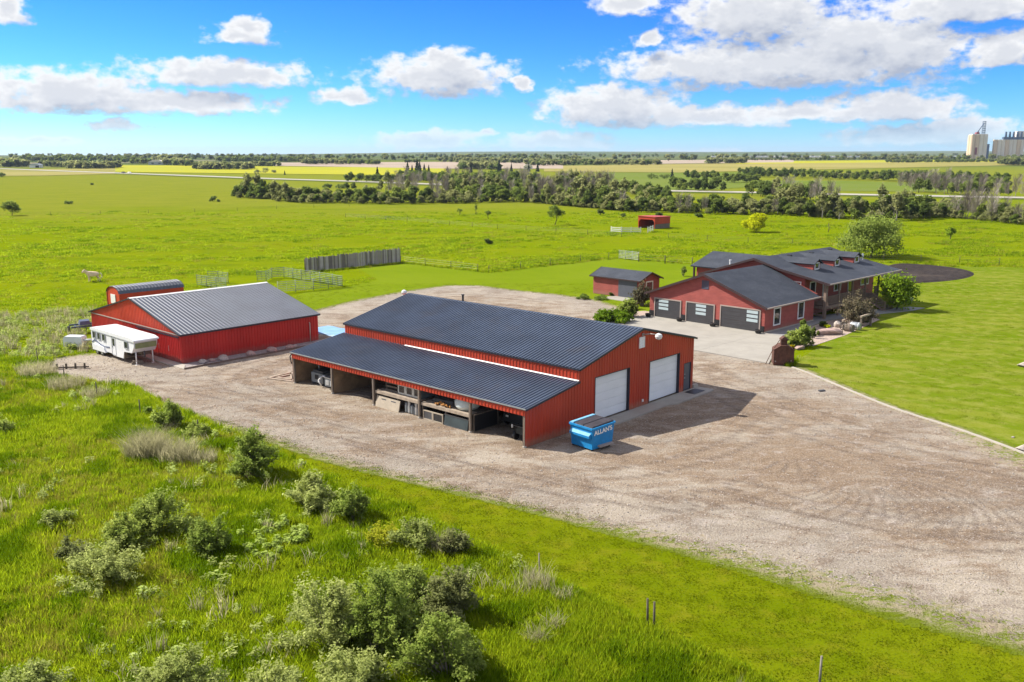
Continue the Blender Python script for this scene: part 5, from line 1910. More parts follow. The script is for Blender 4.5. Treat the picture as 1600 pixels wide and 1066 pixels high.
rect_frame(mb, (0, 0, 0), Y_, -X_, 1.78, 2.34, 0.14, 0.62, 0.12, -0.05, 0.0)
mb.build('side_frame', M_LIGHTMET, t)
for a in (0.16, 0.97, 1.78):
    mb = MB()
    obox(mb, (0, 0, 0), Y_, -X_, a + .002, a + .558, 0.142, 0.618, -0.04, -0.02)
    mb.build('pane', M_GLASS, t)
MB().hexa([(0.06, 0.02, 0.02), (1.6, 0.02, 0.02), (1.6, 2.46, 0.02), (0.06, 2.46, 0.02)], [(0.12, 0.04, 0.73), (1.5, 0.04, 0.73), (1.5, 2.44, 0.73), (0.12, 2.44, 0.73)]).build('shell', M_GREYMET, t)
t = thing('tailgate', 'beige steel truck tailgate leaning under the third bay rack', 'tailgate', sh(0.16, 12.0), SHOP[1])
MB().hexa([(-.20, 0.0, 0.0), (-.12, 0.0, 0.0), (-.12, 2.55, 0.0), (-.20, 2.55, 0.0)], [(0.0, 0.0, 0.82), (.08, 0.0, 0.82), (.08, 2.55, 0.82), (0.0, 2.55, 0.82)]).build('panel', M_BEIGE, t)
for y in (0.45, 1.5):
    MB().hexa([(-.06, y, .62), (-.03, y, .62), (-.03, y + .5, .62), (-.06, y + .5, .62)], [(-.045, y, .69), (-.02, y, .69), (-.02, y + .5, .69), (-.045, y + .5, .69)]).build('handle_slot', M_STEEL, t)
t = thing('engine_block', 'cluster of grey engine castings and cylinders under the third bay rack', 'engine', sh(0.35, 10.75), SHOP[1])
MB().box(0.0, 0.7, -0.65, 0.8, 0.05, 0.6).build('block', M_GREYMET, t)
for k, (y, h) in enumerate(((-0.6, .75), (-0.25, .95), (0.15, .7), (0.5, 1.0), (0.8, .8))):
    MB().lathe([(0.10, 0.1), (0.12, 0.12), (0.12, h - .06), (0.07, h)], (0.02, y, 0), 12).build('cylinder', M_LIGHTMET if k % 2 else M_GREYMET, t)
# fourth bay
t = thing('poly_tank', 'round white poly tank on the right end of the fourth bay rack', 'tank', sh(1.05, 6.1, zr), SHOP[1])
MB().lathe([(0.3, 0.0), (0.70, 0.06), (0.86, 0.25), (0.88, 0.55), (0.78, 0.78), (0.45, 0.92), (0.2, 0.95)], (0, 0, 0), 24).build('shell', M_POLY, t)
MB().lathe([(0.2, 0.94), (0.22, 0.96), (0.22, 1.02), (0.05, 1.04)], (0, 0, 0), 14).build('lid', M_WHITE, t)
o = MB()
for k in range(7):
    a = rnd.uniform(0, 6)
    o.path([(0.1 * math.cos(a), -0.6 + k * 0.2, 0.03), (0.25 * math.sin(a), -0.5 + k * .2, 0.12 + .05 * (k % 3)), (-0.15 * math.cos(a), -0.35 + k * .2, 0.05)], 0.06, 6)
tag(o.build('rope', M_FOAM, None, sh(0.35, 7.6, zr + 0.03), SHOP[1]), 'tangle of orange rope on the rack left of the white tank', 'rope')
o = MB().hexa([(0, 0, 0), (1.5, 0, 0), (1.5, 2.2, 0), (0, 2.2, 0)], [(0.1, 0.1, .2), (1.4, .1, .35), (1.4, 2.1, .3), (.1, 2.0, .16)])
tag(o.build('folded_tarp', paint('grey_tarp', (0.13, 0.12, 0.11), 0.8, var=0.25, scale=2), None, sh(0.9, 7.35, zr + .002), SHOP[1]), 'folded grey tarp at the back of the fourth bay rack', 'tarp')
t = thing('window_sash', 'loose white window sash with two panes under the fourth bay rack', 'window sash', sh(0.1, 7.55), SHOP[1])
mb = MB()
rect_frame(mb, (0, 0, 0), Y_, -X_, 0.08, 0.95, 0.10, 0.62, 0.07, -0.08, 0.0)
rect_frame(mb, (0, 0, 0), Y_, -X_, 1.10, 1.92, 0.10, 0.62, 0.07, -0.08, 0.0)
mb.build('frame', M_BEIGE, t)
mb = MB()
obox(mb, (0, 0, 0), Y_, -X_, 1.102, 1.918, 0.102, 0.618, -0.05, -0.03)
mb.build('pane', M_STEEL, t)
mb = MB()
obox(mb, (0, 0, 0), Y_, -X_, 0.082, 0.948, 0.102, 0.618, -0.05, -0.03)
mb.build('pane', M_GLASS, t)
t = thing('glass_panel', 'large dark glass panel leaning under the white tank', 'glass panel', sh(0.16, 5.15), SHOP[1])
MB().hexa([(-.10, 0.03, 0.02), (-.06, 0.03, 0.02), (-.06, 2.27, 0.02), (-.10, 2.27, 0.02)], [(0.02, 0.03, 0.72), (.06, 0.03, 0.72), (.06, 2.27, 0.72), (0.02, 2.27, 0.72)]).build('pane', paint('dusty_glass', (0.05, 0.065, 0.07), 0.25), t)
mb = MB()
beam(mb, (0.03, 0.0, 0.78), (0.03, 2.3, 0.78), 0.06, 0.05)
beam(mb, (-.08, 0.0, 0.05), (-.08, 2.3, 0.05), 0.06, 0.05)
mb.build('frame', M_STEEL, t)
t = thing('steel_cage', 'dark framed cage panel closing the right end of the fourth bay rack', 'cage', sh(0.2, 4.70), SHOP[1])
mb = MB()
rect_frame(mb, (0, 0, 0), X_, -Y_, 0.06, 2.3, 0.08, 1.15, 0.06, -0.03, 0.03)
mb.build('frame', M_WOODGREY, t)
mb = MB()
obox(mb, (0, 0, 0), X_, -Y_, 0.061, 2.299, 0.081, 1.149, -0.02, 0.01)
mb.build('panel', M_BLACK, t)
# fifth bay
t = thing('parked_vehicle', 'dark vehicle parked at the back of the last lean-to bay', 'vehicle', sh(3.6, 3.3), SHOP[1])
MB().hexa([(-.9, -1.2, .35), (1.3, -1.2, .35), (1.3, 1.2, .35), (-.9, 1.2, .35)], [(-.75, -1.1, 1.1), (1.2, -1.1, 1.2), (1.2, 1.1, 1.2), (-.75, 1.1, 1.1)]).build('body', M_BLACK, t)
MB().hexa([(-.6, -1, 1.1), (1.1, -1, 1.2), (1.1, 1, 1.2), (-.6, 1, 1.1)], [(-.2, -.85, 1.65), (1.0, -.85, 1.7), (1.0, .85, 1.7), (-.2, .85, 1.65)]).build('cab', M_GLASS, t)
for y in (-1.15, 0.95):
    MB().lathe([(0.15, 0), (0.36, 0.01), (0.36, 0.19), (0.15, 0.2)], (-.4, y, 0.36), 16, 'y').build('wheel', M_BLACK, t)
MB().box(-.93, -.9, .55, .8, .7, .82).build('headlight', M_WHITE, t)
t = thing('quad_bike', 'olive utility quad with two white reflectors in the last lean-to bay', 'quad', sh(1.4, 1.15), SHOP[1])
M_OLIVE = paint('olive_plastic', (0.05, 0.048, 0.032), 0.6, var=0.2)
MB().hexa([(-.5, -.55, .45), (1.1, -.55, .45), (1.1, .55, .45), (-.5, .55, .45)], [(-.35, -.4, .85), (1.0, -.4, .9), (1.0, .4, .9), (-.35, .4, .85)]).build('body', M_OLIVE, t)
MB().box(-.6, -.55, -.6, .62, .95, 1.0).box(-.6, .1, -.6, -.56, .95, .99).box(-.6, .1, .58, .62, .95, .99).build('rack_rail', M_STEEL, t)
for y in (-.66, .60):
    MB().box(-.64, -.58, y, y + .09, .82, 1.04).build('reflector', M_WHITE, t)
for x, y in ((-.4, -.62), (-.4, .42), (.75, -.62), (.75, .42)):
    MB().lathe([(0.1, 0), (0.28, 0.01), (0.28, 0.19), (0.1, 0.2)], (x, y, 0.28), 14, 'y').build('wheel', M_BLACK, t)

# ================================================================== yard furniture by the house
M_RUST = paint('rusty_steel', (0.095, 0.040, 0.026), 0.8, var=0.35, scale=3, dirt=(0.16, 0.07, 0.035), dscale=2.5, damt=0.5)
eO = G(1224, 572)
es = thing('elevator_fireplace', 'rusty brown outdoor fireplace shaped like a grain elevator at the driveway corner', 'outdoor fireplace', (eO.x, eO.y, 0.0), R(-8))
EW, ED = 1.72, 1.3
mb = MB().prism([(-EW / 2, 0.06), (EW / 2, 0.06), (EW / 2, 1.42), (0.30, 1.80), (-0.30, 1.80), (-EW / 2, 1.42)], 'y', 0, ED)
mb.build('body', M_RUST, es)
mb = MB().box(-0.26, 0.26, 0.3, 0.9, 1.78, 2.28).prism([(-.36, 2.26), (.36, 2.26), (0.05, 2.52), (-0.05, 2.52)], 'y', 0.2, 1.0)
mb.build('cupola', M_RUST, es)
mb = MB()
beam(mb, (-EW / 2 - .05, -0.06, 1.44), (-.28, -0.06, 1.84), 0.12, 0.06)
beam(mb, (.28, -0.06, 1.84), (EW / 2 + .05, -0.06, 1.44), 0.12, 0.06)
mb.build('roof_edge', M_RUST, es)
MB().box(-0.75, 0.75, -0.02, -0.001, 0.12, 0.62).build('door_panel', M_RUST, es)
for x, z in ((0.62, .48), (0.42, .22), (-0.7, .4)):
    MB().lathe([(0.06, -0.05), (0.06, 0.0)], (x, -0.0, z), 10, 'y').build('rivet', M_TAUPE, es)
MB().path([(-0.25, 0.5, 2.4), (-1.0, 0.5, 1.1), (-1.45, 0.4, 0.05)], 0.03, 6).build('spout', M_RUST, es)
# planters before the garage piers
pls = None
for i, (x, y, lb) in enumerate(((-0.75, 14.25, 'black bowl planter at the left corner of the garage'), (-0.75, 10.0, 'black bowl planter between the left and middle garage doors'),
                                (-0.75, 5.72, 'black bowl planter between the middle and wide garage doors'), (-0.75, 0.25, 'black bowl planter at the right corner of the garage'))):
    p = loc2w(HOUSE, x, y, 0.10)
    if pls is None:
        pls = thing('planter', lb, 'planter', p, HOUSE[1], 'planters by the garage doors')
        MB().lathe([(0.22, 0.0), (0.32, 0.12), (0.37, 0.34), (0.34, 0.36), (0.33, 0.30)], (0, 0, 0), 16).build('bowl', M_BLACK, pls)
        MB().lathe([(0.32, 0.28), (0.15, 0.34), (0.02, 0.36)], (0, 0, 0), 12).build('soil', M_SOIL, pls)
    else:
        copy_tree(pls, p, HOUSE[1] + i, lb)
# bed ornaments
g7 = lambda x, y: G(1200 + x / 7.273, 440 + y / 7.273)
p = g7(695, 600)
tag(link('boulder', ROCKS[1], None, (p.x, p.y, 0.25), 0.4, (1.75, 0.8, 0.55)), 'long low pinkish boulder in the gravel bed beside the house lawn', 'boulder')
p = g7(790, 520)
tag(link('boulder', ROCKS[2], None, (p.x, p.y, 0.3), 1.4, (0.5, 0.45, 0.55)), 'upright pale boulder behind the wagon wheel', 'boulder')
p = g7(560, 610)
tag(link('boulder', ROCKS[0], None, (p.x, p.y, 0.2), 2.4, (0.4, 0.35, 0.4)), 'small whitish boulder next to the ball shrub in the bed', 'boulder')
p = g7(370, 765)
tag(link('boulder', ROCKS[3], None, (p.x, p.y, 0.16), 0.9, (0.9, 0.5, 0.3)), 'flat grey stone at the foot of the yellow flowers', 'boulder')
p = g7(848, 618)
ww = thing('wagon_wheel', 'old wooden wagon wheel on a stake in the garden bed', 'wagon wheel', (p.x, p.y, 0.0), R(15))
MB().tube((0, 0.05, 0), (0, 0.05, 1.0), 0.035).build('stake', M_WOODGREY, ww)
rim = MB()
for k in range(20):
    a, b = 2 * math.pi * k / 20, 2 * math.pi * (k + 1) / 20
    rim.tube((0.42 * math.cos(a), 0, 1.05 + 0.42 * math.sin(a)), (0.42 * math.cos(b), 0, 1.05 + 0.42 * math.sin(b)), 0.04, None, 6)
rim.build('rim', M_WOODGREY, ww)
for k in range(5):
    a = math.pi * k / 5
    MB().tube((-0.4 * math.cos(a), 0, 1.05 - .4 * math.sin(a)), (0.4 * math.cos(a), 0, 1.05 + .4 * math.sin(a)), 0.022, None, 5).build('spoke', M_WOODGREY, ww)
for i, (x, y, m_, lb) in enumerate(((915, 568, M_WOODGREY, 'half whisky barrel lying on its side by the wagon wheel'), (990, 550, M_GALV, 'pale galvanised barrel lying right of the wooden one'))):
    p = g7(x, y)
    t = thing('barrel', lb, 'barrel', (p.x, p.y, 0.42), R(40 + 10 * i), 'barrels in the garden bed')
    MB().lathe([(0.36, -0.5), (0.42, -0.2), (0.43, 0.0), (0.42, 0.2), (0.36, 0.5)], (0, 0, 0), 18, 'y').build('staves', m_, t)
    for q in (-0.36, 0.36):
        MB().lathe([(0.41, q - .03), (0.415, q + .03)], (0, 0, 0), 18, 'y').build('hoop', M_STEEL if i == 0 else M_WHITE, t)
p = g7(920, 490)
o = MB().tube((-0.9, 0, 0.5), (0.9, 0.1, 0.85), 0.13, 0.1, 10)
tag(o.build('log', M_PALEWOOD, None, (p.x, p.y, 0.0), R(20)), 'pale weathered log propped above the barrels', 'log')
pa, pb = g7(1052, 540), g7(1162, 505)
hr = thing('hitching_rail', 'grey timber hitching rail standing on the lawn edge', 'hitching rail', (pa.x, pa.y, 0), math.atan2(pb.y - pa.y, pb.x - pa.x))
hl = (pb - pa).length
for x in (0, hl):
    MB().box(x - .09, x + .09, -.09, .09, 0, 1.25).build('post', M_WOODGREY, hr)
MB().box(-0.2, hl + .2, -.11, .11, 1.25, 1.42).build('rail', M_PALEWOOD, hr)
p = g7(1080, 118)
p2 = G(1424, 474)
tag(MB().lathe([(0.05, 0), (0.05, 0.35), (0.17, 0.4), (0.19, 0.55), (0.1, 0.7)], (0, 0, 0), 12).build('lawn_lamp', M_WHITE, None, (p2.x, p2.y, 0)), 'small white globe lamp at the end of the garden path', 'lamp')
for (u, v, s, lb) in ((1597, 703.5, 0.55, 'white stone at the right end of the lawn kerb'), (1599, 573, 0.7, 'pale flat stone on the lawn at the right edge'), (1582, 684, 0.15, 'tiny white stone on the dark lawn near the kerb')):
    p = G(u, v)
    tag(link('boulder', ROCKS[0], None, (p.x, p.y, s * .25), 0.3, (s, s * .7, s * .55)), lb, 'stone')
p = G(1085, 606.5)
tag(MB().box(-.35, .35, -.15, .15, 0, .22).box(-.3, .3, -.1, .1, .221, .3).build('concrete_block', M_CURB, None, (p.x, p.y, 0.02), SHOP[1]), 'pale concrete block at the workshop corner by the entry door', 'block')
mt = sh(19.0, -0.75, 0.122)
tag(MB().box(-.75, .75, -.45, .45, 0, .02).build('door_mat', M_BLACK, None, mt, SHOP[1]), 'black rubber mat before the grey entry door', 'mat')
p = G(1284, 612)
tag(MB().box(-.25, .25, -.12, .12, 0, .12).build('drain_cap', M_STEEL, None, (p.x, p.y, 0.015), 0.3), 'small dark object lying on the gravel near the lawn kerb', 'debris')

# ================================================================== the horse
def build_horse():
    P = G(146, 440.5)
    root = thing('horse', 'cream horse with pale mane standing in the pasture beyond the barn', 'horse', (P.x, P.y, 0), R(28))
    M_COAT = paint('cream_coat', (0.74, 0.56, 0.38), 0.7, var=0.15, scale=2)
    M_MANE = paint('pale_mane', (0.66, 0.58, 0.46), 0.8, var=0.15, scale=5)
    # x: head at -x
    vs, es, rs = [], [], []

    def v(x, y, z, r):
        vs.append((x, y, z))
        rs.append(r if hasattr(r, '__len__') else (r, r))
        return len(vs) - 1
    hip = v(0.55, 0, 1.18, (0.30, 0.33))
    mid = v(0.05, 0, 1.12, (0.30, 0.33))
    sho = v(-0.5, 0, 1.15, (0.27, 0.34))
    rump = v(0.85, 0, 1.15, (0.22, 0.24))
    es += [(hip, mid), (mid, sho), (hip, rump)]
    n1 = v(-0.78, 0.0, 1.38, (0.17, 0.22))
    n2 = v(-1.0, -0.04, 1.62, (0.11, 0.15))
    pl = v(-1.12, -0.08, 1.74, (0.10, 0.12))
    h1 = v(-1.26, -0.14, 1.58, (0.10, 0.12))
    h2 = v(-1.38, -0.20, 1.36, (0.075, 0.08))
    es += [(sho, n1), (n1, n2), (n2, pl), (pl, h1), (h1, h2)]
    for s in (-1, 1):
        e1 = v(-1.08, -0.08 + s * .07, 1.84, 0.03)
        e2 = v(-1.07, -0.08 + s * .08, 1.93, 0.012)
        es += [(pl, e1), (e1, e2)]
    for s, dx in ((-1, -0.10), (1, 0.12)):
        a = v(-0.52, s * .16, 0.92, (0.14, 0.15))
        b = v(-0.52 + dx * .5, s * .17, 0.52, 0.075)
        c = v(-0.52 + dx, s * .17, 0.26, 0.05)
        d = v(-0.53 + dx, s * .17, 0.10, 0.05)
        e = v(-0.58 + dx, s * .17, 0.035, 0.07)
        es += [(sho, a), (a, b), (b, c), (c, d), (d, e)]
    for s, dx in ((-1, 0.14), (1, -0.12)):
        a = v(0.62, s * .17, 0.95, (0.17, 0.20))
        k = v(0.52 + dx * .3, s * .18, 0.72, 0.12)
        h = v(0.78 + dx, s * .18, 0.50, 0.065)
        c = v(0.74 + dx, s * .18, 0.24, 0.045)
        d = v(0.73 + dx, s * .18, 0.10, 0.048)
        e = v(0.68 + dx, s * .18, 0.035, 0.07)
        es += [(hip, a), (a, k), (k, h), (h, c), (c, d), (d, e)]
    me = bpy.data.meshes.new('body')
    me.from_pydata(vs, es, [])
    me.materials.append(M_COAT)
    o = link('body', me, root)
    o.modifiers.new('skin', 'SKIN')
    sv = me.skin_vertices[0].data
    for i, r in enumerate(rs):
        sv[i].radius = (r[0] * 1.28, r[1] * 1.28)
        sv[i].use_root = (i == 0)
    ss_ = o.modifiers.new('smooth', 'SUBSURF')
    ss_.levels = ss_.render_levels = 2
    mane = MB()
    for k in range(9):
        t_ = k / 8
        a = Vector((-1.06, -.06, 1.86)).lerp(Vector((-0.58, 0, 1.47)), t_)
        mane.tube(a, a + Vector((0.06, 0.16, -0.22)), 0.05, 0.02, 5)
        mane.tube(a, a + Vector((0.05, -0.15, -0.20)), 0.05, 0.02, 5)
    mane.build('mane', M_MANE, root)
    MB().path([(1.02, 0, 1.22), (1.16, 0.02, 1.0), (1.18, 0.02, 0.75), (1.14, 0.02, 0.45)], 0.075, 7).build('tail', M_MANE, root)


build_horse()

# ================================================================== fences and corrals
M_PIPE = paint('pale_corral_pipe', (0.46, 0.50, 0.42), 0.5, metal=0.2, var=0.15)
M_PIPED = paint('green_corral_pipe', (0.20, 0.25, 0.17), 0.5, var=0.2)
M_POSTW = paint('old_fence_post', (0.10, 0.085, 0.065), 0.9, var=0.3, scale=4)
M_POSTP = paint('pale_fence_post', (0.22, 0.195, 0.165), 0.9, var=0.25, scale=4)
M_WIRE = paint('fence_wire', (0.16, 0.15, 0.14), 0.5, metal=0.5)


def panel_root(L, mat):
    t = thing('corral_panel', '', 'corral panel', (0, 0, 0), 0, 'pipe corral panels beyond the barn')
    for x in (0.03, L - 0.03):
        MB().tube((x, 0, 0.0), (x, 0, 1.65), 0.045, None, 6).build('upright', mat, t)
    for k in range(6):
        z = 0.28 + k * 0.25
        MB().tube((0.03, 0, z), (L - 0.03, 0, z), 0.042, None, 5).build('rail', mat, t)
    MB().tube((L / 2, 0, 0.28), (L / 2, 0, 1.53), 0.03, None, 5).build('brace', mat, t)
    return t


proto = {}


def place_panel(a, b, mat, label):
    a, b = Vector((a[0], a[1], 0)), Vector((b[0], b[1], 0))
    L = (b - a).length
    rz = math.atan2(b.y - a.y, b.x - a.x)
    key = mat.name
    if key not in proto:
        r = panel_root(3.6, mat)
        proto[key] = r
        r.location, r.rotation_euler = a, (0, 0, rz)
    else:
        r = copy_tree(proto[key], a, rz)
    r.scale = (L / 3.6, 1, 1)
    r['label'] = label


CHAINS = [([(402, 440), (416, 441)], M_PIPED, 1, 'short green corral panel at the left end of the large pen'),
          ([(416, 441), (425, 435.5), (444, 434)], M_PIPED, 1, 'green corral panel on the far left side of the large pen'),
          ([(444, 434), (458, 436.5), (471, 438.5), (485, 440), (500, 442.5), (520, 446), (535, 449)], M_PIPED, 1, 'green corral panel along the far side of the large pen'),
          ([(535, 449), (513, 451.5), (490, 454)], M_PIPED, 1, 'green corral panel closing the right end of the large pen'),
          ([(490, 454), (462, 456.5), (434, 459)], M_PIPE, 1, 'pale corral panel, near side of the large pen'),
          ([(308, 447), (323, 449), (338, 451), (354, 453)], M_PIPED, 1, 'green corral panel, near side of the small pen'),
          ([(325, 441.5), (341, 441), (357, 443.5)], M_PIPED, 1, 'green corral panel along the far side of the small pen'),
          ([(967, 405), (977, 406), (987.5, 407), (998, 408.5)], M_PIPE, 1, 'grey gate panel beyond the garden shed')]
ORD = ['first', 'second', 'third', 'fourth', 'fifth', 'sixth']
for ch, mt_, n_, lb in CHAINS:
    for k, (a, b) in enumerate(zip(ch[:-1], ch[1:])):
        pa, pb = G(*a), G(*b)
        place_panel((pa.x, pa.y), (pb.x, pb.y), mt_, lb if len(ch) == 2 else lb + ', %s from the left' % ORD[k])

# windbreak of upright boards
wa, wb = G(478, 425), G(626, 410)
wl = (wb - wa).length
wf = thing('windbreak_fence', 'tall windbreak fence of weathered grey upright boards in the pasture', 'windbreak fence', (wa.x, wa.y, 0), math.atan2(wb.y - wa.y, wb.x - wa.x))
MWB = [paint('windbreak_board_%s' % n, c, 0.95, var=0.3, scale=2.5, streak=(3, 3, 0.5)) for n, c in (('grey', (0.30, 0.27, 0.245)), ('dark', (0.17, 0.15, 0.135)), ('pale', (0.42, 0.39, 0.36)))]
bw = 0.25
bmesh_ = [MB().box(0, bw * 0.93, -0.02, 0.02, 0, 1.0).mesh('board', m_) for m_ in MWB]
nb = int(wl / bw)
for k in range(nb):
    h = 2.15 + rnd.uniform(-0.16, 0.14) + 0.25 * k / nb
    o = link('board', bmesh_[rnd.choice((0, 0, 0, 1, 1, 2))], wf, (k * bw, rnd.uniform(-0.03, 0.03), 0.03), rnd.uniform(-0.05, 0.05), (1, 1, h))
for z in (0.5, 1.6):
    MB().box(0, wl, 0.06, 0.12, z, z + .12).build('rail', M_POSTW, wf)
for k in range(7):
    MB().tube((wl * k / 6, 0.2, 0), (wl * k / 6, 0.2, 2.0), 0.09, None, 7).build('post', M_POSTW, wf)

# wire fences
pm = {}


def wire_fence(px, label, spacing=5.0, h=1.25, r=0.05, mat=None, wires=3, tilt=0.05, name='wire_fence'):
    line = resample(px_line(px), spacing)
    t = thing(name, label, 'fence', (line[0][0], line[0][1], 0))
    mat = mat or M_POSTW
    key = (h, r, mat.name)
    if key not in pm:
        pm[key] = MB().tube((0, 0, 0), (0, 0, h), r, r * .85, 7).mesh('post', mat)
    for p in line:
        o = link('post', pm[key], t, (p[0] - line[0][0], p[1] - line[0][1], 0), rnd.uniform(0, 6))
        o.rotation_euler = (rnd.uniform(-tilt, tilt), rnd.uniform(-tilt, tilt), 0)
    for w in range(wires):
        z = h * (0.35 + 0.55 * w / max(1, wires - 1))
        q = MB()
        q.path([(p[0] - line[0][0], p[1] - line[0][1], z) for p in line], 0.008, 4)
        q.build('wire', M_WIRE, t)
    return t


wire_fence([(626, 411), (690, 418), (764, 426.5)], 'wire fence running right from the windbreak to the lawn corner', 6)
wire_fence([(764, 426.5), (850, 416), (965, 404)], 'wire fence along the top of the back lawn from its corner to the grey gate', 7)
wire_fence([(998, 409), (1052, 413), (1090, 416)], 'wire fence from the grey gate towards the house', 5, 1.4, 0.08)
wire_fence([(1100, 415), (1240, 404), (1390, 408), (1600, 416)], 'thin wire fence behind the house along the tall grass', 6)
wire_fence([(540, 340), (640, 347), (760, 357), (900, 366), (1000, 372)], 'long pasture fence running towards the loafing shed', 9)
wire_fence([(0, 338), (180, 335), (330, 331), (560, 322)], 'far wire fence across the left pasture', 14)
wire_fence([(1044, 373), (1200, 381), (1360, 386)], 'wire fence to the right of the loafing shed', 9)
wire_fence([(115, 598), (183, 636), (282, 683), (338, 694), (425, 742), (560, 820), (745, 905), (830, 910), (1012, 982), (1025, 990), (1288, 1068)][0:0] or [(60, 570), (115, 602), (183, 638), (338, 695), (425, 738)],
           'field fence of thin posts at the edge of the tall grass on the left', 7.5, 1.25, 0.045, None, 0)
f2 = wire_fence([(1012, 980), (1027, 991)], 'pair of leaning fence posts at the edge of the tall grass', 0.40, 1.25, 0.05, M_POSTW, 0, 0.12, 'fence_post')
wire_fence([(1280, 1076), (1330, 1100)], 'fence post at the bottom edge of the picture', 6, 1.2, 0.045, M_POSTP, 0)
wire_fence([(843, 905), (846, 907)], 'leaning dry fence stake among pale weeds', 3, 1.15, 0.035, M_POSTP, 0, 0.2, 'fence_stake')
g0 = G(70, 578)
fr_ = thing('fallen_rail', 'low broken rail with stubby stakes on the left end of the gravel', 'rail', (g0.x, g0.y, 0.0), R(8))
MB().box(0, 3.6, -0.06, 0.06, 0.10, 0.22).build('rail', M_WOODGREY, fr_)
for k in range(5):
    MB().box(0.2 + k * .75, 0.32 + k * .75, -.08, .08, 0, 0.5).build('stake', M_POSTW, fr_)
# white rails before the loafing shed
wr = G(954, 363.5)
for (a, b, lb) in (((955, 363.5), (971, 364.5), 'left length of white plank rails before the loafing shed'), ((971, 364.5), (1001, 364.8), 'right length of white plank rails before the loafing shed'), ((1012, 364), (1020, 361.5), 'short white gate beside the loafing shed opening')):
    A_, B_ = G(*a), G(*b)
    t = thing('rail_fence', lb, 'fence', (A_.x, A_.y, 0), math.atan2(B_.y - A_.y, B_.x - A_.x))
    L_ = (B_ - A_).length
    n = max(1, round(L_ / 2.6))
    for k in range(n + 1):
        MB().box(L_ * k / n - .08, L_ * k / n + .08, -.08, .08, 0, 1.5).build('post', M_WHITE, t)
    for z in (0.35, 0.75, 1.15):
        MB().box(0, L_, -.13, -.085, z, z + .17).build('rail', M_WHITE, t)

# ================================================================== far buildings
M_CONCF = paint('elevator_concrete', (0.72, 0.55, 0.38), 0.9, var=0.10, scale=0.04, streak=(1, 1, 0.2))
M_CONCW = paint('elevator_white', (0.78, 0.70, 0.58), 0.8, var=0.06, scale=0.04)
M_FARBLUE = paint('far_blue_steel', (0.08, 0.12, 0.20), 0.6, var=0.2, scale=0.05)
M_FARRED = paint('far_red_steel', (0.24, 0.06, 0.07), 0.6, var=0.2, scale=0.05)
YE = 2050.0


def at_depth(u, v, y):
    d = ray(u, v)
    t_ = y / d.y
    return Vector((0, 0, CAM_H)) + d * t_


el_b = at_depth(1514, 249, YE)
k_ = YE / FPX * 1.0
elv = thing('grain_elevator', 'tall cream concrete grain elevator with a dark leg tower on the horizon', 'grain elevator', (el_b.x, el_b.y, tz(YE)), 0)
zb = 0.0
PXM = (at_depth(1530, 249, YE).x - el_b.x) / 16.0       # metres per photo pixel there
hgt = 36 * PXM
for i in range(4):
    for j in range(2):
        MB().lathe([(3.6 * PXM, -4), (3.6 * PXM, hgt - (0.5 if j else 0))], (4.0 * PXM + i * 6.6 * PXM, (j * 7.2 + 3) * PXM, 0), 18).build('silo', M_CONCF if i < 2 else M_CONCW, elv)
MB().box(2 * PXM, 26 * PXM, 0.5 * PXM, 11 * PXM, hgt, hgt + 1.5 * PXM).build('roof_slab', M_CONCW, elv)
MB().box(27.7 * PXM, 31 * PXM, 2 * PXM, 11 * PXM, -3, hgt * 0.62).build('annex', M_FARBLUE, elv)
MB().prism([(8 * PXM, hgt + 1.5 * PXM), (14 * PXM, hgt + 1.5 * PXM), (13 * PXM, hgt + 5 * PXM), (9 * PXM, hgt + 4 * PXM)], 'y', 2 * PXM, 7 * PXM).build('head_house', M_FARRED, elv)
tw = MB()
for x, y in ((19, 3), (22.5, 3), (19, 6), (22.5, 6)):
    tw.tube((x * PXM, y * PXM, hgt + 1.5 * PXM), (x * PXM, y * PXM, hgt + 21 * PXM), 0.35 * PXM, None, 5)
for k in range(6):
    z = hgt + (3 + 3.4 * k) * PXM
    tw.box(18.8 * PXM, 22.8 * PXM, 2.8 * PXM, 6.2 * PXM, z, z + 0.8 * PXM)
tw.build('leg_tower', M_FARBLUE, elv)
MB().tube((20 * PXM, 4 * PXM, hgt + 18 * PXM), (11 * PXM, 4 * PXM, hgt + 4 * PXM), 0.6 * PXM, None, 6).build('spout', M_FARBLUE, elv)
MB().box(8 * PXM, 11 * PXM, -0.6 * PXM, 0.6 * PXM, 6 * PXM, 17 * PXM).build('loading_spout', M_FARRED, elv)
e2 = at_depth(1551, 249, YE)
el2 = thing('grain_silos', 'row of cream concrete grain silos at the right edge of the horizon', 'grain silos', (e2.x, e2.y, tz(YE)), 0)
for i in range(8):
    MB().lathe([(3.3 * PXM, -4), (3.3 * PXM, 29 * PXM)], ((3 + i * 6.0) * PXM, 3 * PXM, 0), 18).build('silo', M_CONCW if i % 3 else M_CONCF, el2)
MB().box(14 * PXM, 50 * PXM, 1 * PXM, 5 * PXM, 29 * PXM, 33 * PXM).build('gallery', M_FARBLUE, el2)
for i in range(5):
    MB().prism([((17 + i * 6) * PXM, 33 * PXM), ((20 + i * 6) * PXM, 33 * PXM), ((19.4 + i * 6) * PXM, 41 * PXM), ((17.4 + i * 6) * PXM, 41 * PXM)], 'y', 2 * PXM, 4 * PXM).build('cyclone', M_FARBLUE, el2)
MB().box(38 * PXM, 49 * PXM, 7 * PXM, 14 * PXM, -4, 42 * PXM).build('work_house', M_CONCW, el2)
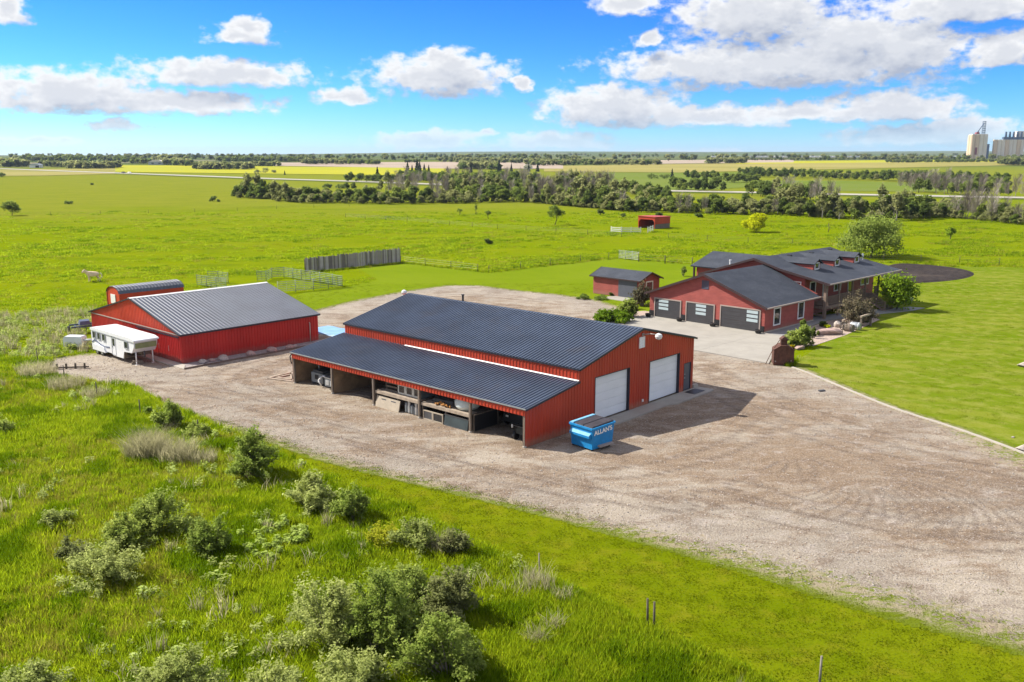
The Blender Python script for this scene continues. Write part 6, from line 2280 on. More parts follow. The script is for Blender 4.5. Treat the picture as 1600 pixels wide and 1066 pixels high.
# low farm buildings far off
FARB = [(46, 62, 262.3, 6.5, 'farm_building', 'white farm shed with a dark open door among far trees on the left', 'shed', M_WHITE, True),
        (232, 256, 257.5, 7.0, 'farm_house', 'pale farmhouse roof among far trees left of the canola', 'house', M_GALV, False),
        (724, 733, 250.5, 5.0, 'farm_building', 'small white building far off above the fallow field', 'building', M_WHITE, False),
        (771, 783, 253, 6.0, 'farm_house', 'white farmhouse just left of the tall spruce on the horizon', 'house', M_WHITE, False),
        (818, 832, 264.5, 7.5, 'farm_house', 'pale roofed house among spruces beyond the tree belt', 'house', M_CONCW, False)]
for (u0, u1, v, hpx, nm, lb, ct, mt_, op) in FARB:
    a, b = G(u0, v), G(u1, v)
    t = thing(nm, lb, ct, (a.x, a.y, tz(a.y)), 0)
    L_ = b.x - a.x
    s = L_ / (u1 - u0)
    hh = hpx * s
    MB().box(0, L_, 0, L_ * .7, -1, hh * .6).build('wall', mt_, t)
    MB().prism([(-.4, hh * .6), (L_ + .4, hh * .6), (L_ * .5 + L_ * .2, hh), (L_ * .5 - L_ * .2, hh)], 'y', -.4, L_ * .7 + .4).build('roof', M_GALV if mt_ is M_WHITE else M_CONCW, t)
    if op:
        MB().box(L_ * .6, L_ * .95, -0.3, -0.01, 0, hh * .5).build('door', M_BLACK, t)
    else:
        for q in (.2, .65):
            MB().box(L_ * q, L_ * (q + .14), -0.15, -0.01, hh * .2, hh * .42).build('window', M_GLASS, t)
# string of white hopper cars far off
def nth(n):
    return '%d%s' % (n, 'th' if 10 <= n % 100 <= 20 else {1: 'st', 2: 'nd', 3: 'rd'}.get(n % 10, 'th'))


wn_ = 0
cars = None
for u in list(range(1112, 1345, 7)) + list(range(1478, 1512, 7)):
    a = at_depth(u, 248.4, 2350)
    wn_ += 1
    lbw = 'white hopper wagon, %s from the left in the long far line below the hills' % nth(wn_)
    if cars is None:
        cars = thing('hopper_wagon', lbw, 'rail wagon', (a.x, a.y, tz(2350)), 0, 'white rail wagons on the far line')
        MB().prism([(0.3, 1.4), (2.2, 0.9), (4.0, 2.0), (5.2, 0.9), (7.0, 2.0), (8.9, .9), (10.6, 1.4), (10.6, 4.6), (9.8, 5.2), (1.0, 5.2), (0.3, 4.6)], 'y', 0, 3.2).build('hopper', M_WHITE, cars)
        MB().box(0.8, 2.6, 0.4, 2.8, 0.0, 1.0).box(8.2, 10.0, .4, 2.8, 0, 1.0).build('bogie', M_BLACK, cars)
    else:
        copy_tree(cars, (a.x, a.y, tz(2350)), 0.0, lbw)
# two vehicles on the highway
for (u, cl, lb) in ((195, M_TRIM, 'tiny dark car on the far highway'), (206, M_WHITE, 'tiny white pickup on the far highway')):
    i = int(np.argmin([abs(PX((c[0], c[1], 0.5))[0] - u) for c in ROAD_C]))
    c, d = ROAD_C[i], ROAD_D[i]
    t = thing('car' if u == 195 else 'pickup', lb, 'car' if u == 195 else 'pickup', (c[0], c[1], tz(c[1]) + .36), math.atan2(d[1], d[0]))
    MB().prism([(-2.3, .35), (2.3, .35), (2.35, .8), (1.2, .95), (.6, 1.5), (-1.3, 1.5), (-2.1, 1.0), (-2.35, .9)], 'y', -.9, .9).build('body', cl, t)
    for x in (-1.4, 1.4):
        for y in (-.92, .74):
            MB().lathe([(0.1, 0), (0.34, 0.01), (0.34, 0.17), (0.1, 0.18)], (x, y, 0.34), 12, 'y').build('wheel', M_BLACK, t)

# ================================================================== foliage coats
M_LEAF_DK = leafy('dark_leaves', (0.115, 0.168, 0.038), (0.205, 0.262, 0.062), None, 0.5, 0.9, 0.9)
M_LEAF_MD = leafy('mid_leaves', (0.165, 0.232, 0.042), (0.285, 0.345, 0.075), None, 0.5, 0.9, 0.9)
M_LEAF_GR = leafy('greyish_leaves', (0.235, 0.262, 0.092), (0.390, 0.400, 0.160), None, 0.5, 0.9, 0.9)
M_LEAF_SILV = leafy('silvery_leaves', (0.285, 0.345, 0.085), (0.480, 0.530, 0.170), (0.62, 0.64, 0.29), 0.5, 2.0, 0.88)
M_LEAF_FG = leafy('shrub_leaves', (0.215, 0.300, 0.050), (0.410, 0.480, 0.110), (0.58, 0.60, 0.21), 0.5, 2.0, 0.88)
M_LEAF_YEL = leafy('yellow_green_leaves', (0.40, 0.47, 0.008), (0.60, 0.62, 0.014), None, 0.4)
M_LEAF_BRT = leafy('bright_leaves', (0.120, 0.210, 0.014), (0.240, 0.330, 0.026), None, 0.35, 1.6)
M_LEAF_BRN = leafy('bronze_leaves', (0.100, 0.100, 0.048), (0.205, 0.165, 0.105), (0.31, 0.23, 0.18), 0.25, 2.0)
M_LEAF_SPR = leafy('spruce_needles', (0.014, 0.028, 0.014), (0.032, 0.055, 0.024), None, 0.1)
M_LEAF_FAR = leafy('far_leaves', (0.130, 0.165, 0.055), (0.235, 0.270, 0.085), None, 0.4, 0.02, 0.8)
M_FLOWER = leafy('yellow_petals', (0.55, 0.40, 0.005), (0.70, 0.52, 0.01), None, 0.2)
M_TWIG = paint('grey_twigs', (0.215, 0.180, 0.145), 0.9, var=0.3, scale=3)
M_TWIGP = paint('pale_twigs', (0.33, 0.285, 0.235), 0.9, var=0.3, scale=3)
M_BARK = paint('brown_bark', (0.085, 0.066, 0.050), 0.95, var=0.35, scale=4)
M_BARKP = paint('pale_bark', (0.26, 0.24, 0.20), 0.95, var=0.35, scale=4)
M_DRY = leafy('dry_stems', (0.36, 0.34, 0.17), (0.58, 0.53, 0.31), (0.46, 0.48, 0.20), 0.45, 2.5, 0.85)


def leaves(rs, cen, nrm, size, aspect=1.6, spread=0.9):
    """small leaf faces at the given places, facing about nrm"""
    n = len(cen)
    d = nrm + rs.normal(0, spread, (n, 3))
    d /= np.linalg.norm(d, axis=1)[:, None] + 1e-9
    r = rs.normal(0, 1, (n, 3))
    a = np.cross(d, r)
    a /= np.linalg.norm(a, axis=1)[:, None] + 1e-9
    b = np.cross(d, a)
    s = (size * rs.uniform(0.6, 1.35, n))[:, None]
    V = np.stack([cen - a * s * aspect * .5, cen - b * s * .5, cen + a * s * aspect * .5, cen + b * s * .5], 1).reshape(-1, 3)
    F = np.arange(n * 4).reshape(n, 4)
    return V, F


def cloud_points(rs, n, lobes, inner=0.55, upbias=0.25):
    lobes = np.asarray(lobes, float)
    w = (lobes[:, 3] * lobes[:, 4] * lobes[:, 5]) ** 0.667
    k = rs.choice(len(lobes), n, p=w / w.sum())
    d = rs.normal(0, 1, (n, 3))
    d /= np.linalg.norm(d, axis=1)[:, None]
    d[:, 2] = np.where((d[:, 2] < -0.3) & (rs.rand(n) < 0.6), -d[:, 2], d[:, 2])
    r = inner + (1 - inner) * rs.rand(n) ** 0.6
    r *= 1 + rs.normal(0, 0.07, n)
    c = lobes[k, :3] + d * lobes[k, 3:6] * r[:, None]
    nr = d.copy()
    nr[:, 2] += upbias
    return c, nr


def crown_mesh(name, seed, lobes, n, size, mat, inner=0.5, sprig=1, aspect=1.6, zmin=None, spread=0.9):
    rs = np.random.RandomState(seed)
    c, nr = cloud_points(rs, max(1, n // sprig), lobes, inner)
    if sprig > 1:
        g = nr / (np.linalg.norm(nr, axis=1)[:, None] + 1e-9) + rs.normal(0, 0.35, nr.shape)
        L = size * 4.2 * rs.uniform(0.4, 1.8, len(c))[:, None]
        t = (np.arange(sprig) / sprig)[None, :, None]
        cc = c[:, None, :] + g[:, None, :] * (L[:, None, :] * t) + rs.normal(0, size * 0.35, (len(c), sprig, 3))
        c = cc.reshape(-1, 3)
        nr = np.repeat(nr, sprig, 0)
    if zmin is not None:
        k = c[:, 2] > zmin
        c, nr = c[k], nr[k]
    V, F = leaves(rs, c, nr, size, aspect, spread)
    return np_mesh(name, V, F, mat)


def rand_lobes(seed, n, R_, H, z0, flat_=1.0, lo=0.24, hi=0.52):
    rs = np.random.RandomState(seed)
    out = [(0, 0, z0 + (H - z0) * 0.5, R_ * 0.55, R_ * 0.55, (H - z0) * 0.42)]
    for k in range(n):
        a = 2 * math.pi * (k + rs.rand() * .7) / n
        t = rs.uniform(0.05, 1.0)
        rr = R_ * (0.72 - 0.40 * abs(t - 0.35)) * rs.uniform(0.6, 1.15)
        s = R_ * rs.uniform(lo, hi) * (1.0 - 0.25 * t)
        out.append((math.cos(a) * rr, math.sin(a) * rr, z0 + (H - z0) * (0.15 + 0.62 * t), s, s, s * 0.8 * flat_))
    return out


def trunk_mesh(name, seed, H, r, mat, limbs=5, spread=0.35, z0=0.3, lean=0.06):
    rs = random.Random(seed)
    mb = MB()
    p = Vector((0, 0, -0.1))
    pts = [p]
    for k in range(4):
        p = p + Vector((rs.uniform(-lean, lean) * H, rs.uniform(-lean, lean) * H, H * 0.82 / 4))
        pts.append(p)
    for k in range(4):
        mb.tube(pts[k], pts[k + 1], r * (1 - k * .22), r * (1 - (k + 1) * .22), 6, caps=False)
    for k in range(limbs):
        t = z0 + (0.92 - z0) * k / max(1, limbs - 1)
        i = min(3, int(t * 4))
        b = pts[i].lerp(pts[i + 1], t * 4 - i)
        a = rs.uniform(0, 6.28)
        L = H * spread * (1.1 - 0.6 * t)
        e = b + Vector((math.cos(a) * L, math.sin(a) * L, L * rs.uniform(0.5, 1.1)))
        m = b.lerp(e, .5) + Vector((0, 0, -L * 0.06))
        mb.tube(b, m, r * .45 * (1 - t * .5), r * .3 * (1 - t * .5), 5, caps=False)
        mb.tube(m, e, r * .3 * (1 - t * .5), r * .08, 5, caps=False)
    return mb.mesh(name, mat)


def bare_mesh(name, seed, H, R_, mat, n=260):
    """a crown of bare twigs"""
    rs = np.random.RandomState(seed)
    V, F = [], []
    for k in range(n):
        z = H * rs.uniform(0.22, 0.85)
        a = rs.uniform(0, 6.28)
        rr = R_ * rs.uniform(0, 0.55)
        p = np.array([math.cos(a) * rr, math.sin(a) * rr, z])
        d = np.array([math.cos(a) * rs.uniform(.1, .7), math.sin(a) * rs.uniform(.1, .7), rs.uniform(.5, 1.2)])
        L = H * rs.uniform(0.10, 0.24)
        q = p + d * L
        s = np.array([-math.sin(a + 1), math.cos(a + 1), 0]) * 0.05
        o = len(V)
        V += [p - s, p + s, q + s * .3, q - s * .3]
        F.append((o, o + 1, o + 2, o + 3))
    return np_mesh(name, V, F, mat)


def spruce_mesh(name, seed, H, R_, mat, n=1100, size=0.4):
    rs = np.random.RandomState(seed)
    t = rs.rand(n) ** 0.75
    z = H * (0.06 + 0.93 * (1 - t))
    tier = 1 + 0.28 * np.sin(z / H * 34)
    a = rs.uniform(0, 6.28, n)
    r = R_ * t * tier * np.sqrt(rs.uniform(0.25, 1, n))
    c = np.stack([np.cos(a) * r, np.sin(a) * r, z - r * 0.25], 1)
    nr = np.stack([np.cos(a) * .5, np.sin(a) * .5, np.full(n, .8)], 1)
    V, F = leaves(rs, c, nr, size, 2.0, 0.5)
    return np_mesh(name, V, F, mat)


TREE_KINDS = {}


def kind(key, label, variants):
    TREE_KINDS[key] = (label, variants)


def mk_kind(key, label, n, H, R_, z0, mat, bark, lobes=7, leaf=0.42, cnt=1000, seed=0, limbs=5, trunk_r=0.14, inner=0.5):
    vs = []
    for i in range(n):
        s = seed + i * 13
        L = rand_lobes(s, lobes, R_, H, z0)
        vs.append((crown_mesh('crown', s, L, cnt, leaf, mat, inner), trunk_mesh('trunk', s, H, trunk_r, bark, limbs, 0.3, max(0.2, z0 / H))))
    kind(key, label, vs)


mk_kind('willow', 'rounded greyish green willow', 4, 5.2, 3.0, 0.2, M_LEAF_GR, M_BARK, 8, 0.38, 950, 100)
mk_kind('green', 'bushy mid green tree', 4, 6.4, 2.9, 0.6, M_LEAF_MD, M_BARK, 8, 0.42, 950, 200)
mk_kind('dark', 'dense dark green tree', 4, 6.8, 2.8, 0.6, M_LEAF_DK, M_BARK, 8, 0.44, 950, 300)
mk_kind('poplar', 'tall pale trunked poplar', 4, 9.5, 2.2, 2.2, M_LEAF_GR, M_BARKP, 7, 0.42, 650, 400, 7, 0.16, 0.35)
kind('bare', 'grey bare branched tree',
     [(bare_mesh('crown', 500 + i, 8.5, 2.2, M_TWIG if i % 2 else M_TWIGP), trunk_mesh('trunk', 500 + i, 8.5, 0.12, M_TWIGP, 8, 0.25, 0.25)) for i in range(4)])
kind('spruce', 'dark pointed spruce beyond the tree belt',
     [(spruce_mesh('crown', 600 + i, 10.0, 2.2, M_LEAF_SPR), trunk_mesh('trunk', 600 + i, 10, 0.16, M_BARK, 0)) for i in range(3)])


def tree(name, x, y, z, crown, trunk, label, cat='tree', group=None, scale=1.0, rz=None, crown_name=None):
    t = bpy.data.objects.new(name, None)
    COL.objects.link(t)
    t.location = (x, y, z)
    t.rotation_euler = (0, 0, rnd.uniform(0, 6.28) if rz is None else rz)
    t.scale = (scale,) * 3 if not hasattr(scale, '__len__') else scale
    tag(t, label, cat, group)
    link('crown' if crown_name is None else crown_name, crown, t)
    if trunk is not None:
        link('trunk' if cat == 'tree' else 'stems', trunk, t)
    return t


def stem_shrub(seed, W_, H_, n, leaf, mat, twig, aspect=2.0, stems=34, droop=0.25, skew=0.3):
    """a wild shrub: stems arching out of one foot, leafy twigs along their outer halves, gaps between"""
    rs = np.random.RandomState(seed)
    k = stems
    a = rs.uniform(0, 6.28, k)
    # a few leading directions, so that the outline is lopsided
    lead = rs.uniform(0, 6.28, 3)
    a = np.where(rs.rand(k) < 0.45, lead[rs.randint(0, 3, k)] + rs.normal(0, 0.35, k), a)
    r = np.sqrt(rs.rand(k)) * rs.uniform(0.75, 1.08, k)
    R_ = W_ / 2 * 1.16
    sk = 1 + skew * np.cos(a - lead[0])
    E = np.stack([np.cos(a) * R_ * r * sk * .88, np.sin(a) * R_ * r * sk * .88, H_ * (1.0 - 0.70 * r ** 2) * rs.uniform(0.50, 1.02, k)], 1)
    B = np.stack([np.cos(a) * R_ * .16 * r, np.sin(a) * R_ * .16 * r, np.zeros(k)], 1)
    M = B * .6 + E * .4
    M[:, 2] = E[:, 2] * (0.62 + droop)
    per = 9
    t = 0.30 + 0.70 * (np.arange(per)[None, :] + rs.rand(k, per)) / per
    tt = t[..., None]
    P = (1 - tt) ** 2 * B[:, None] + 2 * tt * (1 - tt) * M[:, None] + tt ** 2 * E[:, None]
    out = E - B
    out = out / (np.linalg.norm(out, axis=1)[:, None] + 1e-9)
    D = out[:, None] * .7 + rs.normal(0, .62, (k, per, 3)) + np.array([0, 0, .35])
    D /= np.linalg.norm(D, axis=2)[..., None]
    L = (0.13 * W_ + 0.08 * H_) * rs.uniform(.35, 1.35, (k, per)) * (1.15 - .55 * t)
    P, D, L = P.reshape(-1, 3), D.reshape(-1, 3), L.reshape(-1)
    m = max(4, int(n / len(P)))
    s = rs.rand(len(P), m)
    C = P[:, None] + D[:, None] * (L[:, None] * s)[..., None] + rs.normal(0, 1, (len(P), m, 3)) * (leaf * 0.55 + 0.10 * L[:, None, None])
    N = np.repeat((D * .5 + np.array([0, 0, .7]))[:, None], m, 1)
    C, N = C.reshape(-1, 3), N.reshape(-1, 3)
    ok = C[:, 2] > 0.03
    V, F = leaves(rs, C[ok], N[ok], leaf, aspect, 0.8)
    mb = MB()
    rad = max(0.012, 0.010 * H_)
    for i in range(k):
        q = [Vector(((1 - u) ** 2 * B[i] + 2 * u * (1 - u) * M[i] + u * u * E[i])) for u in (0, .35, .7, 1.0)]
        for j in range(3):
            mb.tube(q[j], q[j + 1], rad * (1 - .28 * j), rad * (1 - .28 * (j + 1)), 5, caps=False)
    return np_mesh('crown', V, F, mat), mb.mesh('stems', twig)


# ------------------------------------------------------------------ the belts, row by row
# (front line on the land, rows, step between trees, step between rows, kinds with weights, scale range)
BELTS = [
    ([(372, 309), (400, 311), (428, 311.5)], 2, 4.5, 6, (('green', 2), ('dark', 2), ('poplar', 1)), (1.0, 1.35)),
    ([(430, 314), (452, 316), (475, 316.5)], 2, 4.5, 6, (('dark', 2), ('willow', 2), ('poplar', 1)), (0.95, 1.25)),
    ([(478, 317.5), (540, 318), (620, 319.5), (700, 318.5), (780, 316.5), (830, 316)], 3, 4.6, 6.5, (('willow', 4), ('green', 4), ('dark', 3), ('bare', 1)), (0.75, 1.1)),
    ([(830, 317), (875, 321), (940, 327), (985, 331)], 4, 4.4, 7, (('green', 4), ('dark', 3), ('willow', 2), ('bare', 2), ('poplar', 3)), (0.95, 1.3)),
    ([(985, 331), (1080, 333.5), (1150, 335.5), (1220, 336)], 3, 4.6, 6.5, (('willow', 5), ('green', 3), ('bare', 1), ('dark', 2)), (0.8, 1.08)),
    ([(1220, 336), (1290, 341), (1340, 344.5), (1400, 344), (1470, 340), (1500, 341)], 3, 4.4, 6.5, (('dark', 4), ('green', 4), ('willow', 3), ('poplar', 2)), (0.85, 1.2)),
    ([(1500, 342), (1545, 346), (1620, 354)], 3, 4.6, 7, (('bare', 6), ('willow', 2), ('green', 1)), (0.8, 1.1)),
    # the thicker wood behind the left half
    ([(690, 305), (760, 308), (830, 309), (880, 312)], 4, 5.5, 12, (('bare', 2), ('poplar', 3), ('green', 4), ('dark', 2)), (0.95, 1.25)),
    ([(600, 303), (650, 306), (700, 307)], 2, 8, 10, (('bare', 5), ('poplar', 1)), (1.0, 1.3)),
    ([(880, 303), (920, 305), (958, 306)], 5, 6, 16, (('bare', 3), ('poplar', 4), ('dark', 4)), (1.1, 1.4)),
    # beyond the highway
    ([(545, 285), (580, 285.5), (600, 286)], 2, 8, 10, (('dark', 4), ('green', 2)), (0.9, 1.3)),
    ([(610, 287.5), (680, 289), (760, 291), (850, 294)], 5, 7, 22, (('dark', 4), ('green', 4), ('bare', 2)), (1.0, 1.35)),
    ([(540, 297), (575, 298), (640, 300)], 1, 9, 8, (('dark', 3), ('willow', 3)), (0.7, 0.95)),
    ([(1060, 298), (1100, 300), (1140, 300)], 3, 7, 12, (('dark', 4), ('green', 3)), (0.9, 1.2)),
    ([(1195, 309), (1260, 315), (1330, 318)], 3, 6.5, 10, (('dark', 3), ('green', 3), ('bare', 3), ('poplar', 2)), (0.95, 1.25)),
    ([(1480, 305), (1540, 308), (1620, 311)], 5, 7, 14, (('bare', 4), ('green', 3), ('dark', 2)), (1.0, 1.3)),
    ([(1080, 281), (1105, 281.5), (1122, 281)], 2, 7, 12, (('dark', 5),), (1.0, 1.25)),
    ([(1125, 285.5), (1160, 286.5), (1185, 284)], 2, 8, 12, (('green', 4), ('dark', 3)), (0.95, 1.25)),
    ([(1190, 277.5), (1240, 279.5), (1300, 281)], 4, 9, 26, (('dark', 5), ('green', 2)), (0.95, 1.3)),
    ([(1300, 281), (1380, 283.5), (1470, 286), (1500, 289)], 4, 9, 22, (('dark', 4), ('green', 4), ('willow', 1)), (0.9, 1.25)),
    ([(1490, 290), (1550, 292), (1620, 295)], 6, 9, 24, (('dark', 3), ('green', 4), ('bare', 2)), (1.1, 1.4)),
    ([(985, 300), (1000, 306), (1020, 312), (1050, 315)], 2, 7, 10, (('dark', 4), ('green', 3), ('willow', 2)), (0.85, 1.1)),
]
belt = []
for line, rows, st, rst, kw, (s0, s1) in BELTS:
    ln = px_line(line)
    names = [k for k, w in kw for _ in range(w)]
    for r in range(rows):
        q = resample(ln + np.array([0, r * rst]), st * 0.85)
        for p in q:
            k = rnd.choice(names)
            # clumps of one kind read better than an even mix
            if belt and rnd.random() < 0.35 and belt[-1][2] in names:
                k = belt[-1][2]
            x, y = p[0] + rnd.uniform(-1.6, 1.6), p[1] + rnd.uniform(-2.0, 2.0)
            belt.append((x, y, k, rnd.uniform(s0, s1) * (0.98 if r else 0.78), rnd.randrange(4)))
for line, rows, st, rst, kw, (s0, s1) in BELTS[:7]:
    for p in resample(px_line(line) + np.array([0, -0.5]), 2.1):
        belt.append((p[0] + rnd.uniform(-1, 1), p[1] + rnd.uniform(-2.0, 2.5), rnd.choice(('willow', 'willow', 'green')), rnd.uniform(0.32, 0.62), rnd.randrange(4)))
belt.sort(key=lambda b: b[1] / b[3])
GROUP_BELT = 'trees of the belts beyond the pasture'
for (x, y, k, s, vi) in belt[:285]:
    lb, vs = TREE_KINDS[k]
    c, tr = vs[vi % len(vs)]
    uu, vv = PX((x, y, 0))
    for lim, where in ((430, 'at the left tip of the belt'), (540, 'in the low left stretch of the belt'), (640, 'in the belt left of the windbreak fence end'), (740, 'in the belt above the windbreak fence end'), (830, 'in the belt above the workshop'),
                       (920, 'in the tall wood above the airy pasture tree'), (985, 'in the tall wood left of the loafing shed'), (1060, 'in the belt behind the loafing shed'), (1140, 'in the belt right of the loafing shed'), (1230, 'in the belt behind the bright yellow tree'),
                       (1310, 'in the belt between yellow tree and house tree'), (1410, 'in the belt behind the large house tree'), (1500, 'in the belt right of the large house tree'), (9999, 'in the grey thicket at the right edge')):
        if uu < lim:
            break
    lb = ('low ' if s < 0.55 else '') + lb.replace('tall pale', 'pale' if s < .55 else 'tall pale') + ' ' + where + (', deeper in' if vv < 311 else '')
    tree({'willow': 'willow', 'green': 'broadleaf_tree', 'dark': 'broadleaf_tree', 'poplar': 'poplar', 'bare': 'bare_tree'}[k], x, y, tz(y), c, tr, lb, 'tree', GROUP_BELT, (s * rnd.uniform(.9, 1.15), s * rnd.uniform(.9, 1.15), s))
rest = belt[285:]
if rest:
    allv, base_i = [], {}
    for k in ('willow', 'green', 'dark', 'poplar', 'bare'):
        base_i[k] = len(allv)
        for c, tr in TREE_KINDS[k][1]:
            allv.append(c)
    col = variants_collection('belt', allv)
    scatter('woodland', [(x, y, tz(y)) for x, y, k, s, v in rest], [rnd.uniform(0, 6) for _ in rest], [s for x, y, k, s, v in rest], col, 'stuff', [base_i[k] + v for x, y, k, s, v in rest])

# spruces standing out one by one
for (u, v, hp, lb) in ((590, 283.5, 22, 'lone dark spruce left of the wood beside the highway'), (637, 270, 17, 'first dark spruce at the left end of the farmstead row'), (644, 271, 13, 'short spruce second in the farmstead row'),
                       (652, 268, 20, 'tallest dark spruce of the left farmstead cluster'), (656, 270, 17, 'spruce tight against the tallest one of the cluster'), (663, 269, 13, 'spruce right of the farmstead cluster'), (670, 270, 12, 'last small spruce of the farmstead row'),
                       (699, 270, 10, 'small spruce above the middle of the wood'), (736, 270, 13, 'dark spruce above the wood left of the tall one'), (780, 268.5, 18, 'tall narrow dark spruce above the wood on the skyline'),
                       (799, 268, 12, 'slim spruce right of the tall narrow one'), (826, 268.5, 13, 'spruce just left of a pale far roof'), (840, 268.5, 14, 'blunt spruce just right of a pale far roof'), (445, 273.5, 7, 'tiny lone spruce by the highway'),
                       (1050, 278, 14, 'lone spruce in the green field right of the wood'), (170, 252, 10, 'spruce in the far left farmstead')):
    p = G(u, v)
    h = hp * p.y / FPX
    c, tr = TREE_KINDS['spruce'][1][rnd.randrange(3)]
    s = h / 10.0
    tree('spruce', p.x, p.y, tz(p.y), c, tr, lb, 'tree', 'spruces around the far farmstead', (s * 1.1, s * 1.1, s))

# ------------------------------------------------------------------ single trees and shrubs in the fields
def solo(name, u, v, wpx, hpx, label, mat, bark=M_BARK, lobes=8, n=1500, leaf=0.3, z0f=0.12, cat='tree', inner=0.5, seed=None, limbs=6, sprig=1, tr=0.11, flat_=1.0, group=None, aspect=1.6, stems=0):
    p = G(u, v)
    dist = math.hypot(p.y, CAM_H)
    W_, H_ = wpx * dist / FPX, hpx * dist / FPX / math.cos(PITCH)
    s = seed if seed is not None else int(u * 7 + v)
    if stems:
        c, t = stem_shrub(s, W_, H_, n, leaf, mat, bark, aspect, stems)
        return tree(name, p.x, p.y, tz(p.y), c, t, label, cat, group, 1.0, 0.0)
    L = rand_lobes(s, lobes, W_ / 2 * 1.08, H_ * 0.99, H_ * z0f, flat_)
    c = crown_mesh('crown', s, L, n, leaf, mat, inner, sprig, aspect, zmin=0.02)
    t = trunk_mesh('trunk', s, H_ * 0.9, tr, bark, limbs, 0.32, max(.12, z0f))
    return tree(name, p.x, p.y, tz(p.y), c, t, label, cat, group, 1.0, 0.0)


solo('shade_tree', 1360, 402, 98, 64, 'large spreading tree right behind the house', M_LEAF_FG, M_BARK, 15, 13000, 0.22, 0.02, seed=77, sprig=3, tr=0.2)
solo('yellow_tree', 1181, 363, 42, 31, 'bright yellow green tree alone in the pasture', M_LEAF_YEL, M_BARK, 9, 5200, 0.26, 0.08, seed=5)
solo('pasture_tree', 867, 351.5, 30, 33, 'thin airy tree in the pasture left of the loafing shed', M_LEAF_MD, M_BARK, 9, 1300, 0.24, 0.25, inner=0.2, seed=15, limbs=9)
solo('pasture_tree', 19, 337, 29, 25, 'lone bushy tree at the left edge of the pasture', M_LEAF_MD, M_BARK, 8, 1500, 0.34, 0.1, seed=25)
solo('pasture_tree', 1485, 374, 21, 20, 'small open tree in the pasture at the right', M_LEAF_BRT, M_BARK, 6, 700, 0.24, 0.25, inner=0.3, seed=35)
solo('sapling', 763, 342, 12, 14, 'small dark sapling in front of the belt', M_LEAF_DK, M_BARK, 5, 260, 0.26, 0.3, inner=0.3, seed=45)
solo('sapling', 718, 337, 14, 11, 'thin pale sapling left of the dark one', M_LEAF_MD, M_BARK, 4, 130, 0.26, 0.35, inner=0.3, seed=46)
solo('sapling', 744, 335, 9, 17, 'faint upright sapling close to the belt', M_LEAF_MD, M_BARK, 4, 150, 0.24, 0.2, inner=0.2, seed=47)
solo('sapling', 1294, 363, 3, 15, 'bare thin sapling right of the yellow tree', M_TWIG, M_BARK, 3, 60, 0.1, 0.3, seed=48)
solo('pasture_shrub', 762, 381.5, 13, 9, 'dark low shrub in the middle of the near pasture', M_LEAF_DK, M_BARK, 5, 500, 0.2, 0.0, cat='shrub', seed=49)
for (u, v, w, h, lb) in ((108, 319, 15, 5, 'flat dark shrub in the left pasture'), (333, 315, 14, 9, 'rounded dark shrub left of the belt'), (341, 315.5, 6, 4, 'tiny dark shrub beside the rounded one'), (366, 307, 8, 6, 'small dark bush at the left tip of the belt'), (144, 289, 5, 2.5, 'dark speck of a bush far in the left pasture'),
                         (3, 277, 12, 8, 'dark bush at the left edge by the highway'), (938, 337, 15, 10, 'grey green shrub left of the loafing shed'), (974, 339.5, 9, 6, 'small shrub nearer the loafing shed'), (1029, 339, 15, 8, 'bush peeping over the loafing shed roof'), (1092, 340, 13, 7, 'rounded shrub right of the loafing shed'),
                         (402, 270, 10, 5, 'left bush of the three by the canola field'), (415, 271, 16, 9, 'largest bush of the three by the canola field'), (428, 270.5, 9, 5, 'right bush of the three by the canola field'), (562, 281, 16, 11, 'rounded dark tree left of the lone spruce'), (512, 294, 14, 7, 'dark bush above the belt at the far left'),
                         (533, 294.5, 18, 7, 'dark bushes above the belt, second from left'), (1018, 280, 20, 8, 'left dark bush of the hedge in the green field'), (1038, 280, 22, 8, 'right dark bush of the hedge in the green field')):
    solo('pasture_shrub', u, v, w, h, lb, M_LEAF_DK if v > 275 else M_LEAF_GR, M_BARK, 6, 420, 0.30 if v > 300 else 0.5, 0.0, cat='shrub')
# planting round the house
solo('lilac_bush', 1338, 507, 66, 52, 'round bronze flowered bush in front of the porch', M_LEAF_BRN, M_TWIG, 10, 6500, 0.12, 0.02, cat='bush', seed=61, sprig=3, stems=44)
solo('green_bush', 1400, 484, 58, 54, 'glossy bright green bush at the end of the porch', M_LEAF_BRT, M_BARK, 10, 4200, 0.22, 0.02, cat='bush', seed=62, sprig=2, aspect=1.3)
solo('ornamental_bush', 1003, 478, 34, 38, 'tall bronze bush between garden shed and garage', M_LEAF_BRN, M_TWIG, 8, 3400, 0.13, 0.03, cat='bush', seed=63, sprig=3, stems=44)
solo('spreading_juniper', 953, 504, 64, 17, 'low spreading bright green juniper at the driveway edge', M_LEAF_BRT, M_TWIG, 9, 5200, 0.15, 0.0, cat='shrub', seed=64, sprig=4, stems=44, flat_=0.7, aspect=3.0)
solo('juniper', 985, 496, 34, 27, 'upright dull green juniper right of the spreading one', M_LEAF_FG, M_TWIG, 8, 3200, 0.12, 0.0, cat='shrub', seed=65, sprig=4, stems=44, aspect=3.0)
solo('juniper', 1235, 543, 36, 26, 'left green juniper of the pair behind the rusty fireplace', M_LEAF_FG, M_TWIG, 7, 2600, 0.11, 0.0, cat='shrub', seed=66, sprig=4, stems=44, aspect=3.0)
solo('juniper', 1256, 542, 34, 31, 'right green juniper of the pair behind the rusty fireplace', M_LEAF_FG, M_TWIG, 7, 2800, 0.11, 0.0, cat='shrub', seed=67, sprig=4, stems=44, aspect=3.0)
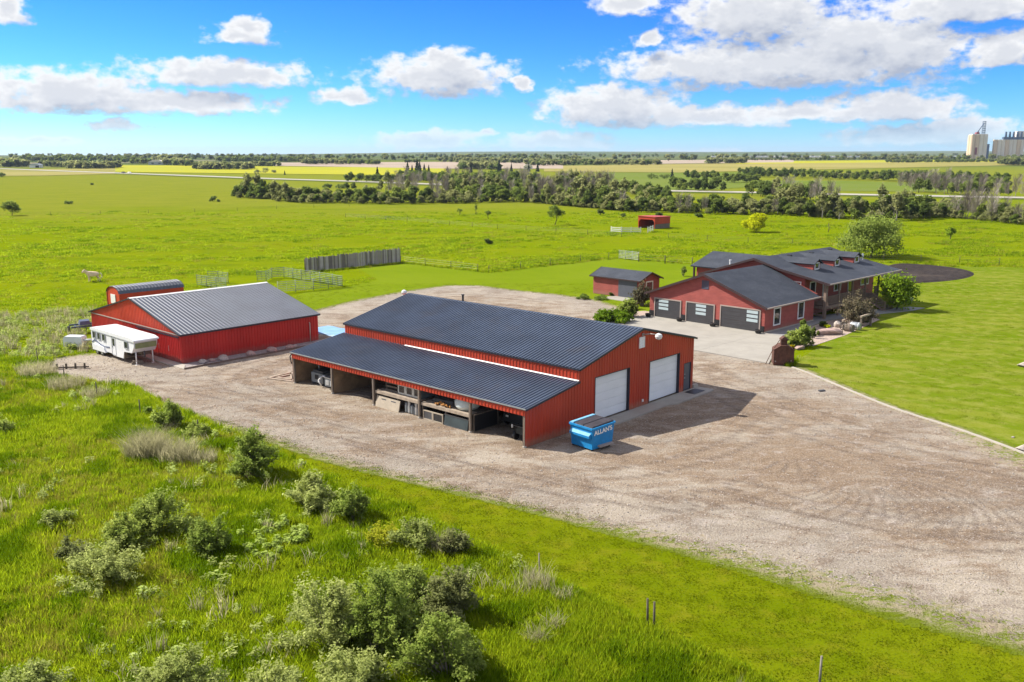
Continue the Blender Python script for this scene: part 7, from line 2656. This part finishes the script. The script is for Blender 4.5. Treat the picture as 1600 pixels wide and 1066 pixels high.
solo('arborvitae', 1255, 525, 14, 28, 'narrow upright evergreen behind the juniper pair', M_LEAF_MD, M_TWIG, 6, 1500, 0.12, 0.0, cat='shrub', seed=68, flat_=1.6)
solo('arborvitae', 1271, 529, 8, 20, 'slim evergreen right of the narrow upright one', M_LEAF_DK, M_TWIG, 5, 700, 0.10, 0.0, cat='shrub', seed=69, flat_=1.8)
solo('ball_shrub', 1278, 525, 7, 9, 'small clipped ball shrub by the whitish boulder', M_LEAF_DK, M_TWIG, 4, 420, 0.08, 0.0, cat='shrub', seed=70)
solo('dwarf_shrub', 1286, 511, 13, 10, 'dark dwarf shrub in the gravel bed by the garden path', M_LEAF_DK, M_TWIG, 5, 900, 0.09, 0.0, cat='shrub', seed=71)
solo('golden_shrub', 1293, 513, 11, 6, 'yellow dwarf shrub beside the dark dwarf one', M_LEAF_YEL, M_TWIG, 5, 700, 0.08, 0.0, cat='shrub', seed=72)
solo('yellow_flowers', 1237, 545, 13, 7, 'clump of yellow flowers right of the rusty fireplace', M_FLOWER, M_TWIG, 5, 800, 0.07, 0.0, cat='flowers', seed=73, flat_=0.8)
solo('vine_shrub', 1350, 504, 14, 12, 'dark green shrub under the hitching rail', M_LEAF_DK, M_TWIG, 5, 900, 0.1, 0.0, cat='shrub', seed=74)
for (u, v, w, h, lb, mt_) in ((912, 468, 24, 6, 'low green perennials along the gravel at the garden shed', M_LEAF_MD), (940, 469, 26, 5, 'low green perennials below the garden shed wall', M_LEAF_MD), (955, 463, 8, 6, 'small dark shrub against the garden shed wall', M_LEAF_DK), (1068, 432, 12, 18, 'slim leafy sapling behind the garage ridge', M_LEAF_FG),
                              (993, 483, 14, 12, 'reddish shrub below the bronze bush', M_LEAF_BRN)):
    solo('garden_plant', u, v, w, h, lb, mt_, M_TWIG, 5, 700, 0.10, 0.0, cat='plant')

# ------------------------------------------------------------------ shrubs in the rough grass near the camera
FGB = [  # u, v of the foot, width, height in photo pixels, label, coat, seed
    (268, 672, 52, 44, 'dark green shrub at the gravel verge, topmost of the near shrubs', M_LEAF_FG),
    (310, 686, 48, 26, 'low leafy shrub right of the topmost one', M_LEAF_FG),
    (232, 650, 18, 14, 'tiny dark shrub left of the topmost shrub', M_LEAF_FG),
    (393, 747, 88, 78, 'full green shrub beside the thin fence post at the verge', M_LEAF_FG),
    (248, 834, 108, 68, 'dark olive shrub at the upper right of the left group', M_LEAF_FG),
    (196, 856, 80, 54, 'olive shrub in the middle of the left group', M_LEAF_FG),
    (163, 905, 132, 56, 'broad silvery shrub at the bottom of the left group', M_LEAF_SILV),
    (112, 880, 56, 40, 'grey dark shrub at the left end of the left group', M_LEAF_GR),
    (336, 868, 72, 62, 'solitary two toned shrub right of the left group', M_LEAF_FG),
    (86, 825, 58, 28, 'small low pale shrub above the left group', M_LEAF_SILV),
    (8, 678, 34, 22, 'dark little shrub at the left picture edge', M_LEAF_FG),
    (484, 793, 84, 50, 'pale rounded shrub left of its denser twin on the mown verge', M_LEAF_SILV),
    (555, 813, 62, 58, 'dense grey green shrub standing on the mown verge', M_LEAF_FG),
    (655, 862, 84, 52, 'silvery shrub left of a smaller twin below the mown verge', M_LEAF_SILV),
    (707, 870, 56, 44, 'small twiggy shrub at the right end of the verge shrubs', M_LEAF_GR),
    (640, 950, 100, 75, 'back shrub of the big clump at the bottom', M_LEAF_FG),
    (710, 965, 92, 80, 'sparse grey shrub at the upper right of the big clump', M_LEAF_GR),
    (515, 1010, 140, 95, 'pale green shrub at the left of the big clump', M_LEAF_SILV),
    (600, 1020, 150, 120, 'tallest green shrub in the middle of the big clump', M_LEAF_FG),
    (705, 1062, 130, 100, 'rounded leafy shrub at the right of the big clump', M_LEAF_FG),
    (560, 1080, 130, 70, 'low pale shrub at the front of the big clump', M_LEAF_SILV),
    (290, 1100, 150, 80, 'silvery shrub cut by the bottom edge, left of the big clump', M_LEAF_SILV),
    (420, 1110, 110, 60, 'pale low shrub at the bottom edge beside the silvery one', M_LEAF_SILV),
    (45, 1100, 110, 60, 'pale shrub in the bottom left corner', M_LEAF_SILV)]
for i, (u, v, w, h, lb, mt_) in enumerate(FGB):
    p = G(u, v)
    dist = math.hypot(p.y, CAM_H)
    area = w * h * (dist / FPX) ** 2
    leaf = 0.062 if dist < 48 else 0.08
    n = int(min(30000, max(1200, area / leaf ** 2 * 5.2)))
    solo('wild_shrub', u, v, w, h * 1.05, lb, mt_, M_TWIG, 17, n, leaf, 0.0, cat='shrub', seed=900 + i, sprig=6, tr=0.035, limbs=14, inner=0.3, group='shrubs in the rough grass', aspect=2.2, stems=int(26 + area * 2.2))


def blades(name, seed, n, rad, h0, h1, w, mat, lean=0.35):
    rs = np.random.RandomState(seed)
    V, F = [], []
    for k in range(n):
        a, r = rs.uniform(0, 6.28), rad * math.sqrt(rs.rand())
        p = np.array([math.cos(a) * r, math.sin(a) * r, -0.02])
        h = rs.uniform(h0, h1)
        b = rs.uniform(0, 6.28)
        t = np.array([math.cos(b), math.sin(b), 0]) * h * lean * rs.uniform(0.2, 1.2)
        c = rs.uniform(0, 6.28)
        s = np.array([math.cos(c), math.sin(c), 0]) * w * rs.uniform(.6, 1.2) * .5
        m = p + t * .35 + np.array([0, 0, h * .62])
        q = p + t + np.array([0, 0, h])
        o = len(V)
        V += [p - s, p + s, m + s * .8, m - s * .8, q]
        F += [(o, o + 1, o + 2, o + 3), (o + 3, o + 2, o + 4, o + 4)]
    # triangles for the tips
    V = np.array(V, np.float32)
    quads = [f for f in F if f[2] != f[3]]
    tris = [f[:3] for f in F if f[2] == f[3]]
    me = bpy.data.meshes.new(name)
    me.from_pydata([tuple(x) for x in V], [], quads + tris)
    me.materials.append(mat)
    return me


# dry weeds and pale clumps
def weed(u, v, wpx, hpx, label, mat, seed, n=260, name='dry_weeds', lean=0.5):
    p = G(u, v)
    d = math.hypot(p.y, CAM_H)
    r, h = wpx * d / FPX / 2, hpx * d / FPX * 1.25
    me = blades('stalks', seed, n, r, h * .4, h, 0.022, mat, lean)
    o = link(name, me, None, (p.x, p.y, 0))
    tag(o, label, 'weeds')


weed(232, 716, 62, 42, 'pale dry bush of weeds left of the thin fence post', M_DRY, 1, 1500, lean=0.8)
weed(276, 722, 60, 36, 'greyish dry weeds right of the pale bush', M_DRY, 2, 1000, lean=0.7)
weed(318, 724, 42, 22, 'low beige weeds before the full green shrub', M_DRY, 3, 500)
weed(60, 588, 56, 22, 'band of beige dry grass at the left end of the gravel', M_DRY, 4, 900)
weed(104, 608, 56, 22, 'second band of beige dry grass below the gravel tip', M_DRY, 5, 900)
weed(150, 622, 40, 18, 'thin beige grass beside the mown verge', M_DRY, 6, 450)
weed(838, 920, 56, 34, 'pale straw weeds around a leaning stake', M_DRY, 7, 260)
weed(880, 938, 34, 24, 'pale straw weeds right of the leaning stake', M_DRY, 8, 140)
weed(838, 1006, 30, 24, 'round ball of straw coloured weed in the rough grass', M_DRY, 9, 300, lean=1.0)
weed(866, 985, 24, 26, 'thin straw weed right of the round ball', M_DRY, 10, 120, lean=0.9)
def forb_patch(name, u, v, wpx, hpx, label, mat, n, seed, leaf=0.10):
    """low broad-leaved weeds in a loose patch"""
    g_ = G(u, v)
    d_ = math.hypot(g_.y, CAM_H)
    r_, h_ = wpx * d_ / FPX / 2, hpx * d_ / FPX
    rs = np.random.RandomState(seed)
    k = 38
    a_ = rs.uniform(0, 6.28, k)
    q_ = np.sqrt(rs.rand(k)) * r_
    lob = [(math.cos(a_[i]) * q_[i], math.sin(a_[i]) * q_[i] * 1.5, h_ * .55, .22, .22, h_ * rs.uniform(.3, .6)) for i in range(k)]
    c_, nr = cloud_points(rs, n, lob, 0.2, 0.8)
    V, F = leaves(rs, c_, nr, leaf, 1.3, 0.5)
    o = link(name, np_mesh(name, V, F, mat), None, (g_.x, g_.y, 0))
    tag(o, label, 'weeds')


forb_patch('yellow_weeds', 598, 852, 46, 30, 'patch of yellow flowering weeds by the silvery shrubs', leafy('yellow_weed', (0.30, 0.32, 0.02), (0.50, 0.45, 0.04), None, 0.3, 3, 0.7), 900, 11, 0.09)
weed(690, 866, 40, 34, 'twiggy grey stalks behind the small twiggy shrub', M_DRY, 12, 260)
M_WHITEWEED = leafy('pale_green_weed', (0.30, 0.40, 0.06), (0.52, 0.60, 0.20), None, 0.35, 4, 0.7)
forb_patch('pale_weeds', 424, 850, 104, 20, 'patch of pale green broad leaved weeds near the solitary shrub', M_WHITEWEED, 3200, 13, 0.11)
weed(390, 640, 10, 4, 'sprig of weeds on the gravel', M_WHITEWEED, 14, 30, 'pale_weeds', 0.8) if False else None

# ================================================================== grass
M_GRASS = leafy('tall_grass', (0.235, 0.355, 0.008), (0.405, 0.500, 0.014), (0.51, 0.53, 0.045), 0.5, 0.35, 0.9)
M_GRASSD = leafy('deep_grass', (0.130, 0.235, 0.004), (0.250, 0.365, 0.006), None, 0.45, 0.35, 0.85)
M_GRASSY = leafy('yellowing_grass', (0.33, 0.35, 0.020), (0.46, 0.43, 0.070), None, 0.4, 0.35, 0.8)
M_TURF = leafy('short_turf', (0.120, 0.168, 0.003), (0.182, 0.220, 0.006), (0.25, 0.235, 0.02), 0.3, 0.3, 0.7)

tall = variants_collection('tall_grass', [blades('clump', 1, 34, 0.30, 0.22, 0.55, 0.032, M_GRASS), blades('clump', 2, 30, 0.30, 0.2, 0.62, 0.03, M_GRASS), blades('clump', 3, 36, 0.26, 0.25, 0.5, 0.034, M_GRASS, 0.6),
                                          blades('clump', 4, 34, 0.28, 0.2, 0.5, 0.034, M_GRASSD), blades('clump', 5, 26, 0.26, 0.2, 0.55, 0.028, M_GRASSY, 0.5)])
turf = variants_collection('turf', [blades('tuft', 7, 26, 0.32, 0.05, 0.12, 0.03, M_TURF, 0.7), blades('tuft', 8, 26, 0.34, 0.04, 0.10, 0.03, M_TURF, 0.8), blades('tuft', 9, 22, 0.3, 0.05, 0.14, 0.03, M_TURF, 0.7)])
past = variants_collection('meadow', [blades('tussock', 11, 30, 0.9, 0.2, 0.5, 0.09, M_GRASS, 0.7), blades('tussock', 12, 30, 0.9, 0.25, 0.55, 0.10, M_GRASSD, 0.7), blades('tussock', 13, 26, 0.8, 0.2, 0.5, 0.09, M_GRASSY, 0.7)])

RS = np.random.RandomState(21)


def vnoise(p, s, seed):
    r = np.random.RandomState(seed)
    g = r.rand(256, 256)
    q = p / s
    i = np.floor(q).astype(int)
    f = q - i
    f = f * f * (3 - 2 * f)
    a = g[i[:, 0] % 256, i[:, 1] % 256]
    b = g[(i[:, 0] + 1) % 256, i[:, 1] % 256]
    c = g[i[:, 0] % 256, (i[:, 1] + 1) % 256]
    d = g[(i[:, 0] + 1) % 256, (i[:, 1] + 1) % 256]
    return (a * (1 - f[:, 0]) + b * f[:, 0]) * (1 - f[:, 1]) + (c * (1 - f[:, 0]) + d * f[:, 0]) * f[:, 1]


def wedge(n, y0, y1, power=0.0, margin=0.80):
    """points spread over what a camera a little either side could see"""
    t = RS.rand(n)
    k = 2.0 - power
    y = (y0 ** k + t * (y1 ** k - y0 ** k)) ** (1 / k)
    x = RS.uniform(-1, 1, n) * (y * margin + 3)
    return np.stack([x, y], 1)


BUILT = [fpoly(SHOP, [(-.3, -.3), (20.3, -.3), (20.3, SL + .3), (-.3, SL + .3)]), fpoly(BARN, [(-1, -2.1), (BL + .3, -2.1), (BL + .3, BW + .3), (-1, BW + .3)]),
         fpoly(HOUSE, [(-12.4, -8), (0, -8), (31, -5.8), (31, 19), (-12.4, 19)]), fpoly(SHEDF, [(-3, -.3), (SW + .2, -.3), (SW + .2, SLN + .2), (-3, SLN + .2)])]


def free_of(p, polys, pad=0.0):
    ok = np.ones(len(p), bool)
    for q in polys:
        ok &= ~inside(q, p)
        if pad:
            ok &= dist_poly(q, p) > pad
    return ok


def cut(p, polys):
    return p[free_of(p, polys)]


MOWN = [GRAVEL, STRIP, BACK_LAWN, HOUSE_LAWN, SOIL] + BUILT
p = wedge(88000, 25, 80, 0.8)
p = cut(p, MOWN)
nz = vnoise(p, 2.6, 1) * .6 + vnoise(p, 0.9, 2) * .4
big = vnoise(p, 9, 3)
idx = np.where(nz > 0.62, 3, np.where((big < 0.28) & (RS.rand(len(p)) < .5), 4, RS.randint(0, 3, len(p))))
sc = 0.62 + 0.75 * nz + RS.uniform(-.15, .15, len(p))
scatter('tall_grass', np.column_stack([p, np.zeros(len(p))]), RS.uniform(0, 6.28, len(p)), sc, tall, 'stuff', idx)

# thistles, pale forbs and seed heads dotted through the tall grass
def forb(name, seed, n, mat, h, r, leaf):
    rs = np.random.RandomState(seed)
    c_, nr = cloud_points(rs, n, [(0, 0, h * .6, r, r, h * .45)], 0.2, 0.8)
    V, F = leaves(rs, c_, nr, leaf, 1.6, .6)
    return np_mesh(name, V, F, mat)


fb = variants_collection('forb', [forb('thistle', 1, 46, M_LEAF_SILV, .55, .22, .07), forb('dock', 2, 40, M_WHITEWEED, .5, .25, .09), forb('vetch', 3, 50, M_LEAF_FG, .5, .35, .07),
                                  blades('seed_heads', 31, 26, .22, .5, .85, .022, M_DRY, .4), blades('old_stalks', 32, 16, .3, .4, .8, .022, M_DRY, .8)])
p = wedge(3600, 26, 84, 0.8)
p = cut(p, MOWN)
p = p[vnoise(p, 4.5, 8) > .48]
rough = np.array(gpoly([(-40, 496), (150, 486), (165, 500), (150, 548), (85, 560), (-40, 566)]))
lo_, hi_ = rough.min(0), rough.max(0)
r_ = RS.uniform(0, 1, (1500, 2)) * (hi_ - lo_) + lo_
r_ = cut(r_[inside(rough, r_)], MOWN)
p = np.concatenate([p, r_])
scatter('forbs', np.column_stack([p, np.zeros(len(p))]), RS.uniform(0, 6.28, len(p)), RS.uniform(.6, 1.5, len(p)), fb, 'stuff')

p = wedge(52000, 80, 300, 1.0)
p = cut(p, MOWN)
nz = vnoise(p * np.array([.6, 1]), 7, 4) * .55 + vnoise(p, 2.2, 5) * .45
k_ = (nz > .42 + .2 * RS.rand(len(p))) & (RS.rand(len(p)) > (p[:, 1] - 140) / 190)
p, nz = p[k_], nz[k_]
idx = np.where((nz > 0.66) & (RS.rand(len(p)) < .3), 1, np.where(RS.rand(len(p)) < .15, 2, 0))
sc = (0.55 + 1.0 * (nz - .4)) * np.clip(p[:, 1] / 150, .6, 1.2)
sc3 = np.stack([sc * 1.3, sc * 1.3, sc * 0.8], 1)
scatter('meadow_grass', np.column_stack([p, np.zeros(len(p))]), RS.uniform(0, 6.28, len(p)), sc3, past, 'stuff', idx)

p = wedge(42000, 26, 92, 0.9)
q = p[(inside(STRIP, p)) & free_of(p, [GRAVEL])]
p2 = wedge(17000, 60, 130, 0.6)
q2 = p2[(inside(HOUSE_LAWN, p2) | inside(BACK_LAWN, p2)) & free_of(p2, [GRAVEL, SOIL] + BUILT)]
q = np.concatenate([q, q2])
scatter('short_turf', np.column_stack([q, np.full(len(q), 0.008)]), RS.uniform(0, 6.28, len(q)), np.stack([RS.uniform(.7, 1.3, len(q)), RS.uniform(.7, 1.3, len(q)), RS.uniform(.3, .7, len(q))], 1), turf, 'stuff')

# weeds creeping over the gravel margin
ln = resample(px_line(LOW_EDGE), 0.09)
wide_ = np.clip((ln[:, 0] - 2) / 14, 0, 1)
off = RS.normal(0.1, 0.35, len(ln)) + wide_ * np.abs(RS.normal(0, 1.3, len(ln)))
d = np.gradient(ln, axis=0)
d /= np.hypot(d[:, 0], d[:, 1])[:, None]
q = ln + np.stack([-d[:, 1], d[:, 0]], 1) * off[:, None]
ln2 = resample(px_line([(490, 487), (560, 470), (640, 455), (700, 447), (745, 447), (800, 454), (870, 461), (930, 470)]), 0.25)
q = np.concatenate([q, ln2 + RS.normal(0, .25, ln2.shape)])
scatter('margin_weeds', np.column_stack([q, np.full(len(q), 0.015)]), RS.uniform(0, 6.28, len(q)), RS.uniform(.3, 1.0, len(q)), turf, 'stuff')
# loose stones, thickest where traffic throws them to the sides
def pebble(name, seed, mat):
    bm = bmesh.new()
    bmesh.ops.create_icosphere(bm, subdivisions=1, radius=1.0)
    r_ = random.Random(seed)
    for v_ in bm.verts:
        v_.co = v_.co * r_.uniform(.7, 1.1)
        v_.co.z *= .6
    me = bpy.data.meshes.new(name)
    bm.to_mesh(me)
    bm.free()
    me.materials.append(mat)
    return me


M_PEB = [paint('pebble_%s' % n_, c_, 0.9, var=0.2, scale=4) for n_, c_ in (('pale', (0.40, 0.345, 0.29)), ('grey', (0.26, 0.235, 0.21)), ('brown', (0.24, 0.165, 0.11)))]
pebs = variants_collection('pebble', [pebble('pebble', 5 + k, M_PEB[k]) for k in range(3)])
p = wedge(42000, 36, 100, 1.0)
p = p[inside(GRAVEL, p) & free_of(p, BUILT[:2])]
dd = dist_poly(GRAVEL, p)
p = p[RS.rand(len(p)) < np.exp(-dd / 6.0) * .9 + .22]
scatter('loose_stones', np.column_stack([p, np.full(len(p), .03)]), RS.uniform(0, 6.28, len(p)), RS.uniform(.02, .06, len(p)) * (0.7 + p[:, 1] / 120), pebs, 'stuff')
# taller fringe of uncut grass where the mower stops, under fences and by the soil bed
fr = []
for px_, st, w in (([(626, 411), (690, 418), (764, 426.5), (850, 416), (965, 403.5), (1060, 412)], .35, .35), ([(1390, 411), (1440, 412.5), (1500, 418)], .3, .5), ([(1440, 411), (1600, 418)], .5, .4),
                   ([(474, 428), (626, 412)], .4, .6)):
    l = resample(px_line(px_), st)
    fr.append(l + RS.normal(0, w, l.shape))
fr = np.concatenate(fr)
scatter('uncut_fringe', np.column_stack([fr, np.zeros(len(fr))]), RS.uniform(0, 6.28, len(fr)), RS.uniform(.6, 1.3, len(fr)), tall, 'stuff')

# ------------------------------------------------------------------ far woods, reading as one mass
farv = []
for i in range(4):
    L = rand_lobes(700 + i, 7, 4.2, 8.5, 0.2)
    farv.append(crown_mesh('far_crown', 700 + i, L, 200, 1.5, M_LEAF_FAR if i % 2 else M_LEAF_GR, 0.6))
for i in range(2):
    L = rand_lobes(720 + i, 6, 3.6, 8.0, 0.2)
    farv.append(crown_mesh('far_crown', 720 + i, L, 200, 1.4, M_LEAF_DK if i else M_LEAF_MD, 0.6))
farc = variants_collection('far_wood', farv)
FP = []


def far_row(pts, depth_px, n, s0, s1, kinds=(0, 1, 2, 3)):
    """n trees on the land between the line pts and depth_px photo pixels above it"""
    us = [q[0] for q in pts]
    vs = [q[1] for q in pts]
    for _ in range(n):
        u = rnd.uniform(us[0], us[-1])
        v = float(np.interp(u, us, vs)) - depth_px * rnd.random()
        g = G(u, max(v, 242.2))
        FP.append((g.x, g.y, tz(g.y), rnd.uniform(s0, s1), rnd.choice(kinds)))


far_row([(0, 261.5), (45, 261)], 3, 60, 0.8, 1.4, (0, 2, 5))
far_row([(62, 261), (110, 262)], 2, 40, 0.6, 1.0)
far_row([(105, 264.3), (185, 264.0)], 2.5, 90, 0.7, 1.15, (0, 2, 3, 2))
far_row([(40, 254), (150, 253), (215, 256)], 4, 120, 0.8, 1.3, (1, 4, 4))
far_row([(205, 257), (235, 257)], 2, 20, 0.7, 1.1, (1, 4))
far_row([(255, 258), (300, 260)], 3, 40, 0.8, 1.3, (0, 2, 5))
far_row([(240, 253), (275, 253)], 2, 30, 1.0, 1.6, (2, 0))
far_row([(305, 265.3), (392, 265.5)], 3, 110, 0.65, 1.05, (0, 2, 3))
far_row([(395, 260.3), (436, 260.5)], 1.5, 30, 0.5, 0.9)
far_row([(340, 253.2), (480, 254)], 2.5, 180, 0.8, 1.2, (1, 4))
far_row([(470, 257.2), (545, 257.6)], 3, 90, 0.7, 1.1, (0, 2, 1))
far_row([(545, 257.6), (594, 257.8)], 2.5, 50, 0.6, 1.0, (1, 4))
far_row([(632, 254.5), (655, 254.5)], 0.6, 20, 0.6, 0.8, (4,))
far_row([(685, 254), (860, 256.5)], 3, 160, 0.6, 1.0, (0, 1, 2))
far_row([(718, 265), (780, 266)], 4, 50, 0.8, 1.2, (0, 2, 5))
far_row([(820, 259.5), (910, 259), (1030, 258.5)], 4, 190, 0.6, 1.1, (0, 2, 5))
far_row([(1105, 256.0), (1165, 255.8)], 3, 70, 0.7, 1.1, (0, 2, 2))
far_row([(1165, 251.2), (1345, 250.0)], 1.2, 130, 0.35, 0.6)
far_row([(1345, 250.5), (1480, 249.6)], 1.8, 120, 0.5, 0.9, (0, 2, 1))
far_row([(1380, 254.8), (1570, 253.8)], 1.2, 130, 0.5, 0.7, (1, 4))
far_row([(1560, 258), (1620, 262)], 5, 70, 0.9, 1.5, (1, 0))
for k in range(1500):
    u = rnd.uniform(-60, 1660)
    v = 243.0 + 9 * rnd.random() ** 1.4
    g = G(u, v)
    w = math.sin(u * 0.031 + v * 1.7) + math.sin(u * 0.011 - v * 2.9)
    if w > 0.1:
        FP.append((g.x, g.y, tz(g.y), rnd.uniform(.8, 1.5), rnd.choice((0, 1, 1, 4))))
scatter('far_woods', [q[:3] for q in FP], [rnd.uniform(0, 6) for _ in FP], [(q[3] * 1.2, q[3] * 1.2, q[3]) for q in FP], farc, 'stuff', [q[4] for q in FP])

# ------------------------------------------------------------------ the air: one closed box of thin haze round everything
hm = bpy.data.materials.new('haze')
hm.use_nodes = True
hm.node_tree.nodes.clear()
ho = hm.node_tree.nodes.new('ShaderNodeOutputMaterial')
hv = hm.node_tree.nodes.new('ShaderNodeVolumePrincipled')
hv.inputs['Color'].default_value = (0.62, 0.78, 1.0, 1)
hv.inputs['Density'].default_value = 5.0e-5
hv.inputs['Anisotropy'].default_value = 0.1
hm.node_tree.links.new(hv.outputs[0], ho.inputs['Volume'])
tag(MB().box(-13000, 13000, -80, 17000, -12, 140).build('haze', hm), kind='stuff')
